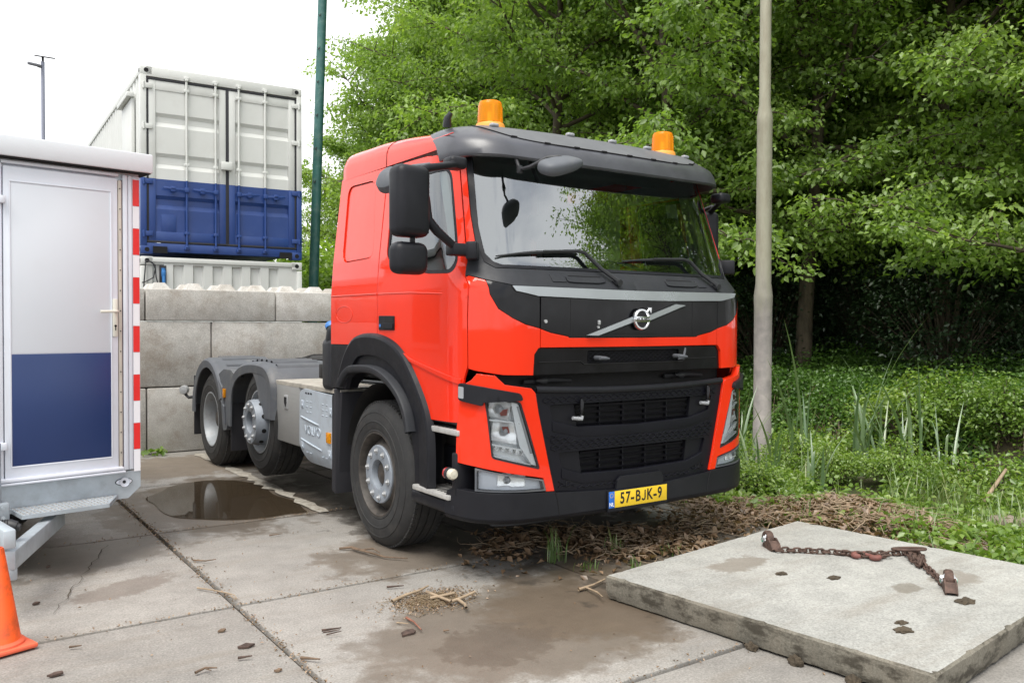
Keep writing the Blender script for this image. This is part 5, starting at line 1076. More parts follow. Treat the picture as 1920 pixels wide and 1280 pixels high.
for x, z, f in ((-0.49, 1.0, 1), (0.66, 1.04, 1)):      # clear hose elbows on the upper opening
    p = Vector(S(x, z, 0.012)); b = MB(); b.cyl(p+Vector((-0.065, -0.008, 0)), p+Vector((-0.02, -0.012, -0.006)), 0.012, n=10); b.tube([p+Vector((-0.03, -0.012, -0.004)), p+Vector((0.0, -0.014, -0.008)), p+Vector((0.004, -0.014, 0.012))], 0.014, 8); e_ = b.obj('hose_elbow', M['clear'], GR)
    b = MB(); b.cyl(p+Vector((0.004, -0.014, 0.035)), p+Vector((0.004, -0.014, 0.062)), 0.011, n=10); b.obj('hose_collar', M['clear'], e_)
    b = MB(); b.lathe([(0.013, 0.0), (0.014, 0.09), (0.009, 0.108), (0.0, 0.112)], p+Vector((0.004, -0.012, 0.008)), (0, 0, 1), 12); b.obj('hose_bulb', M['black_gloss'], e_)
# --- bumper
bp = [(0, .514), (.156, .514), (.684, .547), (.70, .556), (1.20, .580), (1.335, .591), (1.385, .575), (1.40, .53), (1.41, .435), (1.382, .430), (1.19, .415), (.651, .405), (0, .40)]
BP = panel('bumper', bp, M['black_plastic'], 0.030, h=0.05, skirt=0.06, sym=True)
b = MB(); n = 61; prof = [(0.0, 0.030), (-0.018, 0.024), (-0.030, 0.0), (-0.032, -0.10)]
def bot(u): a = abs(u); return .40 if a < .3 else (.40+.005*(a-.3)/.35 if a < .65 else (.405+.01*(a-.651)/.539 if a < 1.19 else .415+.04*(a-1.19)/.64))
us = [-1.405+2.81*i/(n-1) for i in range(n)]; V = [S(u, bot(u)+dz, d) for u in us for dz, d in prof]; P = len(prof)
b.add(V, [(i*P+q, i*P+q+1, (i+1)*P+q+1, (i+1)*P+q) for i in range(n-1) for q in range(P-1)]); b.obj('bumper_lip', M['black_plastic'], BP, 60)
b = MB(); b.patch([(-1.15, .395), (1.15, .395), (1.1, .366), (-1.1, .366)], S, -0.02, [], 0.06, 0.03); b.obj('air_dam', M['grey_plastic'], BP)
b = MB()
for sg in (-1, 1): b.tube([S(sg*u, z, 0.031) for u, z in ((.69, .553), (.672, .50), (.655, .408))], 0.0035, 5)
b.obj('bumper_seam', M['dark'], BP)
b = MB(); b.patch(rounded([(-.16, .60), (.20, .60), (.22, .555), (.22, .50), (-.20, .50), (-.19, .575)], 0.01), S, 0.028, [], 0.06, 0.04); b.obj('tow_cover', M['black_plastic'], BP)
# --- number plate
py = S(0, 0.45, 0.036)[1]; tl = radians(-1.0)
b = MB(); b.box((-0.018, py, 0.447), (0.532, 0.016, 0.136), r=0.004); PL = b.obj('number_plate', M['black_plastic'], truck)
b = MB(); b.box((-0.018+0.022, py-0.0085, 0.458), (0.466, 0.003, 0.106), r=0.001); b.obj('plate_yellow_field', M['yellow'], PL)
b = MB(); b.box((-0.018-0.2365, py-0.0085, 0.458), (0.047, 0.003, 0.106), r=0.001); b.obj('plate_blue_field', M['plate_blue'], PL)
for ch_, px_ in (('5', 712), ('7', 752), ('-', 785), ('B', 826), ('K', 913), ('-', 954), ('9', 990)):
    text_obj(ch_, 'plate_character', M['black_ink'], PL, 0.102, axes((1, 0, 0), (0, 0, 1), (0, -1, 0), (-0.229+(px_-658)*0.001204, py-0.0105, 0.459)), 0.0006, 0.80 if ch_ != '-' else 1.0, 0.0022)
b = MB(); jx = -0.229+(870-658)*0.001204; jo = [(0.016, 0.035), (0.016, -0.014), (0.011, -0.028), (-0.003, -0.035), (-0.015, -0.031), (-0.020, -0.020)]; ji = [(-0.009, -0.016), (-0.006, -0.022), (-0.001, -0.024), (0.003, -0.020), (0.005, -0.012), (0.005, 0.035)]
b.prism(jo+ji, lambda u, v, d: (jx+u, py-0.0100-d, 0.459+v), 0, 0.0008); b.obj('plate_character', M['black_ink'], PL)
text_obj('NL', 'plate_country', M['white_ink'], PL, 0.034, axes((1, 0, 0), (0, 0, 1), (0, -1, 0), (-0.2555, py-0.0105, 0.427)), 0.0006, 0.95, 0.0008)
b = MB()
for k in range(12): a = 2*pi*k/12; b.cyl((-0.2555+0.013*cos(a), py-0.0100, 0.486+0.013*sin(a)), (-0.2555+0.013*cos(a), py-0.0106, 0.486+0.013*sin(a)), 0.0022, n=6)
b.obj('plate_stars', M['yellow'], PL)
# --- wheel arch trim, steps, marker lamp
SD_ = lambda sg: (lambda y, z, d: (sg*(1.238+d), y, z))
def side_patch(name, poly, mat, sg, d=0.0, holes=(), h=0.08, skirt=0.03, parent=None, r=0.0, x0=None):
    b = MB(); fn = SD_(sg) if x0 is None else (lambda y, z, dd: (sg*(x0+dd), y, z)); b.patch(rounded(poly, r) if r else poly, fn, d, holes, h, skirt); return b.obj(name, mat, parent or truck, 32)
arch_out = [(.795, 1.420), (-.045, 1.427), (-.22, 1.395), (-.375, 1.343), (-.525, 1.225), (-.668, 1.057), (-.738, .972), (-.735, .70), (-.70, .46)]
arch_in = [(-.60, .46), (-.585, .72), (-.535, .885), (-.45, 1.03), (-.29, 1.17), (-.12, 1.232), (.06, 1.252), (.34, 1.238), (.44, 1.20), (.52, 1.13), (.56, 1.09), (.795, 1.085)]
def profile_strip(name, path, prof, mat, sg, parent, x0=1.238, sharp=45):
    """path in (y,z), outward normal in plane; prof = (along normal, along x outward)"""
    P = [Vector(p) for p in path]; V = []; m = len(prof)
    for i, p in enumerate(P):
        d = (P[min(i+1, len(P)-1)]-P[max(i-1, 0)]).normalized(); nn = Vector((-d.y, d.x))
        for a, x in prof: q = p+nn*a; V.append((sg*(x0+x), q.x, q.y))
    b = MB(); b.add(V, [(i*m+q, i*m+q+1, (i+1)*m+q+1, (i+1)*m+q) for i in range(len(P)-1) for q in range(m-1)]); return b.obj(name, mat, parent, sharp)
def smooth_path(pts, n=60):
    pts = [Vector(p) for p in pts]; out = []
    for i in range(len(pts)-1):
        p0, p1, p2, p3 = pts[max(i-1, 0)], pts[i], pts[i+1], pts[min(i+2, len(pts)-1)]
        for k in range(6):
            t = k/6; out.append(0.5*((2*p1)+(-p0+p2)*t+(2*p0-5*p1+4*p2-p3)*t*t+(-p0+3*p1-3*p2+p3)*t**3))
    return [tuple(q) for q in out+[pts[-1]]]
for sg in (-1, 1):
    A = side_patch('wheel_arch', arch_out+arch_in, M['black_plastic'], sg, 0.0, skirt=0.12)
    # raised outer swell and inner lip
    sw_path = smooth_path([(-.72, .52), (-.715, .80), (-.68, .96), (-.55, 1.13), (-.40, 1.27), (-.25, 1.345), (-.04, 1.385), (.20, 1.382), (.32, 1.34), (.42, 1.24), (.50, 1.10)])
    profile_strip('arch_swell', sw_path[::-1], [(0.034, -0.01), (0.028, 0.020), (-0.100, 0.036), (-0.118, 0.030), (-0.135, -0.01)], M['black_plastic'], sg, A, sharp=18)
    lip = smooth_path([(-.60, .885), (-.545, 1.02), (-.44, 1.13), (-.28, 1.215), (-.10, 1.262), (.06, 1.276), (.33, 1.262), (.45, 1.22), (.55, 1.13)])
    lip = smooth_path([(-.565, .87), (-.515, 1.00), (-.42, 1.10), (-.27, 1.185), (-.10, 1.236), (.06, 1.250), (.32, 1.238), (.43, 1.20), (.53, 1.115)])
    profile_strip('arch_lip', lip[::-1], [(0.018, -0.02), (0.014, 0.050), (-0.002, 0.062), (-0.032, 0.060), (-0.040, 0.045), (-0.040, -0.16)], M['grey_plastic'], sg, A)
    # step well between arch and bumper
    b = MB(); X = lambda x: sg*x
    b.box((X(1.02), -0.91, 0.70), (0.10, 0.46, 0.60)); b.box((X(1.10), -0.91, 0.985), (0.24, 0.44, 0.03)); b.box((X(1.12), -0.70, 0.72), (0.22, 0.02, 0.5)); b.obj('step_well', M['chassis'], truck)
    b = MB(); b.patch(rounded([(-.70, .80), (-1.13, .79), (-1.13, .56), (-.70, .56)], 0.02), lambda y, z, d: (X(1.085+d), y, z), 0.0, [], 0.08, 0.10); b.box((X(1.17), -1.105, 0.675), (0.16, 0.05, 0.26), r=0.012); b.obj('step_cover', M['black_plastic'], truck)
    b = MB(); b.box((X(1.13), -0.935, 0.925), (0.23, 0.415, 0.035), r=0.006); st = b.obj('entry_step', M['alu'], truck)
    b = MB()
    for k in range(9): b.box((X(1.14), -1.11+k*0.045, 0.9435), (0.17, 0.018, 0.003))
    b.obj('step_slot', M['dark'], st)
    b = MB(); b.box((X(1.145), -0.855, 0.528), (0.26, 0.46, 0.032), r=0.006); st = b.obj('entry_step', M['alu'], truck)
    b = MB()
    for k in range(11): b.box((X(1.16), -1.065+k*0.042, 0.5455), (0.16, 0.016, 0.003))
    b.obj('step_slot', M['dark'], st)
    b = MB(); b.box((X(1.12), -0.84, 0.460), (0.27, 0.56, 0.085), r=0.025, seg=3); b.obj('step_bracket', M['black_plastic'], truck)
    b = MB(); q = Vector((X(1.262), -1.085, 0.678)); b.cyl(q+Vector((0, 0.016, 0)), q+Vector((0, -0.016, 0)), 0.036, n=20); b.tube([q, q+Vector((X(-0.06), -0.01, 0))], 0.018, 8); lm = b.obj('position_lamp', M['gasket'], truck)
    b = MB(); b.lathe([(0.033, 0.0), (0.034, 0.028), (0.025, 0.042), (0.0, 0.045)], q+Vector((0, -0.014, 0)), Vector((X(0.1), -1, 0)), 20); b.obj('lamp_lens', std('lens_white%d' % sg, (0.55, 0.52, 0.42), 0.25, coat=0.6), lm)
    b = MB(); b.lathe([(0.035, 0.0), (0.034, 0.022), (0.022, 0.034), (0.0, 0.036)], q+Vector((0, 0.014, 0)), Vector((X(0.1), 1, 0)), 20); b.obj('lamp_lens', std('lens_red%d' % sg, (0.35, 0.02, 0.02), 0.25, coat=0.6), lm)
    # air intake / filler behind the cab
    b = MB(); b.box((X(1.12), 0.905, 1.26), (0.24, 0.20, 0.42), r=0.05, seg=3); b.box((X(1.16), 0.88, 1.49), (0.15, 0.12, 0.18), r=0.045, seg=3, rot=(0.35, 0, 0)); ai = b.obj('filler_housing', M['grey_plastic'], truck)
    b = MB(); b.lathe([(0.0, 0.045), (0.035, 0.043), (0.045, 0.03), (0.046, 0.0)], (X(1.19), 0.90, 1.555), Vector((X(0.1), 0.55, 0.8)), 20); b.obj('filler_cap', M['cap_blue'], ai)
# --- frame, axles, engine block mass
b = MB()
for x in (-0.40, 0.40): b.box((x, 1.97, 0.88), (0.09, 5.8, 0.28), r=0.01)
for y in (1.0, 2.0, 3.4, 4.75): b.box((0, y, 0.88), (0.75, 0.12, 0.22))
b.box((0, -0.2, 0.95), (0.9, 1.7, 0.6), r=0.1); b.box((0, 0.95, 0.75), (0.6, 1.2, 0.5), r=0.12)
for y, z in ((0.0, 0.50), (2.57, 0.64), (4.22, 0.52)): b.cyl((-0.9, y, z), (0.9, y, z), 0.09, n=16)
b.lathe([(0.0, -0.28), (0.2, -0.2), (0.27, 0), (0.2, 0.2), (0.0, 0.28)], (0, 4.22, 0.55), (0, 1, 0), 20)
b.obj('chassis_frame', M['chassis'], truck)
b = MB(); b.box((0, 4.98, 0.90), (1.0, 0.06, 0.20)); b.obj('cross_beam', M['chassis'], truck); b = MB(); b.box((0, 1.25, 1.16), (1.2, 0.5, 0.12), r=0.03); b.obj('cross_beam', M['chassis'], truck)
# fifth wheel coupling
b = MB(); b.lathe([(0.0, 0.06), (0.36, 0.06), (0.40, 0.035), (0.40, 0.0), (0.0, 0.0)], (0, 3.35, 1.17), (0, 0, 1), 36); b.box((0, 3.15, 1.08), (0.9, 0.5, 0.12), r=0.03); b.box((-0.16, 3.92, 1.18), (0.22, 0.55, 0.05), r=0.01, rot=(-0.15, 0, 0.06)); b.box((0.16, 3.92, 1.18), (0.22, 0.55, 0.05), r=0.01, rot=(-0.15, 0, -0.06)); fw_ = b.obj('coupling', M['chassis'], truck)
b = MB(); b.tube([(-0.35, 3.2, 1.20), (-0.55, 3.3, 1.21), (-0.75, 3.2, 1.19)], 0.015, 6); b.tube([(-0.3, 3.4, 1.16), (-0.6, 3.5, 1.15)], 0.012, 6); b.obj('release_handle', M['chassis'], fw_)
b = MB(); b.box((-0.3, 1.35, 1.32), (0.9, 0.25, 0.35), r=0.05); b.tube([(-0.35, 1.5, 1.45), (-0.2, 1.8, 1.35), (0.1, 2.0, 1.25)], 0.02, 8); b.tube([(-0.15, 1.5, 1.45), (0.0, 1.9, 1.38), (0.2, 2.1, 1.25)], 0.02, 8); b.box((-0.92, 1.52, 1.12), (0.10, 0.16, 0.12), r=0.01); b.obj('line_bracket', M['chassis'], truck)
for k, (x, c_) in enumerate(((-0.30, 'cable'), (-0.18, 'redtrim'), (-0.06, 'cable'), (0.08, 'cap_blue'))):     # coiled air lines behind the cab
    b = MB(); b.tube([(x+0.045*cos(a), 0.93+0.045*sin(a), 1.95-0.022*a/2) for a in np.linspace(0, 2*pi*9, 110)]+[(x, 1.0, 1.30), (x+0.05, 1.3, 1.20)], 0.009, 6); b.obj('air_line', M[c_], truck)
for sg in (-1, 1):
    b = MB(); b.tube([(sg*0.42, 1.4, 1.05), (sg*0.46, 2.2, 1.04), (sg*0.44, 3.4, 1.04), (sg*0.42, 4.6, 1.03)], 0.016, 6); b.obj('air_pipe', M['cable'], truck)
    b = MB(); b.cyl((sg*0.58, 3.0, 0.78), (sg*0.58, 3.75, 0.78), 0.12, n=20); b.obj('air_tank', M['chassis'], truck)
# --- wheels
def wheel(x, y, z, kind, sg, width=0.30, inner=False):
    ax = Vector((sg, 0, 0)); o = Vector((x, y, z)); b = MB()
    prof = [(0.292, 0.0), (0.300, 0.012), (0.312, 0.016), (0.318, 0.013), (0.335, 0.020), (0.372, 0.0225), (0.374, 0.0255), (0.380, 0.0255), (0.382, 0.0225), (0.40, 0.022), (0.438, 0.015), (0.440, 0.0175), (0.447, 0.016), (0.449, 0.011), (0.455, 0.010), (0.492, -0.012), (0.513, -0.036), (0.521, -0.06)]
    wd = width; n = 64; V = []; gro = (0.085, 0.145, 0.205)
    tread = [(0.523, -0.062)]
    for gq in gro: tread += [(0.524, -gq+0.008), (0.512, -gq+0.005), (0.512, -gq-0.005), (0.524, -gq-0.008)]
    tread.append((0.523, -wd+0.062))
    prof2 = prof+tread+[(r, -wd-h) for r, h in reversed(prof)]
    b.lathe(prof2, o, ax, 72, closed=False); W = b.obj('wheel', M['tyre'], truck, 28)
    tb_ = MB(); NB = 88                      # shoulder blocks and sipes of the tread
    for k in range(NB):
        a = 2*pi*k/NB; c, s_ = cos(a), sin(a); m = Matrix(((0, 0, 1), (c, -s_, 0), (s_, c, 0)))
        for h in (-0.045, -wd+0.045): tb_.box((x+sg*h, y+c*0.516, z+s_*0.516), (0.028, 0.014, 0.026), r=0.0, rot=Matrix(((1, 0, 0), (0, c, -s_), (0, s_, c))))
    t_ = tb_.obj('tread_block', M['tyre'], W); t_['kind'] = 'stuff'
    rim = MB()
    if kind == 'front':
        rim.lathe([(0.305, 0.004), (0.303, 0.014), (0.292, 0.014), (0.284, 0.0), (0.272, -0.05), (0.262, -0.075), (0.245, -0.052), (0.215, -0.022), (0.205, -0.014)], o, ax, 56); R = rim.obj('rim', M['rim_rust'], W)
        d_ = MB(); d_.lathe([(0.208, -0.03), (0.208, -0.006), (0.203, 0.0), (0.112, 0.004), (0.104, 0.0), (0.100, -0.02), (0.098, -0.10), (0.0, -0.105)], o, ax, 56); dd = d_.obj('wheel_disc', M['hub'], W); rb, hb = 0.166, 0.003
        c_ = MB(); c_.lathe([(0.094, -0.095), (0.085, -0.04), (0.06, -0.025), (0.0, -0.02)], o, ax, 32); c_.obj('hub_cap', M['rim_rust'], dd)
    elif kind == 'mid':
        rim.lathe([(0.305, 0.004), (0.303, 0.014), (0.292, 0.014), (0.284, 0.0), (0.270, -0.06), (0.25, -0.085), (0.235, -0.06), (0.222, 0.0)], o, ax, 56); R = rim.obj('rim', M['rim'], W)
        d_ = MB(); d_.lathe([(0.225, -0.02), (0.220, 0.03), (0.213, 0.075), (0.208, 0.085), (0.208, 0.098), (0.203, 0.105), (0.112, 0.108), (0.104, 0.103), (0.100, 0.09), (0.098, 0.0), (0.0, -0.005)], o, ax, 56); dd = d_.obj('wheel_disc', M['hub'], W); rb, hb = 0.166, 0.107
        hh = MB()
        for k in range(10): a = 2*pi*(k+0.5)/10; c, s_ = cos(a), sin(a); hh.cyl((x+sg*0.03, y+c*0.2, z+s_*0.2), (x+sg*0.035, y+c*0.222, z+s_*0.222), 0.022, n=12)
        hh.obj('vent_hole', M['dark'], R)
        c_ = MB(); c_.lathe([(0.094, 0.01), (0.085, 0.04), (0.06, 0.06), (0.0, 0.062)], o, ax, 32); c_.obj('hub_cap', M['rim'], dd)
    else:
        rim.lathe([(0.305, 0.004), (0.303, 0.014), (0.292, 0.014), (0.284, 0.0), (0.272, -0.04), (0.258, -0.10), (0.250, -0.16), (0.235, -0.19), (0.20, -0.20)], o, ax, 56); R = rim.obj('rim', M['rim'], W)
        d_ = MB(); d_.lathe([(0.21, -0.20), (0.20, -0.19), (0.115, -0.185), (0.11, -0.17), (0.105, -0.08), (0.08, -0.06), (0.0, -0.055)], o, ax, 56); dd = d_.obj('wheel_disc', M['rim_rust'], W); rb, hb = 0.166, -0.188
    for k in range(10):
        bt = MB(); a = 2*pi*k/10+0.2; c, s_ = cos(a), sin(a); p = Vector((x+sg*hb, y+c*rb, z+s_*rb)); p2 = p+ax*0.015; bt.cyl(p, p2, 0.016, 0.014, n=6); bt.cyl(p2, p2+ax*0.005, 0.010, 0.006, n=8); bt.cyl(p, p+ax*0.004, 0.023, n=12); bt.obj('wheel_bolt', M['bolt'], dd)
    return W
for sg in (-1, 1):
    wheel(sg*1.215, 0.0, 0.512, 'front', sg); wheel(sg*1.215, 2.57, 0.645, 'mid', sg); wheel(sg*1.215, 4.22, 0.517, 'rear', sg); wheel(sg*0.88, 4.22, 0.517, 'rear', sg)
# --- rear mudguards
def fender(y, z, R, a0, a1, sg, drop_front=0.0, drop_rear=0.0, path=None):
    n = 44; given = path; path = []
    if drop_front: path.append((y-R*cos(a0), z+R*sin(a0)-drop_front))
    for k in range(n+1): a = a0+(a1-a0)*k/n; path.append((y-R*cos(a), z+R*sin(a)))
    if drop_rear: path.append((y-R*cos(a1), z+R*sin(a1)-drop_rear))
    if given: path = smooth_path(given)
    prof = [(-0.10, 0.03), (-0.098, 0.045), (-0.02, 0.052), (0.0, 0.035), (0.012, 0.0), (0.014, -0.60), (-0.02, -0.62)]
    P = [Vector(p) for p in path]; V = []; m = len(prof)
    for i, p in enumerate(P):
        d = (P[min(i+1, len(P)-1)]-P[max(i-1, 0)]).normalized(); nn = Vector((-d.y, d.x))
        for a, x in prof: q = p+nn*a; V.append((sg*(1.21+x), q.x, q.y))
    b = MB(); b.add(V, [(i*m+q, i*m+q+1, (i+1)*m+q+1, (i+1)*m+q) for i in range(len(P)-1) for q in range(m-1)]); F = b.obj('mudguard', M['fender_grey'], truck, 40)
    for k in range(8 if given else 0):
        yc = 2.26+k*0.14; zz = lambda q: float(np.interp(q, [u_[0] for u_ in path], [u_[1] for u_ in path])); bb = MB(); N = 6; V = []
        for j in range(2):
            for i in range(N): yy = yc+0.05*(i/(N-1)); V.append((sg*(1.15 if j == 0 else 0.70), yy+0.02*(i/(N-1)), zz(yy)+(0.012 if i in (0, N-1) else 0.034)))
        bb.add(V, [(i, i+1, N+i+1, N+i) for i in range(N-1)]); bb.obj('rib', M['fender_grey'], F, 60)
    for k in range(0 if given else 9):
        a = 0.55+k*0.26; bb = MB(); N = 8; V = []
        for j in range(2):
            for i in range(N): aa = a+0.035*(i/(N-1)-0.5)*2+(0.0); rr = R+0.016+0.010*sin(pi*i/(N-1)); V.append((sg*(1.12 if j == 0 else 0.70), y-rr*cos(aa), z+rr*sin(aa)))
        bb.add(V, [(i, i+1, N+i+1, N+i) for i in range(N-1)]); bb.obj('rib', M['fender_grey'], F, 60)
    return F
for sg in (-1, 1):
    fender(2.83, 0.58, 0.61, 0.0, 0, sg, path=[(2.13, .70), (2.13, .98), (2.17, 1.08), (2.27, 1.16), (2.40, 1.195), (2.62, 1.205), (2.80, 1.200), (2.97, 1.182), (3.12, 1.15), (3.25, 1.10), (3.36, 1.03), (3.44, .93), (3.485, .78), (3.50, .52)]); fender(4.30, 0.58, 0.61, 0.35, pi+0.05, sg)
    b = MB(); b.patch([(2.135, .70), (2.135, .99), (2.18, 1.07), (2.28, 1.145), (2.42, 1.175), (2.80, 1.165), (2.70, 1.115), (2.60, 1.04), (2.53, .93), (2.49, .80), (2.475, .69)], lambda u, v, d: (sg*(1.252+d), u, v), 0.0, [], 0.08, 0.03); b.obj('mudguard_skirt', M['fender_grey'], truck)
    # infill between the two arches with marker
    b = MB(); b.patch(rounded([(3.25, 1.03), (3.43, 0.98), (3.56, 0.62), (3.60, 0.46), (3.74, 0.44), (3.80, 0.70), (3.95, 1.02), (3.70, 1.10), (3.45, 1.10)], 0.03), lambda u, v, d: (sg*(1.235+d), u, v), 0.0, [], 0.08, 0.08); inf = b.obj('mudguard_panel', M['fender_grey'], truck)
    b = MB(); b.box((sg*1.245, 3.655, 0.845), (0.025, 0.055, 0.095), r=0.006); b.obj('amber_marker', M['amber'], inf)
    b = MB(); b.tube([(sg*1.24, 3.86, 0.97), (sg*1.245, 3.72, 0.90), (sg*1.24, 3.68, 0.62)], 0.016, 8); b.tube([(sg*1.24, 3.76, 0.76), (sg*1.245, 3.66, 0.70), (sg*1.24, 3.64, 0.52)], 0.014, 8); b.obj('panel_rib', M['fender_grey'], inf)
    for yy, zz, hh in ((4.93, .62, .70), (3.47, .50, .5)):
        b = MB(); b.box((sg*0.98, yy, zz), (0.50, 0.02, hh), r=0.004); b.obj('mud_flap', M['gasket'], truck)
    # arch liner behind the front wheel
    b = MB(); b.box((sg*1.0, 0.70, 0.67), (0.50, 0.03, 0.82), r=0.01); b.patch(rounded([(.62, 1.06), (.82, 1.02), (.82, .26), (.70, .26), (.66, .7)], 0.02), lambda u, v, d: (sg*(1.22+d), u, v), 0.0, [], 0.1, 0.3); b.obj('front_mud_flap', M['gasket'], truck)
    pth = [(-0.02-0.60*cos(a), 0.56+0.60*sin(a)) for a in np.linspace(0.1, pi-0.15, 24)]; b = MB(); V = [(sg*x, q[0], q[1]) for q in pth for x in (1.20, 0.72)]; b.add(V, [(i*2, i*2+1, i*2+3, i*2+2) for i in range(23)]); b.box((sg*0.70, 0, 0.9), (0.02, 1.2, 0.6)); b.obj('arch_liner', M['chassis'], truck)
    # fuel tank with heat-shield cover, toolbox, chequer deck
    tk = rounded([(1.535, .985), (1.50, 1.015), (1.42, 1.035), (.76, 1.015), (.735, .99), (.80, .50), (.83, .412), (1.38, .405), (1.44, .43), (1.545, .56)], 0.03)
    b = MB(); b.patch(tk, lambda u, v, d: (sg*(1.215+d-0.05*max(0, (0.55-v)/0.15)**2), u, v), 0.0, [], 0.06, 0.45); T_ = b.obj('fuel_tank', M['tank'], truck)
    b = MB()
    for u, v in ((1.47, .90), (.86, .88), (1.47, .55), (.88, .54)): b.box((sg*1.216, u, v), (0.010, 0.05, 0.065), r=0.004); b.cyl((sg*1.218, u-0.01, v-0.01), (sg*1.226, u-0.01, v-0.01), 0.012, n=10)
    for u0, u1, v, sl in ((1.50, 1.10, .79, -0.04), (1.50, 1.05, .60, -0.05)): b.tube([(sg*1.215, u0, v), (sg*1.219, (u0+u1)/2, v+sl/2), (sg*1.215, u1, v+sl)], 0.008, 8)
    for u in (1.36, 1.28, 1.02, 0.94):
        for v in (.93, .885, .84, .50): b.box((sg*1.2155, u, v), (0.006, 0.035, 0.008), r=0.002)
    b.obj('tank_relief', M['tank'], T_)
    text_obj('VOLVO', 'raised_lettering', M['tank'], T_, 0.105, axes((0, -sg*-1 if sg > 0 else -1, 0), (0, 0, 1), (sg, 0, 0), (sg*1.2155, 1.24, 0.685)), 0.004, 1.0, 0.001)
    b = MB(); b.box((sg*1.222, .885, .672), (0.02, 0.075, 0.085), r=0.006); b.obj('amber_marker', M['amber'], T_)
    b = MB()
    for u in (1.40, 1.345, 1.29): b.prism(rounded([(u, .992), (u-.03, .990), (u-.035, 1.004), (u, 1.006)], 0.004), lambda q, v, d: (sg*(1.2165+d), q, v), -0.002, 0.001)
    b.obj('vent_slot', M['dark'], T_)
    b = MB(); b.box((sg*0.985, 1.86, .785), (0.45, 0.60, 0.53), r=0.012); TB = b.obj('tool_box', M['steelbox'], truck)
    b = MB(); b.box((sg*1.214, 1.875, .885), (0.010, 0.085, 0.125), r=0.004); b.obj('box_latch', M['bolt'], TB); b = MB(); b.prism([(1.845, .93), (1.905, .93), (1.905, .88), (1.875, .84), (1.845, .88)], lambda u, v, d: (sg*(1.2195+d), u, v), 0, 0.002); b.obj('latch_recess', M['dark'], TB)
    b = MB(); b.box((sg*0.98, 1.42, 1.058), (0.46, 1.50, 0.022), r=0.004); b.box((sg*1.205, 1.42, 1.046), (0.012, 1.50, 0.026)); b.obj('deck_plate', M['tread'], truck)
    b = MB(); b.box((sg*1.12, 1.15, 1.19), (0.10, 0.14, 0.12), r=0.01); b.tube([(sg*1.18, 1.0, 1.13), (sg*1.2, 0.85, 1.07), (sg*1.19, 0.75, 1.06), (sg*1.18, 0.7, 1.1)], 0.008, 6); b.obj('cable_bracket', M['chassis'], truck)
b = MB(); b.tube([(-1.0, 4.96, 0.72), (-1.16, 5.0, 0.715), (-1.26, 5.06, 0.70), (-1.29, 5.09, 0.74)], 0.018, 8); tl_ = b.obj('rear_lamp_arm', M['gasket'], truck)
b = MB(); b.lathe([(0.0, 0.05), (0.045, 0.045), (0.055, 0.02), (0.055, -0.02), (0.03, -0.035), (0.0, -0.035)], (-1.30, 5.10, 0.79), Vector((-0.5, -0.85, 0)), 24); b.obj('rear_marker_lamp', M['bolt'], tl_)
# ------------------------------------------------------------------ vegetation
CAM = Vector((-3.8977, -5.5446, 1.5794)); FW = Vector((sin(0.6061), cos(0.6061), 0)); RT = Vector((cos(0.6061), -sin(0.6061), 0))
def at(ux, d): p = CAM+FW*d+RT*(ux*d); return p.x, p.y      # ux = sideways tangent from the camera's heading, d = depth in metres
def PXU(px): return (px-960)/1601.1
def leaves(centers, normals_up, size, tone, rs, aspect=0.6, droop=0.3, fold=0.18, rstd=0.5):
    """rhombic leaves folded on the midrib; arrays of centre, outward azimuth, size, tone"""
    n = len(centers); az = normals_up; pitch = rs.normal(-droop, 0.45, n); roll = rs.normal(0, rstd, n)
    d = np.stack([np.cos(az)*np.cos(pitch), np.sin(az)*np.cos(pitch), np.sin(pitch)], 1)
    side = np.stack([-np.sin(az), np.cos(az), np.zeros(n)], 1); up = np.cross(d, side)
    s2 = side*np.cos(roll)[:, None]+up*np.sin(roll)[:, None]; u2 = np.cross(d, s2); L = size[:, None]
    a = centers; t = centers+d*L; m = centers+d*L*0.45
    l = m+s2*L*aspect*0.5+u2*L*fold; r = m-s2*L*aspect*0.5+u2*L*fold
    V = np.stack([a, l, t, r], 1).reshape(-1, 3); k = np.arange(n)*4
    F = np.concatenate([np.stack([k, k+2, k+1], 1), np.stack([k, k+3, k+2], 1)]); T = np.repeat(tone, 4)
    return V, F, T
class Tubes:
    def __init__(s): s.V = []; s.F = []; s.n = 0
    def add(s, pts, rad, k=6):
        pts = np.array(pts, float); N = len(pts); d = np.gradient(pts, axis=0); d /= np.linalg.norm(d, axis=1)[:, None]+1e-9
        a = np.where(np.abs(d[:, 2:3]) < 0.9, np.array([[0, 0, 1.0]]), np.array([[1.0, 0, 0]])); u = np.cross(a, d); u /= np.linalg.norm(u, axis=1)[:, None]+1e-9; w = np.cross(d, u)
        th = np.arange(k)*2*pi/k; r = np.array(rad, float).reshape(-1, 1, 1)
        P = pts[:, None, :]+r*(u[:, None, :]*np.cos(th)[None, :, None]+w[:, None, :]*np.sin(th)[None, :, None]); s.V.append(P.reshape(-1, 3))
        i, j = np.meshgrid(np.arange(N-1), np.arange(k), indexing='ij'); j2 = (j+1) % k
        s.F.append(np.stack([i*k+j, i*k+j2, (i+1)*k+j2, (i+1)*k+j], -1).reshape(-1, 4)+s.n); s.n += N*k
    def mesh(s, name, mat): return fast_mesh(name, np.concatenate(s.V), np.concatenate(s.F), mat, smooth=True)
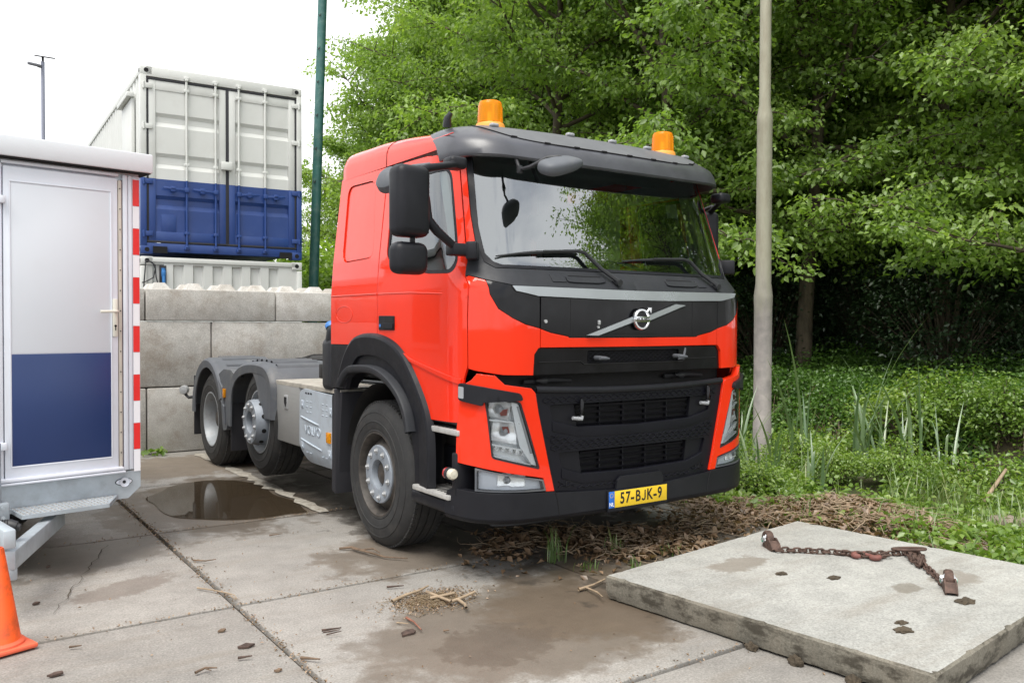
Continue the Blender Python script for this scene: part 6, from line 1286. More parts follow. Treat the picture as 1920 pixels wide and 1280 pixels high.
def grow_tree(seed, H, base, R, r0, limbs, leaf, per, mat, fork=False, low=0.0):
    """a trunk, limbs and twigs; sprays of leaves on every twig. Returns trunk mesh and crown mesh"""
    rs = np.random.RandomState(seed); T = Tubes(); tips = []
    bend = rs.normal(0, 0.25, 2)
    def tp(z): t = z/H; return np.array([bend[0]*t*t*H*0.12+0.08*sin(z*0.9+seed), bend[1]*t*t*H*0.12+0.08*cos(z*0.8+seed), z])
    zs = np.linspace(-0.4, H*0.92, 14); T.add([tp(z) for z in zs], [r0*(1.35 if z < 0 else 1)*max(0.12, (1-z/H*0.93)) for z in zs], 10)
    for i in range(limbs):
        f = (i+rs.uniform(0, .9))/limbs; z = base+(H*0.9-base)*f**0.9; az = i*2.4+rs.uniform(-.5, .5)
        prof = sin(pi*min(1, 0.12+0.88*f)**0.75)**0.7; ln = R*(0.35+0.75*prof)*rs.uniform(.75, 1.15); el = 0.15+0.75*f+rs.uniform(-.15, .2)
        if f < 0.25 and low: el -= low
        p = tp(z); d = np.array([cos(az)*cos(el), sin(az)*cos(el), sin(el)]); pts = [p]; m = 7
        for k in range(m):
            d = d+rs.normal(0, .10, 3)+np.array([0, 0, 0.05 if k < 4 else -0.09]); d /= np.linalg.norm(d); pts.append(pts[-1]+d*ln/m)
        rr = r0*0.42*(1-f*0.6); T.add(pts, np.linspace(rr, 0.012, m+1), 6)
        for k in range(2, m+1):
            for q in range(3 if k < m else 4):
                a2 = rs.uniform(0, 2*pi); dd = d*0.5+np.array([cos(a2), sin(a2), rs.uniform(-.35, .45)]); dd /= np.linalg.norm(dd); l2 = ln*rs.uniform(.16, .36); e = pts[k]+dd*l2; mid = pts[k]+dd*l2*.5+np.array([0, 0, 0.06])
                T.add([pts[k], mid, e], [0.014, 0.010, 0.005], 4); tips.append((e, dd)); tips.append((mid, dd))
    C = []; A = []; S_ = []; TN = []
    for e, dd in tips:
        n = int(per*rs.uniform(.5, 1.4)); rad = rs.uniform(.28, .55)*(R/3.0)**0.4; ct = rs.uniform(0, 1)
        q = rs.normal(0, 1, (n, 3)); q /= np.linalg.norm(q, axis=1)[:, None]+1e-9; q *= (rs.uniform(0, 1, n)**0.5)[:, None]*rad*1.12; q[:, 2] *= 0.45; q[:, 2] -= 0.25*(np.hypot(q[:, 0], q[:, 1])**2)/rad
        C.append(e+q); A.append(np.arctan2(q[:, 1], q[:, 0])+rs.normal(0, .7, n)); S_.append(leaf*rs.uniform(.55, 1.25, n)); TN.append(np.clip(0.62*ct+rs.uniform(-.05, .40, n), 0, 1))
    C = np.concatenate(C); V, F, TT = leaves(C, np.concatenate(A), np.concatenate(S_), np.concatenate(TN), rs, 0.62, 0.55, 0.14, 0.85)
    return T.mesh('trunk', M['bark']), fast_mesh('crown', V, F, mat, TT)
KIND = {
    'edge': grow_tree(3, 12.0, 2.6, 3.6, 0.17, 31, 0.112, 58, M['leaf'], low=0.35),
    'edge2': grow_tree(8, 11.0, 2.4, 3.4, 0.16, 29, 0.108, 60, M['leaf'], low=0.45),
    'tall': grow_tree(15, 13.5, 3.4, 3.8, 0.20, 33, 0.118, 54, M['leaf'], low=0.2),
    'round': grow_tree(22, 9.5, 1.6, 3.1, 0.15, 27, 0.110, 56, M['leaf'], low=0.3),
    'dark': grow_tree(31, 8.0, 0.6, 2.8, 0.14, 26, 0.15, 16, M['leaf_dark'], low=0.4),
}
def plant_tree(kind, x, y, rz, s, label, group='trees of the wood', name=None, sz=None):
    t = empty(name or 'tree', label, 'tree', (x, y, ground_z(x, y)), rz, group); t.scale = (s, s, sz or s)
    a, b = KIND[kind]; link('trunk', a, t); link('crown', b, t); return t
L_FAR = 'broadleaf tree of the wood, its crown merging with its neighbours behind the truck'
trees = [('edge', 1035, 17.5, 0.3, 1.0, 'bright green broadleaf tree rising behind the middle of the truck roof'),
         ('edge2', 1255, 15.5, 2.0, 1.0, 'broadleaf tree behind the right amber beacon, branches hanging low beside the cab'),
         ('edge', 1515, 16.0, 4.1, 0.98, 'broadleaf tree with a straight bare trunk just right of the lamp post'),
         ('edge2', 1765, 15.2, 5.2, 1.05, 'broadleaf tree with low limbs and dark wood behind it, right of the straight trunk'),
         ('tall', 2010, 14.0, 1.1, 0.95, 'broadleaf tree reaching in from the right edge of the picture'),
         ('tall', 925, 23, 3.3, 0.92, 'tall broadleaf tree above the left amber beacon'),
         ('round', 752, 26, 0.2, 1.02, 'rounded broadleaf tree right of the green pole, behind the rear of the cab'),
         ('round', 668, 30, 2.6, 0.84, 'leftmost broadleaf tree, low and rounded just right of the green pole'),
         ('edge', 905, 28, 2.2, 1.05, L_FAR), ('tall', 930, 24, 4.6, 0.97, L_FAR), ('tall', 1130, 22, 0.9, 0.98, L_FAR), ('edge', 1330, 20.5, 1.4, 1.05, L_FAR), ('tall', 1430, 19.5, 5.0, 0.95, L_FAR),
         ('tall', 1640, 20, 2.7, 1.0, L_FAR), ('edge', 1880, 19, 3.9, 1.05, L_FAR), ('edge2', 2080, 18, 0.5, 1.1, L_FAR), ('edge', 1000, 29, 3.0, 1.15, L_FAR), ('tall', 1230, 28, 1.9, 1.05, L_FAR), ('tall', 1500, 26, 4.4, 1.05, L_FAR), ('tall', 1750, 25, 0.1, 1.1, L_FAR), ('tall', 1985, 24, 2.3, 1.1, L_FAR), ('edge', 860, 31, 5.5, 1.1, L_FAR)]
for k, px, d, rz, s, lab in trees: x, y = at(PXU(px), d); plant_tree(k, x, y, rz, s, lab)
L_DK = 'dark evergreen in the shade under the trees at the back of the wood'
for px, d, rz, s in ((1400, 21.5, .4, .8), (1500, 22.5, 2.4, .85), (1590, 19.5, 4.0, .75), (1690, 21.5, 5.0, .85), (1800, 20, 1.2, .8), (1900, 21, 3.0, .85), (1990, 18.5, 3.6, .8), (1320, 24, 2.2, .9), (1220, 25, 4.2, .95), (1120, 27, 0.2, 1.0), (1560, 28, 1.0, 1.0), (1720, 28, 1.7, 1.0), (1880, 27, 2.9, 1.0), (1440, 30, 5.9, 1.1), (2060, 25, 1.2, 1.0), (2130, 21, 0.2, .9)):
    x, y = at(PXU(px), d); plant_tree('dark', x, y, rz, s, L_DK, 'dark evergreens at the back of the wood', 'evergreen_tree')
# trees that go on along the ditch outside the frame; the windscreen mirrors them
L_OUT = 'broadleaf tree further along the ditch, in front of the truck'
for k, x, y, rz, s in (('tall', 10.6, -4.0, 0.5, .95), ('edge', 9.8, -7.6, 2.5, .95), ('edge2', 11.5, -10.0, 1.0, 1.0), ('tall', 14.0, -6.5, 3.0, 1.0), ('round', 9.6, -1.2, 4.0, .9)):
    plant_tree(k, x, y, rz, s, L_OUT, 'trees further along the ditch')
# the far side of the wood reads as one dark mass
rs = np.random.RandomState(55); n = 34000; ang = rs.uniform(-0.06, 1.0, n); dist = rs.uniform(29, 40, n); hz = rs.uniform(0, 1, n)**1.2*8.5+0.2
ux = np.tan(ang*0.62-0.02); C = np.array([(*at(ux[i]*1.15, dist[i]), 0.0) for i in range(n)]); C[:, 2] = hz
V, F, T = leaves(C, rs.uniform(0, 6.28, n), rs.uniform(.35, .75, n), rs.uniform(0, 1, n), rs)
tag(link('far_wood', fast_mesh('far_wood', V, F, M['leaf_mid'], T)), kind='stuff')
# shrubs
def grow_bush(seed, R, H, n, leaf, mat, stem=True):
    rs = np.random.RandomState(seed); T = Tubes(); C = []; A = []; S_ = []; TN = []
    for i in range(n):
        q = rs.normal(0, 1, 3); q /= np.linalg.norm(q); q *= rs.uniform(.35, 1)**0.6; e = np.array([q[0]*R, q[1]*R, H*(0.5+0.5*q[2])+0.12*sin(q[0]*7+seed)]); k = rs.randint(12, 26); rad = rs.uniform(.14, .30); ct = rs.uniform(0, 1)
        if i % 4 == 0: T.add([[q[0]*.1, q[1]*.1, -.1], e*[.5, .5, .6], e], [0.02, 0.013, 0.005], 5)
        p = rs.normal(0, .55, (k, 3))*rad; p[:, 2] *= .6; C.append(e+p); A.append(np.arctan2(e[1]+p[:, 1], e[0]+p[:, 0])+rs.normal(0, .9, k)); S_.append(leaf*rs.uniform(.6, 1.25, k)); TN.append(np.clip(0.6*ct+rs.uniform(0, .4, k), 0, 1))
    V, F, TT = leaves(np.concatenate(C), np.concatenate(A), np.concatenate(S_), np.concatenate(TN), rs); return T.mesh('stem', M['bark']), fast_mesh('foliage', V, F, mat, TT)
BUSH = {'holly': grow_bush(2, 1.35, 2.5, 420, 0.085, M['leaf_dark']), 'green': grow_bush(5, 1.3, 2.7, 420, 0.11, M['leaf']), 'bramble': grow_bush(9, 0.75, 0.9, 200, 0.075, M['weed'])}
def plant_bush(kind, x, y, rz, s, label, group, name='shrub', z=None):
    t = empty(name, label, 'shrub', (x, y, ground_z(x, y) if z is None else z), rz, group); t.scale = (s, s, s); a, b = BUSH[kind]; link('stem', a, t); link('foliage', b, t)
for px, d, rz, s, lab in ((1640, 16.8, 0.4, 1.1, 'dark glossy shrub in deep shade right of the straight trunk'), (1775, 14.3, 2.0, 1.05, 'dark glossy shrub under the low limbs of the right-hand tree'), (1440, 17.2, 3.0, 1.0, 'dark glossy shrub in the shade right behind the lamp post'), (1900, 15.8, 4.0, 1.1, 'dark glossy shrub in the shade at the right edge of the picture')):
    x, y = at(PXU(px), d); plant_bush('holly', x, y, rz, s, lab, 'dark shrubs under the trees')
for px, d, rz, s, lab in ((598, 19.0, 0.4, 1.35, 'leafy green shrub growing up behind the container, right of its corner'), (640, 20.5, 1.4, 1.4, 'leafy green shrub behind the block wall, left of the cab'), (560, 21.0, 2.9, 1.2, 'leafy green shrub half hidden behind the container edge')):
    x, y = at(PXU(px), d); plant_bush('green', x, y, rz, s, lab, 'green shrubs behind the container')
# nettle bank, weeds, grass: cover nobody could count
def cover(name, pts, fn, mat):
    VV = []; FF = []; TT = []; o = 0; rs = np.random.RandomState(77)
    C, A, S_, TN, asp = fn(pts, rs); V, F, T = leaves(C, A, S_, TN, rs, asp, 0.35, 0.12, 0.7)
    tag(link(name, fast_mesh(name, V, F, mat, T)), kind='stuff')
def stems(pts, hmin, hmax, whorls, leafs, spread):
    def f(P, rs):
        C = []; A = []; S_ = []; TN = []
        for x, y in P:
            h = rs.uniform(hmin, hmax)*(0.75+0.35*sin(x*1.3+y*0.9)*sin(y*1.1)); z0 = ground_z(x, y); lean = rs.normal(0, .12, 2); ct = rs.uniform(0, 1)
            for w in range(whorls):
                t = (w+0.6)/whorls; zz = z0+h*t; a0 = rs.uniform(0, 6.28)
                for k in range(4):
                    a = a0+k*pi/2+rs.normal(0, .3); r = spread*(1.1-0.55*t)*rs.uniform(.1, .6); C.append((x+lean[0]*h*t+cos(a)*r, y+lean[1]*h*t+sin(a)*r, zz)); A.append(a); S_.append(leafs*(1.15-0.5*t)*rs.uniform(.7, 1.25)); TN.append(min(1, max(0, 0.45*ct+0.35*t+rs.uniform(-.05, .25))))
        return np.array(C), np.array(A), np.array(S_), np.array(TN), 0.62
    return f
rs = np.random.RandomState(5)
P = [(x, y) for x, y in zip(rs.uniform(6.7, 13.0, 13500), rs.uniform(-7, 9, 13500)) if (x > 7.2 or rs.rand() < 0.5) and sin(x*2.1+y)*sin(y*1.9-x) > -0.8]
cover('nettle_bed', P[:8200], stems(P, .45, .85, 7, .088, .15), M['nettle'])
P = [(x, y) for x, y in zip(rs.uniform(5.9, 7.6, 2600), rs.uniform(-7, 9, 2600)) if sin(x*3.1+y*2)*sin(y*2.3) > -0.1 and (x > 6.7 or rs.rand() < .30)]
cover('bank_ground_cover', P, stems(P, .12, .42, 4, .10, .16), M['nettle'])
P = [(x, y) for x, y in zip(rs.uniform(2.2, 5.0, 5200), rs.uniform(-5.5, 8.5, 5200)) if sin(x*2.3+y*1.7)*sin(y*2.9-x) > -0.35 and not (x < 2.8 and y > -1.2 and y < 1.0 and rs.rand() < .8)]
def sees_water(x, y):
    dx, dy = x-CAM.x, y-CAM.y; d = dx*FW.x+dy*FW.y; u = (dx*RT.x+dy*RT.y)/d*1601.1+960; return (1520 < u < 1668 and d > 6.6) or (1392 < u < 1458 and 7.6 < d < 10.3)
P = [q for q in P if not sees_water(*q)][:3300]+[(x, y) for x, y in zip(rs.uniform(1.75, 3.2, 900), rs.uniform(-3.6, .6, 900)) if sin(x*7+y*3)*sin(y*6-x*2) > 0.0]
cover('weeds', P, stems(P, .08, .34, 4, .085, .12), M['weed'])
def blades(name, pts, h0, h1, w, mat, seed, bendy=0.5):
    rs = np.random.RandomState(seed); n = len(pts); P = np.array(pts); z = np.array([ground_z(x, y) if x > 1.62 else 0.0 for x, y in pts]); az = rs.uniform(0, 2*pi, n); h = rs.uniform(h0, h1, n); b = rs.uniform(.1, bendy, n)*h; ww = w*rs.uniform(.6, 1.3, n)
    side = np.stack([-np.sin(az), np.cos(az), 0*az], 1); out = np.stack([np.cos(az), np.sin(az), 0*az], 1); p0 = np.stack([P[:, 0], P[:, 1], z-0.01], 1)
    lv = []
    for t, wd in ((0, .8), (.4, 1.0), (.75, .7), (1.0, 0.05)):
        c = p0+np.stack([0*h, 0*h, h*t*(1-0.18*t)], 1)+out*(b*t*t)[:, None]; lv += [c-side*(ww*wd/2)[:, None], c+side*(ww*wd/2)[:, None]]
    V = np.stack(lv, 1).reshape(-1, 3); k = np.arange(n)*8; F = np.concatenate([np.stack([k+2*i, k+2*i+1, k+2*i+3, k+2*i+2], 1) for i in range(3)]); T = np.repeat(rs.uniform(0, 1, n), 8)
    return fast_mesh(name, V, F, mat, T)
rs = np.random.RandomState(9)
P = [(x, y) for x, y in zip(rs.uniform(1.75, 5.1, 30000), rs.uniform(-6, 9, 30000)) if rs.rand() < (0.9 if sin(x*1.9+y*1.1)*sin(y*2.1-x*.7) > -0.1 else 0.25) and not (1.3 < x < 2.7 and -2.6 < y < 0.6 and rs.rand() < .85)]
P = [q for q in P if not (sees_water(*q) and rs.rand() < .93)]
tag(link('grass', blades('grass', P[:14000], .08, .34, .008, M['grass'], 3, 0.7)), kind='stuff')
P = [(x, y) for x, y in zip(rs.uniform(5.6, 7.6, 4000), rs.uniform(-7, 9, 4000))]
rs2 = np.random.RandomState(91); P2 = [(x, y) for x, y in zip(rs2.uniform(3.0, 4.9, 3600), rs2.uniform(-4.5, 8, 3600)) if sin(x*2.7+y*1.9)*sin(y*1.6+x) > 0.12 and not sees_water(x, y)]
tag(link('tall_grass', blades('tall_grass', P2, .22, .55, .010, M['grass'], 8, .75)), kind='stuff')
tag(link('dead_stalks', blades('dead_stalks', P[:4000], .15, .6, .008, M['straw'], 4, 1.3)), kind='stuff')
# reeds: each clump a plant
def reed_mesh(seed, n, h):
    rs = np.random.RandomState(seed); V = []; F = []; T = []; o = 0
    for i in range(n):
        az = rs.uniform(0, 6.28); hh = h*rs.uniform(.5, 1.1); w = rs.uniform(.022, .042); b = hh*rs.uniform(.05, .55); x0, y0 = rs.normal(0, .05, 2); tn = rs.uniform(0, 1); N = 9; kink = rs.uniform(.5, .9) if rs.rand() < .25 else 2
        for j in range(N):
            t = j/(N-1); r = b*t**2.2; z = hh*t*(1-.1*t*b/hh)-(0 if t < kink else (t-kink)*hh*0.9); wd = w*min(1, 0.5+2*t)*(1-t**3)+.001
            c = np.array([x0+cos(az)*r, y0+sin(az)*r, z-.03]); s_ = np.array([-sin(az), cos(az), 0])*wd/2; mid = c+np.array([cos(az), sin(az), 0])*wd*.2
            V += [c-s_, mid, c+s_]; T += [tn]*3
            if j: q = o+3*j; F += [(q-3, q-2, q+1, q), (q-2, q-1, q+2, q+1)]
        o += 3*N
    return fast_mesh('blade', np.array(V), np.array(F), M['reed'], np.array(T))
REED = [reed_mesh(i, n, h) for i, n, h in ((1, 8, 1.35), (2, 6, 1.6), (3, 10, .75), (4, 8, 1.15))]
def reed(px, d, k, s, rz, label): 
    x, y = at(PXU(px), d); o = link('reed_plant', REED[k]); o.location = (x, y, max(ground_z(x, y), WATER_Z)); o.rotation_euler = (0, 0, rz); o.scale = (s*1.2, s*1.2, s*1.2); tag(o, label, 'reed', 'reeds along the ditch')
for a in ((1495, 9.9, 1, 0.95, .3, 'tall reed clump with upright blades, nearest the lamp post'), (1510, 9.3, 3, .75, 1.3, 'reed with arching blades right of the lamp post, left of the open water'), (1602, 9.6, 1, 1.0, 2.0, 'tall upright reed standing at the left edge of the open water'), (1635, 9.5, 0, 1.05, 3.2, 'dense upright reed clump in the middle of the ditch'), (1660, 9.7, 3, .95, 4.0, 'broad reed clump right of the dense upright one'), (1700, 9.3, 1, .9, 5.0, 'loose reed with crossing blades right of the open water'), (1716, 8.9, 0, .95, .9, 'leafy reed at the near edge of the ditch, above the leaf heap'), (1445, 9.0, 2, 1.0, 1.9, 'low reed tuft around the foot of the lamp post'), (1395, 9.2, 3, .8, 2.9, 'low reed tuft between the bumper and the lamp post'), (1775, 9.4, 0, .8, 4.4, 'reed leaning over the bank toward the right'), (1530, 8.4, 2, .8, 3.6, 'small reed tuft on the near bank left of the water'), (1425, 8.2, 2, .9, .2, 'grassy tuft just in front of the lamp post foot'), (1855, 9.0, 2, .9, 2.3, 'small reed tuft at the far right of the ditch')): reed(*a)
for px, d, rz, s, lab in ((1490, 9.4, 0, .5, 'yellow-green low bramble right of the lamp post'), (1790, 8.9, 1.0, .75, 'leafy bramble at the ditch edge, right of the leafy reed'), (1870, 8.5, 2.1, .8, 'leafy bramble near the right edge of the picture'), (1690, 8.6, 3.0, .5, 'small bramble above the heap of dead leaves'), (1400, 8.3, 4.0, .5, 'low weed clump between the bumper and the slab'), (1560, 9.0, 5.2, .45, 'small weed clump in front of the open water'), (1460, 11.2, .6, 1.05, 'pale green bramble on the far bank behind the lamp post'), (1600, 11.6, 1.7, .9, 'pale green bramble on the far bank above the open water'), (1720, 11.4, 2.8, .95, 'broad pale bramble on the far bank behind the crossing reeds'), (1820, 11.0, 3.9, .8, 'broad pale bramble high on the far bank to the right'), (1900, 10.6, 5.0, .75, 'pale bramble on the far bank at the right edge')):
    x, y = at(PXU(px), d); plant_bush('bramble', x, y, rz, s, lab, 'brambles along the near bank', 'bramble')
def tuft(x, y, h, n, seed, label, z=0.0):
    rs = np.random.RandomState(seed); o = link('grass_tuft', blades('grass_tuft', [tuple(q) for q in rs.normal(0, .035, (n, 2))], h*.4, h, .008, M['grass'], seed, .45)); o.location = (x, y, z); tag(o, label, 'grass tuft', 'grass tufts on the paving')
tuft(-0.42, -1.02, .34, 30, 1, 'grass tuft growing through the litter under the left of the bumper'); tuft(0.05, -1.13, .26, 22, 2, 'grass tuft under the number plate'); tuft(-0.12, -1.50, .14, 16, 3, 'small grass tuft beside the left corner of the slab'); tuft(0.32, -1.35, .12, 18, 4, 'small grass tuft in the leaves behind the slab edge'); tuft(-0.36, -1.30, .10, 20, 6, 'short grass tuft in the litter between the bumper and the slab')
b = None
rs = np.random.RandomState(12); V, F, T = leaves(np.array([(rs.normal(0, .05), rs.normal(0, .05), .03+rs.uniform(0, .05)) for _ in range(26)]), rs.uniform(0, 6.28, 26), rs.uniform(.06, .13, 26), rs.uniform(.2, .9, 26), rs)
o = link('dock_weed', fast_mesh('dock_weed', V, F, M['weed'], T)); o.location = (-1.58, 5.28, 0); tag(o, 'small leafy weed at the foot of the block wall', 'weed')
# ------------------------------------------------------------------ dead leaves, twigs and bark on the paving
def heap(x, y):      # height of the litter over the paving
    h = 0.07*math.exp(-(((x-1.9)/.55)**2+((y+1.25)/1.0)**2))+0.10*math.exp(-(((x-2.6)/.5)**2+((y+1.6)/.9)**2))+0.05*math.exp(-(((x-0.25)/.55)**2+((y+0.95)/.35)**2))
    return h
def zone(x, y, rs):
    d1 = ((x-0.05)/0.80)**2+((y+0.80+0.12*sin(x*4))/0.42)**2; d2 = ((x-0.45)/0.75)**2+((y+1.18)/0.28)**2; d3 = ((x-1.95)/0.62)**2+((y+1.05)/1.5)**2; d4 = ((x-2.6)/.7)**2+((y+1.9)/1.3)**2; d5 = ((x-1.45)/.6)**2+((y+0.9)/.55)**2
    d6 = ((x+0.62)/.22)**2+((y+0.62)/.10)**2
    k = min(d1, d2, d3, d4, d5, d6)+0.30*sin(x*9+y*5)*sin(y*11-x*3)+0.45*sin(x*3.3-y*2.1+1)*sin(y*4.7+x*1.3); return rs.rand() < math.exp(-max(0, k-0.40)*2.6)
rs = np.random.RandomState(21); C = []
while len(C) < 7500:
    x, y = rs.uniform(-1.0, 3.4), rs.uniform(-3.2, 1.0)
    if zone(x, y, rs): C.append((x, y, (ground_z(x, y) if x > 1.75 else 0.0)+heap(x, y)*rs.uniform(.55, 1.0)+rs.uniform(.004, .022)))
C = np.array(C); V, F, T = leaves(C, rs.uniform(0, 6.28, len(C)), rs.uniform(.02, .085, len(C)), rs.uniform(0, 1, len(C)), rs, 0.55, 0.0, 0.2)
tag(link('leaf_litter', fast_mesh('leaf_litter', V, F, M['litter'], T)), kind='stuff')
TT = Tubes(); rs = np.random.RandomState(23); n = 0
while n < 800:
    x, y = rs.uniform(-1.0, 3.4), rs.uniform(-3.2, 1.0)
    if not zone(x, y, rs): continue
    n += 1; a = rs.uniform(0, 6.28); L = rs.uniform(.05, .28); z = (ground_z(x, y) if x > 1.75 else 0.0)+heap(x, y)+rs.uniform(.005, .03); k = rs.normal(0, .25); pts = []
    for t in (0, .33, .66, 1): pts.append((x+cos(a+k*t)*L*t, y+sin(a+k*t)*L*t, z+rs.uniform(0, .022)))
    TT.add(pts, [rs.uniform(.0015, .004)]*3+[.001], 4)
n = 0
while n < 260:      # longer curling roots on top
    x, y = rs.uniform(-0.9, 3.3), rs.uniform(-3.0, 0.9)
    if not zone(x, y, rs): continue
    n += 1; a = rs.uniform(0, 6.28); L = rs.uniform(.18, .55); z = (ground_z(x, y) if x > 1.75 else 0.0)+heap(x, y)+.02; k = rs.normal(0, 1.1); pts = []; px_, py_ = x, y
    for t in range(9): pts.append((px_, py_, z+.03*sin(t*.8)*rs.uniform(.3, 1))); a += k*.22+rs.normal(0, .18); px_ += cos(a)*L/8; py_ += sin(a)*L/8
    TT.add(pts, np.linspace(rs.uniform(.0025, .0055), .0015, 9), 5)
tag(link('litter_twigs', TT.mesh('litter_twigs', M['twig_pale'])), kind='stuff')
# fine crumbs of soil along the joints and under the litter
rs = np.random.RandomState(29); C = []
while len(C) < 5200:
    m = rs.rand()
    if m < .42: x, y = rs.uniform(-1.0, 1.9), rs.uniform(-2.1, 0.4); ok = zone(x, y, rs)
    elif m < .60: q = rs.normal(0, 1, 2); x, y = -1.50+q[0]*.13, -1.29+q[1]*.085; ok = True
    elif m < .85: x, y = (-2.45+rs.normal(0, .025), rs.uniform(-4, 3)) if rs.rand() < .5 else (rs.uniform(-4, 1.5), rs.choice([-.75, -2.75, 1.25])+rs.normal(0, .02)); ok = True
    else: x, y = rs.uniform(-3.6, 1), rs.uniform(-3.2, 1.2); ok = rs.rand() < .25
    if ok: C.append((x, y, 0.006+(heap(x, y) if m < .42 else 0)))
C = np.array(C); V, F, T = leaves(C, rs.uniform(0, 6.28, len(C)), rs.uniform(.006, .022, len(C)), rs.uniform(0, 1, len(C)), rs, 0.5, 0.0, 0.25)
tag(link('soil_crumbs', fast_mesh('soil_crumbs', V, F, M['litter'], T)), kind='stuff')
def pixg(px, py):      # the spot on the paving seen at this place in the photograph
    m = cam.matrix_world; d = m.to_3x3() @ Vector(((px-960)/1601.1, -(py-640)/1601.1, -1)); o = m.translation; t = -o.z/d.z; return o+d*t
def twig(pts, r, mat, label, fork=None, group='twigs lying on the paving', name='twig', cat='twig'):
    P = [Vector((x, y, 0)) for x, y in pts]; c = P[0]; b = Tubes(); N = len(P)
    b.add([(p.x-c.x, p.y-c.y, r*1.1+0.008*sin(i*2.1)**2+.006) for i, p in enumerate(P)], [r*(1-.55*i/(N-1)) for i in range(N)], 7)
    for f in (fork or []): b.add([(p[0]-c.x, p[1]-c.y, r+0.012+.01*k) for k, p in enumerate(f)], [r*.6]*(len(f)-1)+[r*.3], 5)
    o = link(name, b.mesh(name, mat)); o.location = (c.x, c.y, 0); tag(o, label, cat, group)
G = lambda *q: [tuple(pixg(*p)[:2]) for p in q]
twig(G((636, 1032), (660, 1031), (690, 1040), (722, 1048), (764, 1052)), .009, M['twig'], 'long forked twig on the paving in front of the front wheel', [G((660, 1033), (690, 1043), (706, 1049)), G((676, 1036), (700, 1036), (712, 1047))])
twig(G((370, 1105), (400, 1111), (428, 1117), (442, 1128)), .005, M['twig_pale'], 'pale thin twig lying across the paving joints', [G((425, 1116), (440, 1124), (444, 1136))])
twig(G((362, 1053), (385, 1056), (405, 1053)), .006, M['twig'], 'small brown twig left of the long forked twig')
twig(G((505, 1006), (530, 1004)), .005, M['twig'], 'tiny dark twig beside the puddle')
twig(G((725, 1104), (757, 1103)), .007, M['bark_dark'], 'short dark twig just left above the pale debris pile')
twig(G((762, 1162), (776, 1172), (790, 1187)), .007, std('twig_red', (0.24, 0.10, 0.065), .8, var=.3, vs=20), 'reddish stick pointing at the dark bark chip')
twig(G((744, 1170), (766, 1174)), .004, M['twig_pale'], 'thin pale sliver above the dark bark chip')
twig(G((603, 1186), (640, 1183)), .007, M['bark_dark'], 'dark broken twigs in a small heap on the wet stain', [G((606, 1192), (638, 1190)), G((612, 1196), (640, 1193))])
twig(G((564, 1238), (600, 1243)), .008, M['twig'], 'short thick stick right of the paving joint at the bottom')
twig(G((366, 1266), (385, 1259), (407, 1259)), .007, M['twig'], 'bent twig at the bottom edge left of the joint', [G((385, 1260), (396, 1268))])
twig(G((446, 1238), (473, 1236)), .007, M['bark_dark'], 'short brown stick above the bent bottom twig')
twig(G((130, 1217), (153, 1216)), .006, M['twig'], 'short brown twig right of the traffic cone')
twig(G((832, 1186), (842, 1187)), .006, M['twig'], 'tiny reddish chip right of the dark bark chip')
twig(G((1330, 972), (1300, 968), (1262, 962), (1235, 955)), .008, M['twig'], 'long root lying behind the slab toward the number plate', [G((1300, 968), (1280, 974), (1262, 975))])
twig(G((1137, 1028), (1180, 1020), (1225, 1014), (1262, 1016), (1300, 1012)), .010, M['twig'], 'grey branch lying on the dead leaves beside the slab')
twig(G((1085, 1110), (1112, 1103), (1134, 1092)), .010, M['twig_pale'], 'pale root end at the left corner of the slab', [G((1100, 1108), (1120, 1120), (1130, 1132))])
def chip(px, py, s, label, seed, mat='bark_dark'):
    r = random.Random(seed); p = pixg(px, py); n = 9; ol = [(s*(0.9+r.uniform(-.3, .3))*cos(2*pi*k/n), s*.5*(0.9+r.uniform(-.3, .3))*sin(2*pi*k/n)) for k in range(n)]
    b = MB(); b.prism(ol, lambda u, v, d: (u, v, d+0.003*sin(u/s*3+v/s*2)), 0.0, 0.009); o = b.obj('bark_chip', M[mat]); o.location = (p.x, p.y, 0.004); o.rotation_euler = (0, 0, r.uniform(-.4, .4)); tag(o, label, 'bark chip', 'bark chips on the paving')
chip(766, 1188, .055, 'large dark flat bark chip right of the small heap of twigs', 1); chip(460, 1213, .04, 'brown bark chip right of the cone beside the joint', 2); chip(106, 1266, .035, 'dark flake at the bottom left below the cone', 3); chip(416, 1184, .022, 'small brown chip beside the joint', 4, 'twig'); chip(522, 1259, .018, 'small brown pebble-like chip at the bottom beside the joint', 5, 'twig'); chip(67, 1133, .022, 'small dark square flake on the crack', 6); chip(90, 1064, .018, 'small dark flake below the drawbar end', 7)
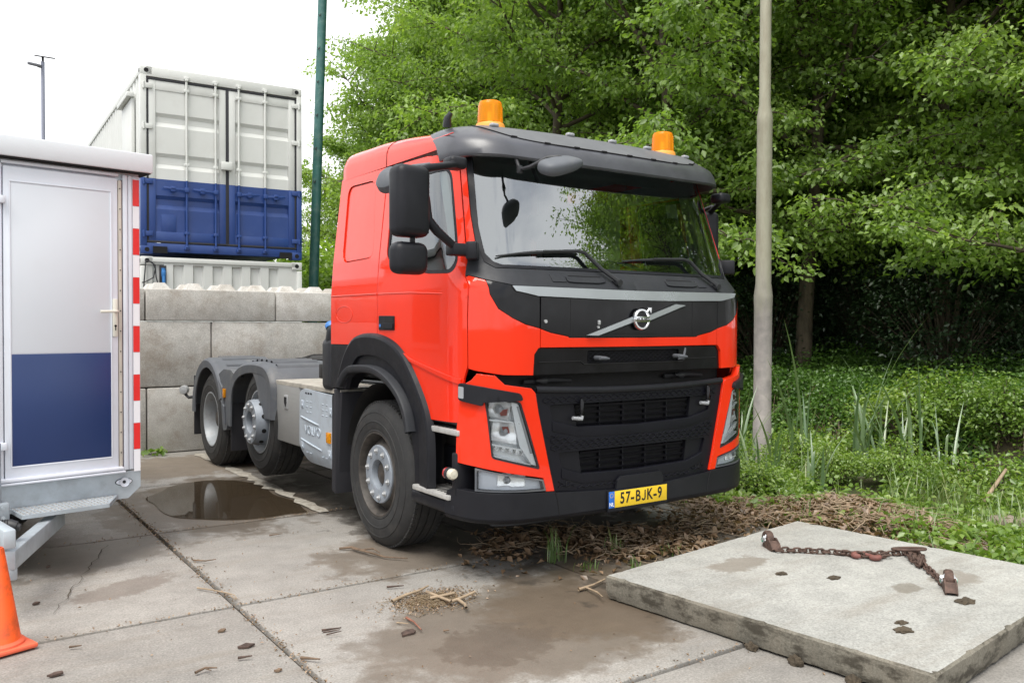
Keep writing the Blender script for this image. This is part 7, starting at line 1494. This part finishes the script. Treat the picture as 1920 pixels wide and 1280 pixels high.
# pale pile of chopped roots
rs = np.random.RandomState(31); dp = empty('debris_pile', 'small pale pile of chopped roots and straw on the wet stain', 'debris', (-1.50, -1.29, 0)); tb2 = Tubes()
for i in range(420):
    a = rs.uniform(0, 6.28); L = rs.uniform(.012, .06); q = rs.normal(0, 1, 2)*[.105, .075]; z = .006+.02*math.exp(-((q[0]/.1)**2+(q[1]/.07)**2))*rs.uniform(.3, 1); tb2.add([(q[0], q[1], z), (q[0]+cos(a)*L*.5, q[1]+sin(a)*L*.5, z+.006), (q[0]+cos(a+.3)*L, q[1]+sin(a+.3)*L, z)], [.0016, .002, .001], 4)
o = link('straw', tb2.mesh('straw', M['straw']), dp); o['kind'] = 'stuff'
for q in (((735, 1134), (760, 1124), (785, 1118), (803, 1110)), ((806, 1128), (830, 1125), (852, 1122)), ((845, 1135), (868, 1128), (890, 1120)), ((858, 1130), (872, 1142), (874, 1150)), ((800, 1116), (825, 1128), (846, 1138))):
    b = Tubes(); g = G(*q); b.add([(x+1.50, y+1.29, .022+.006*k) for k, (x, y) in enumerate(g)], [.010, .009, .008, .005][:len(g)], 7); link('root', b.mesh('root', M['twig_pale']), dp)
# old masonry lump in the grass at the right
p = Vector((*at(PXU(1893), 7.2), 0)); bm = bmesh.new(); bmesh.ops.create_icosphere(bm, subdivisions=3, radius=1)
r = random.Random(8)
for v in bm.verts: k = 1+r.uniform(-.1, .1)+.15*sin(v.co.x*3)*sin(v.co.z*4); v.co = Vector((max(-.75, min(.75, v.co.x*k))*.22, max(-.7, min(.7, v.co.y*k))*.18, max(-.6, min(.7, v.co.z*k))*.22))
me = bpy.data.meshes.new('stone'); bm.to_mesh(me); bm.free(); me.materials.append(M['mosstone']); o = link('stone', me); o.location = (p.x, p.y, ground_z(p.x, p.y)+.02); tag(o, 'pinkish lump of old masonry in the grass at the right edge', 'stone')
for pts, lab in (((1890, 830, 1845, 880, 8.0), 'pale cut branch sticking up out of the near bank'),):
    a, c = at(PXU(pts[0]), pts[4]), at(PXU(pts[2]), pts[4]-.2); b = Tubes(); b.add([(c[0], c[1], -.05), ((a[0]+c[0])/2, (a[1]+c[1])/2, .09), (a[0], a[1], .24)], [.020, .018, .014], 8); tag(link('branch', b.mesh('branch', M['twig_pale'])), lab, 'branch')
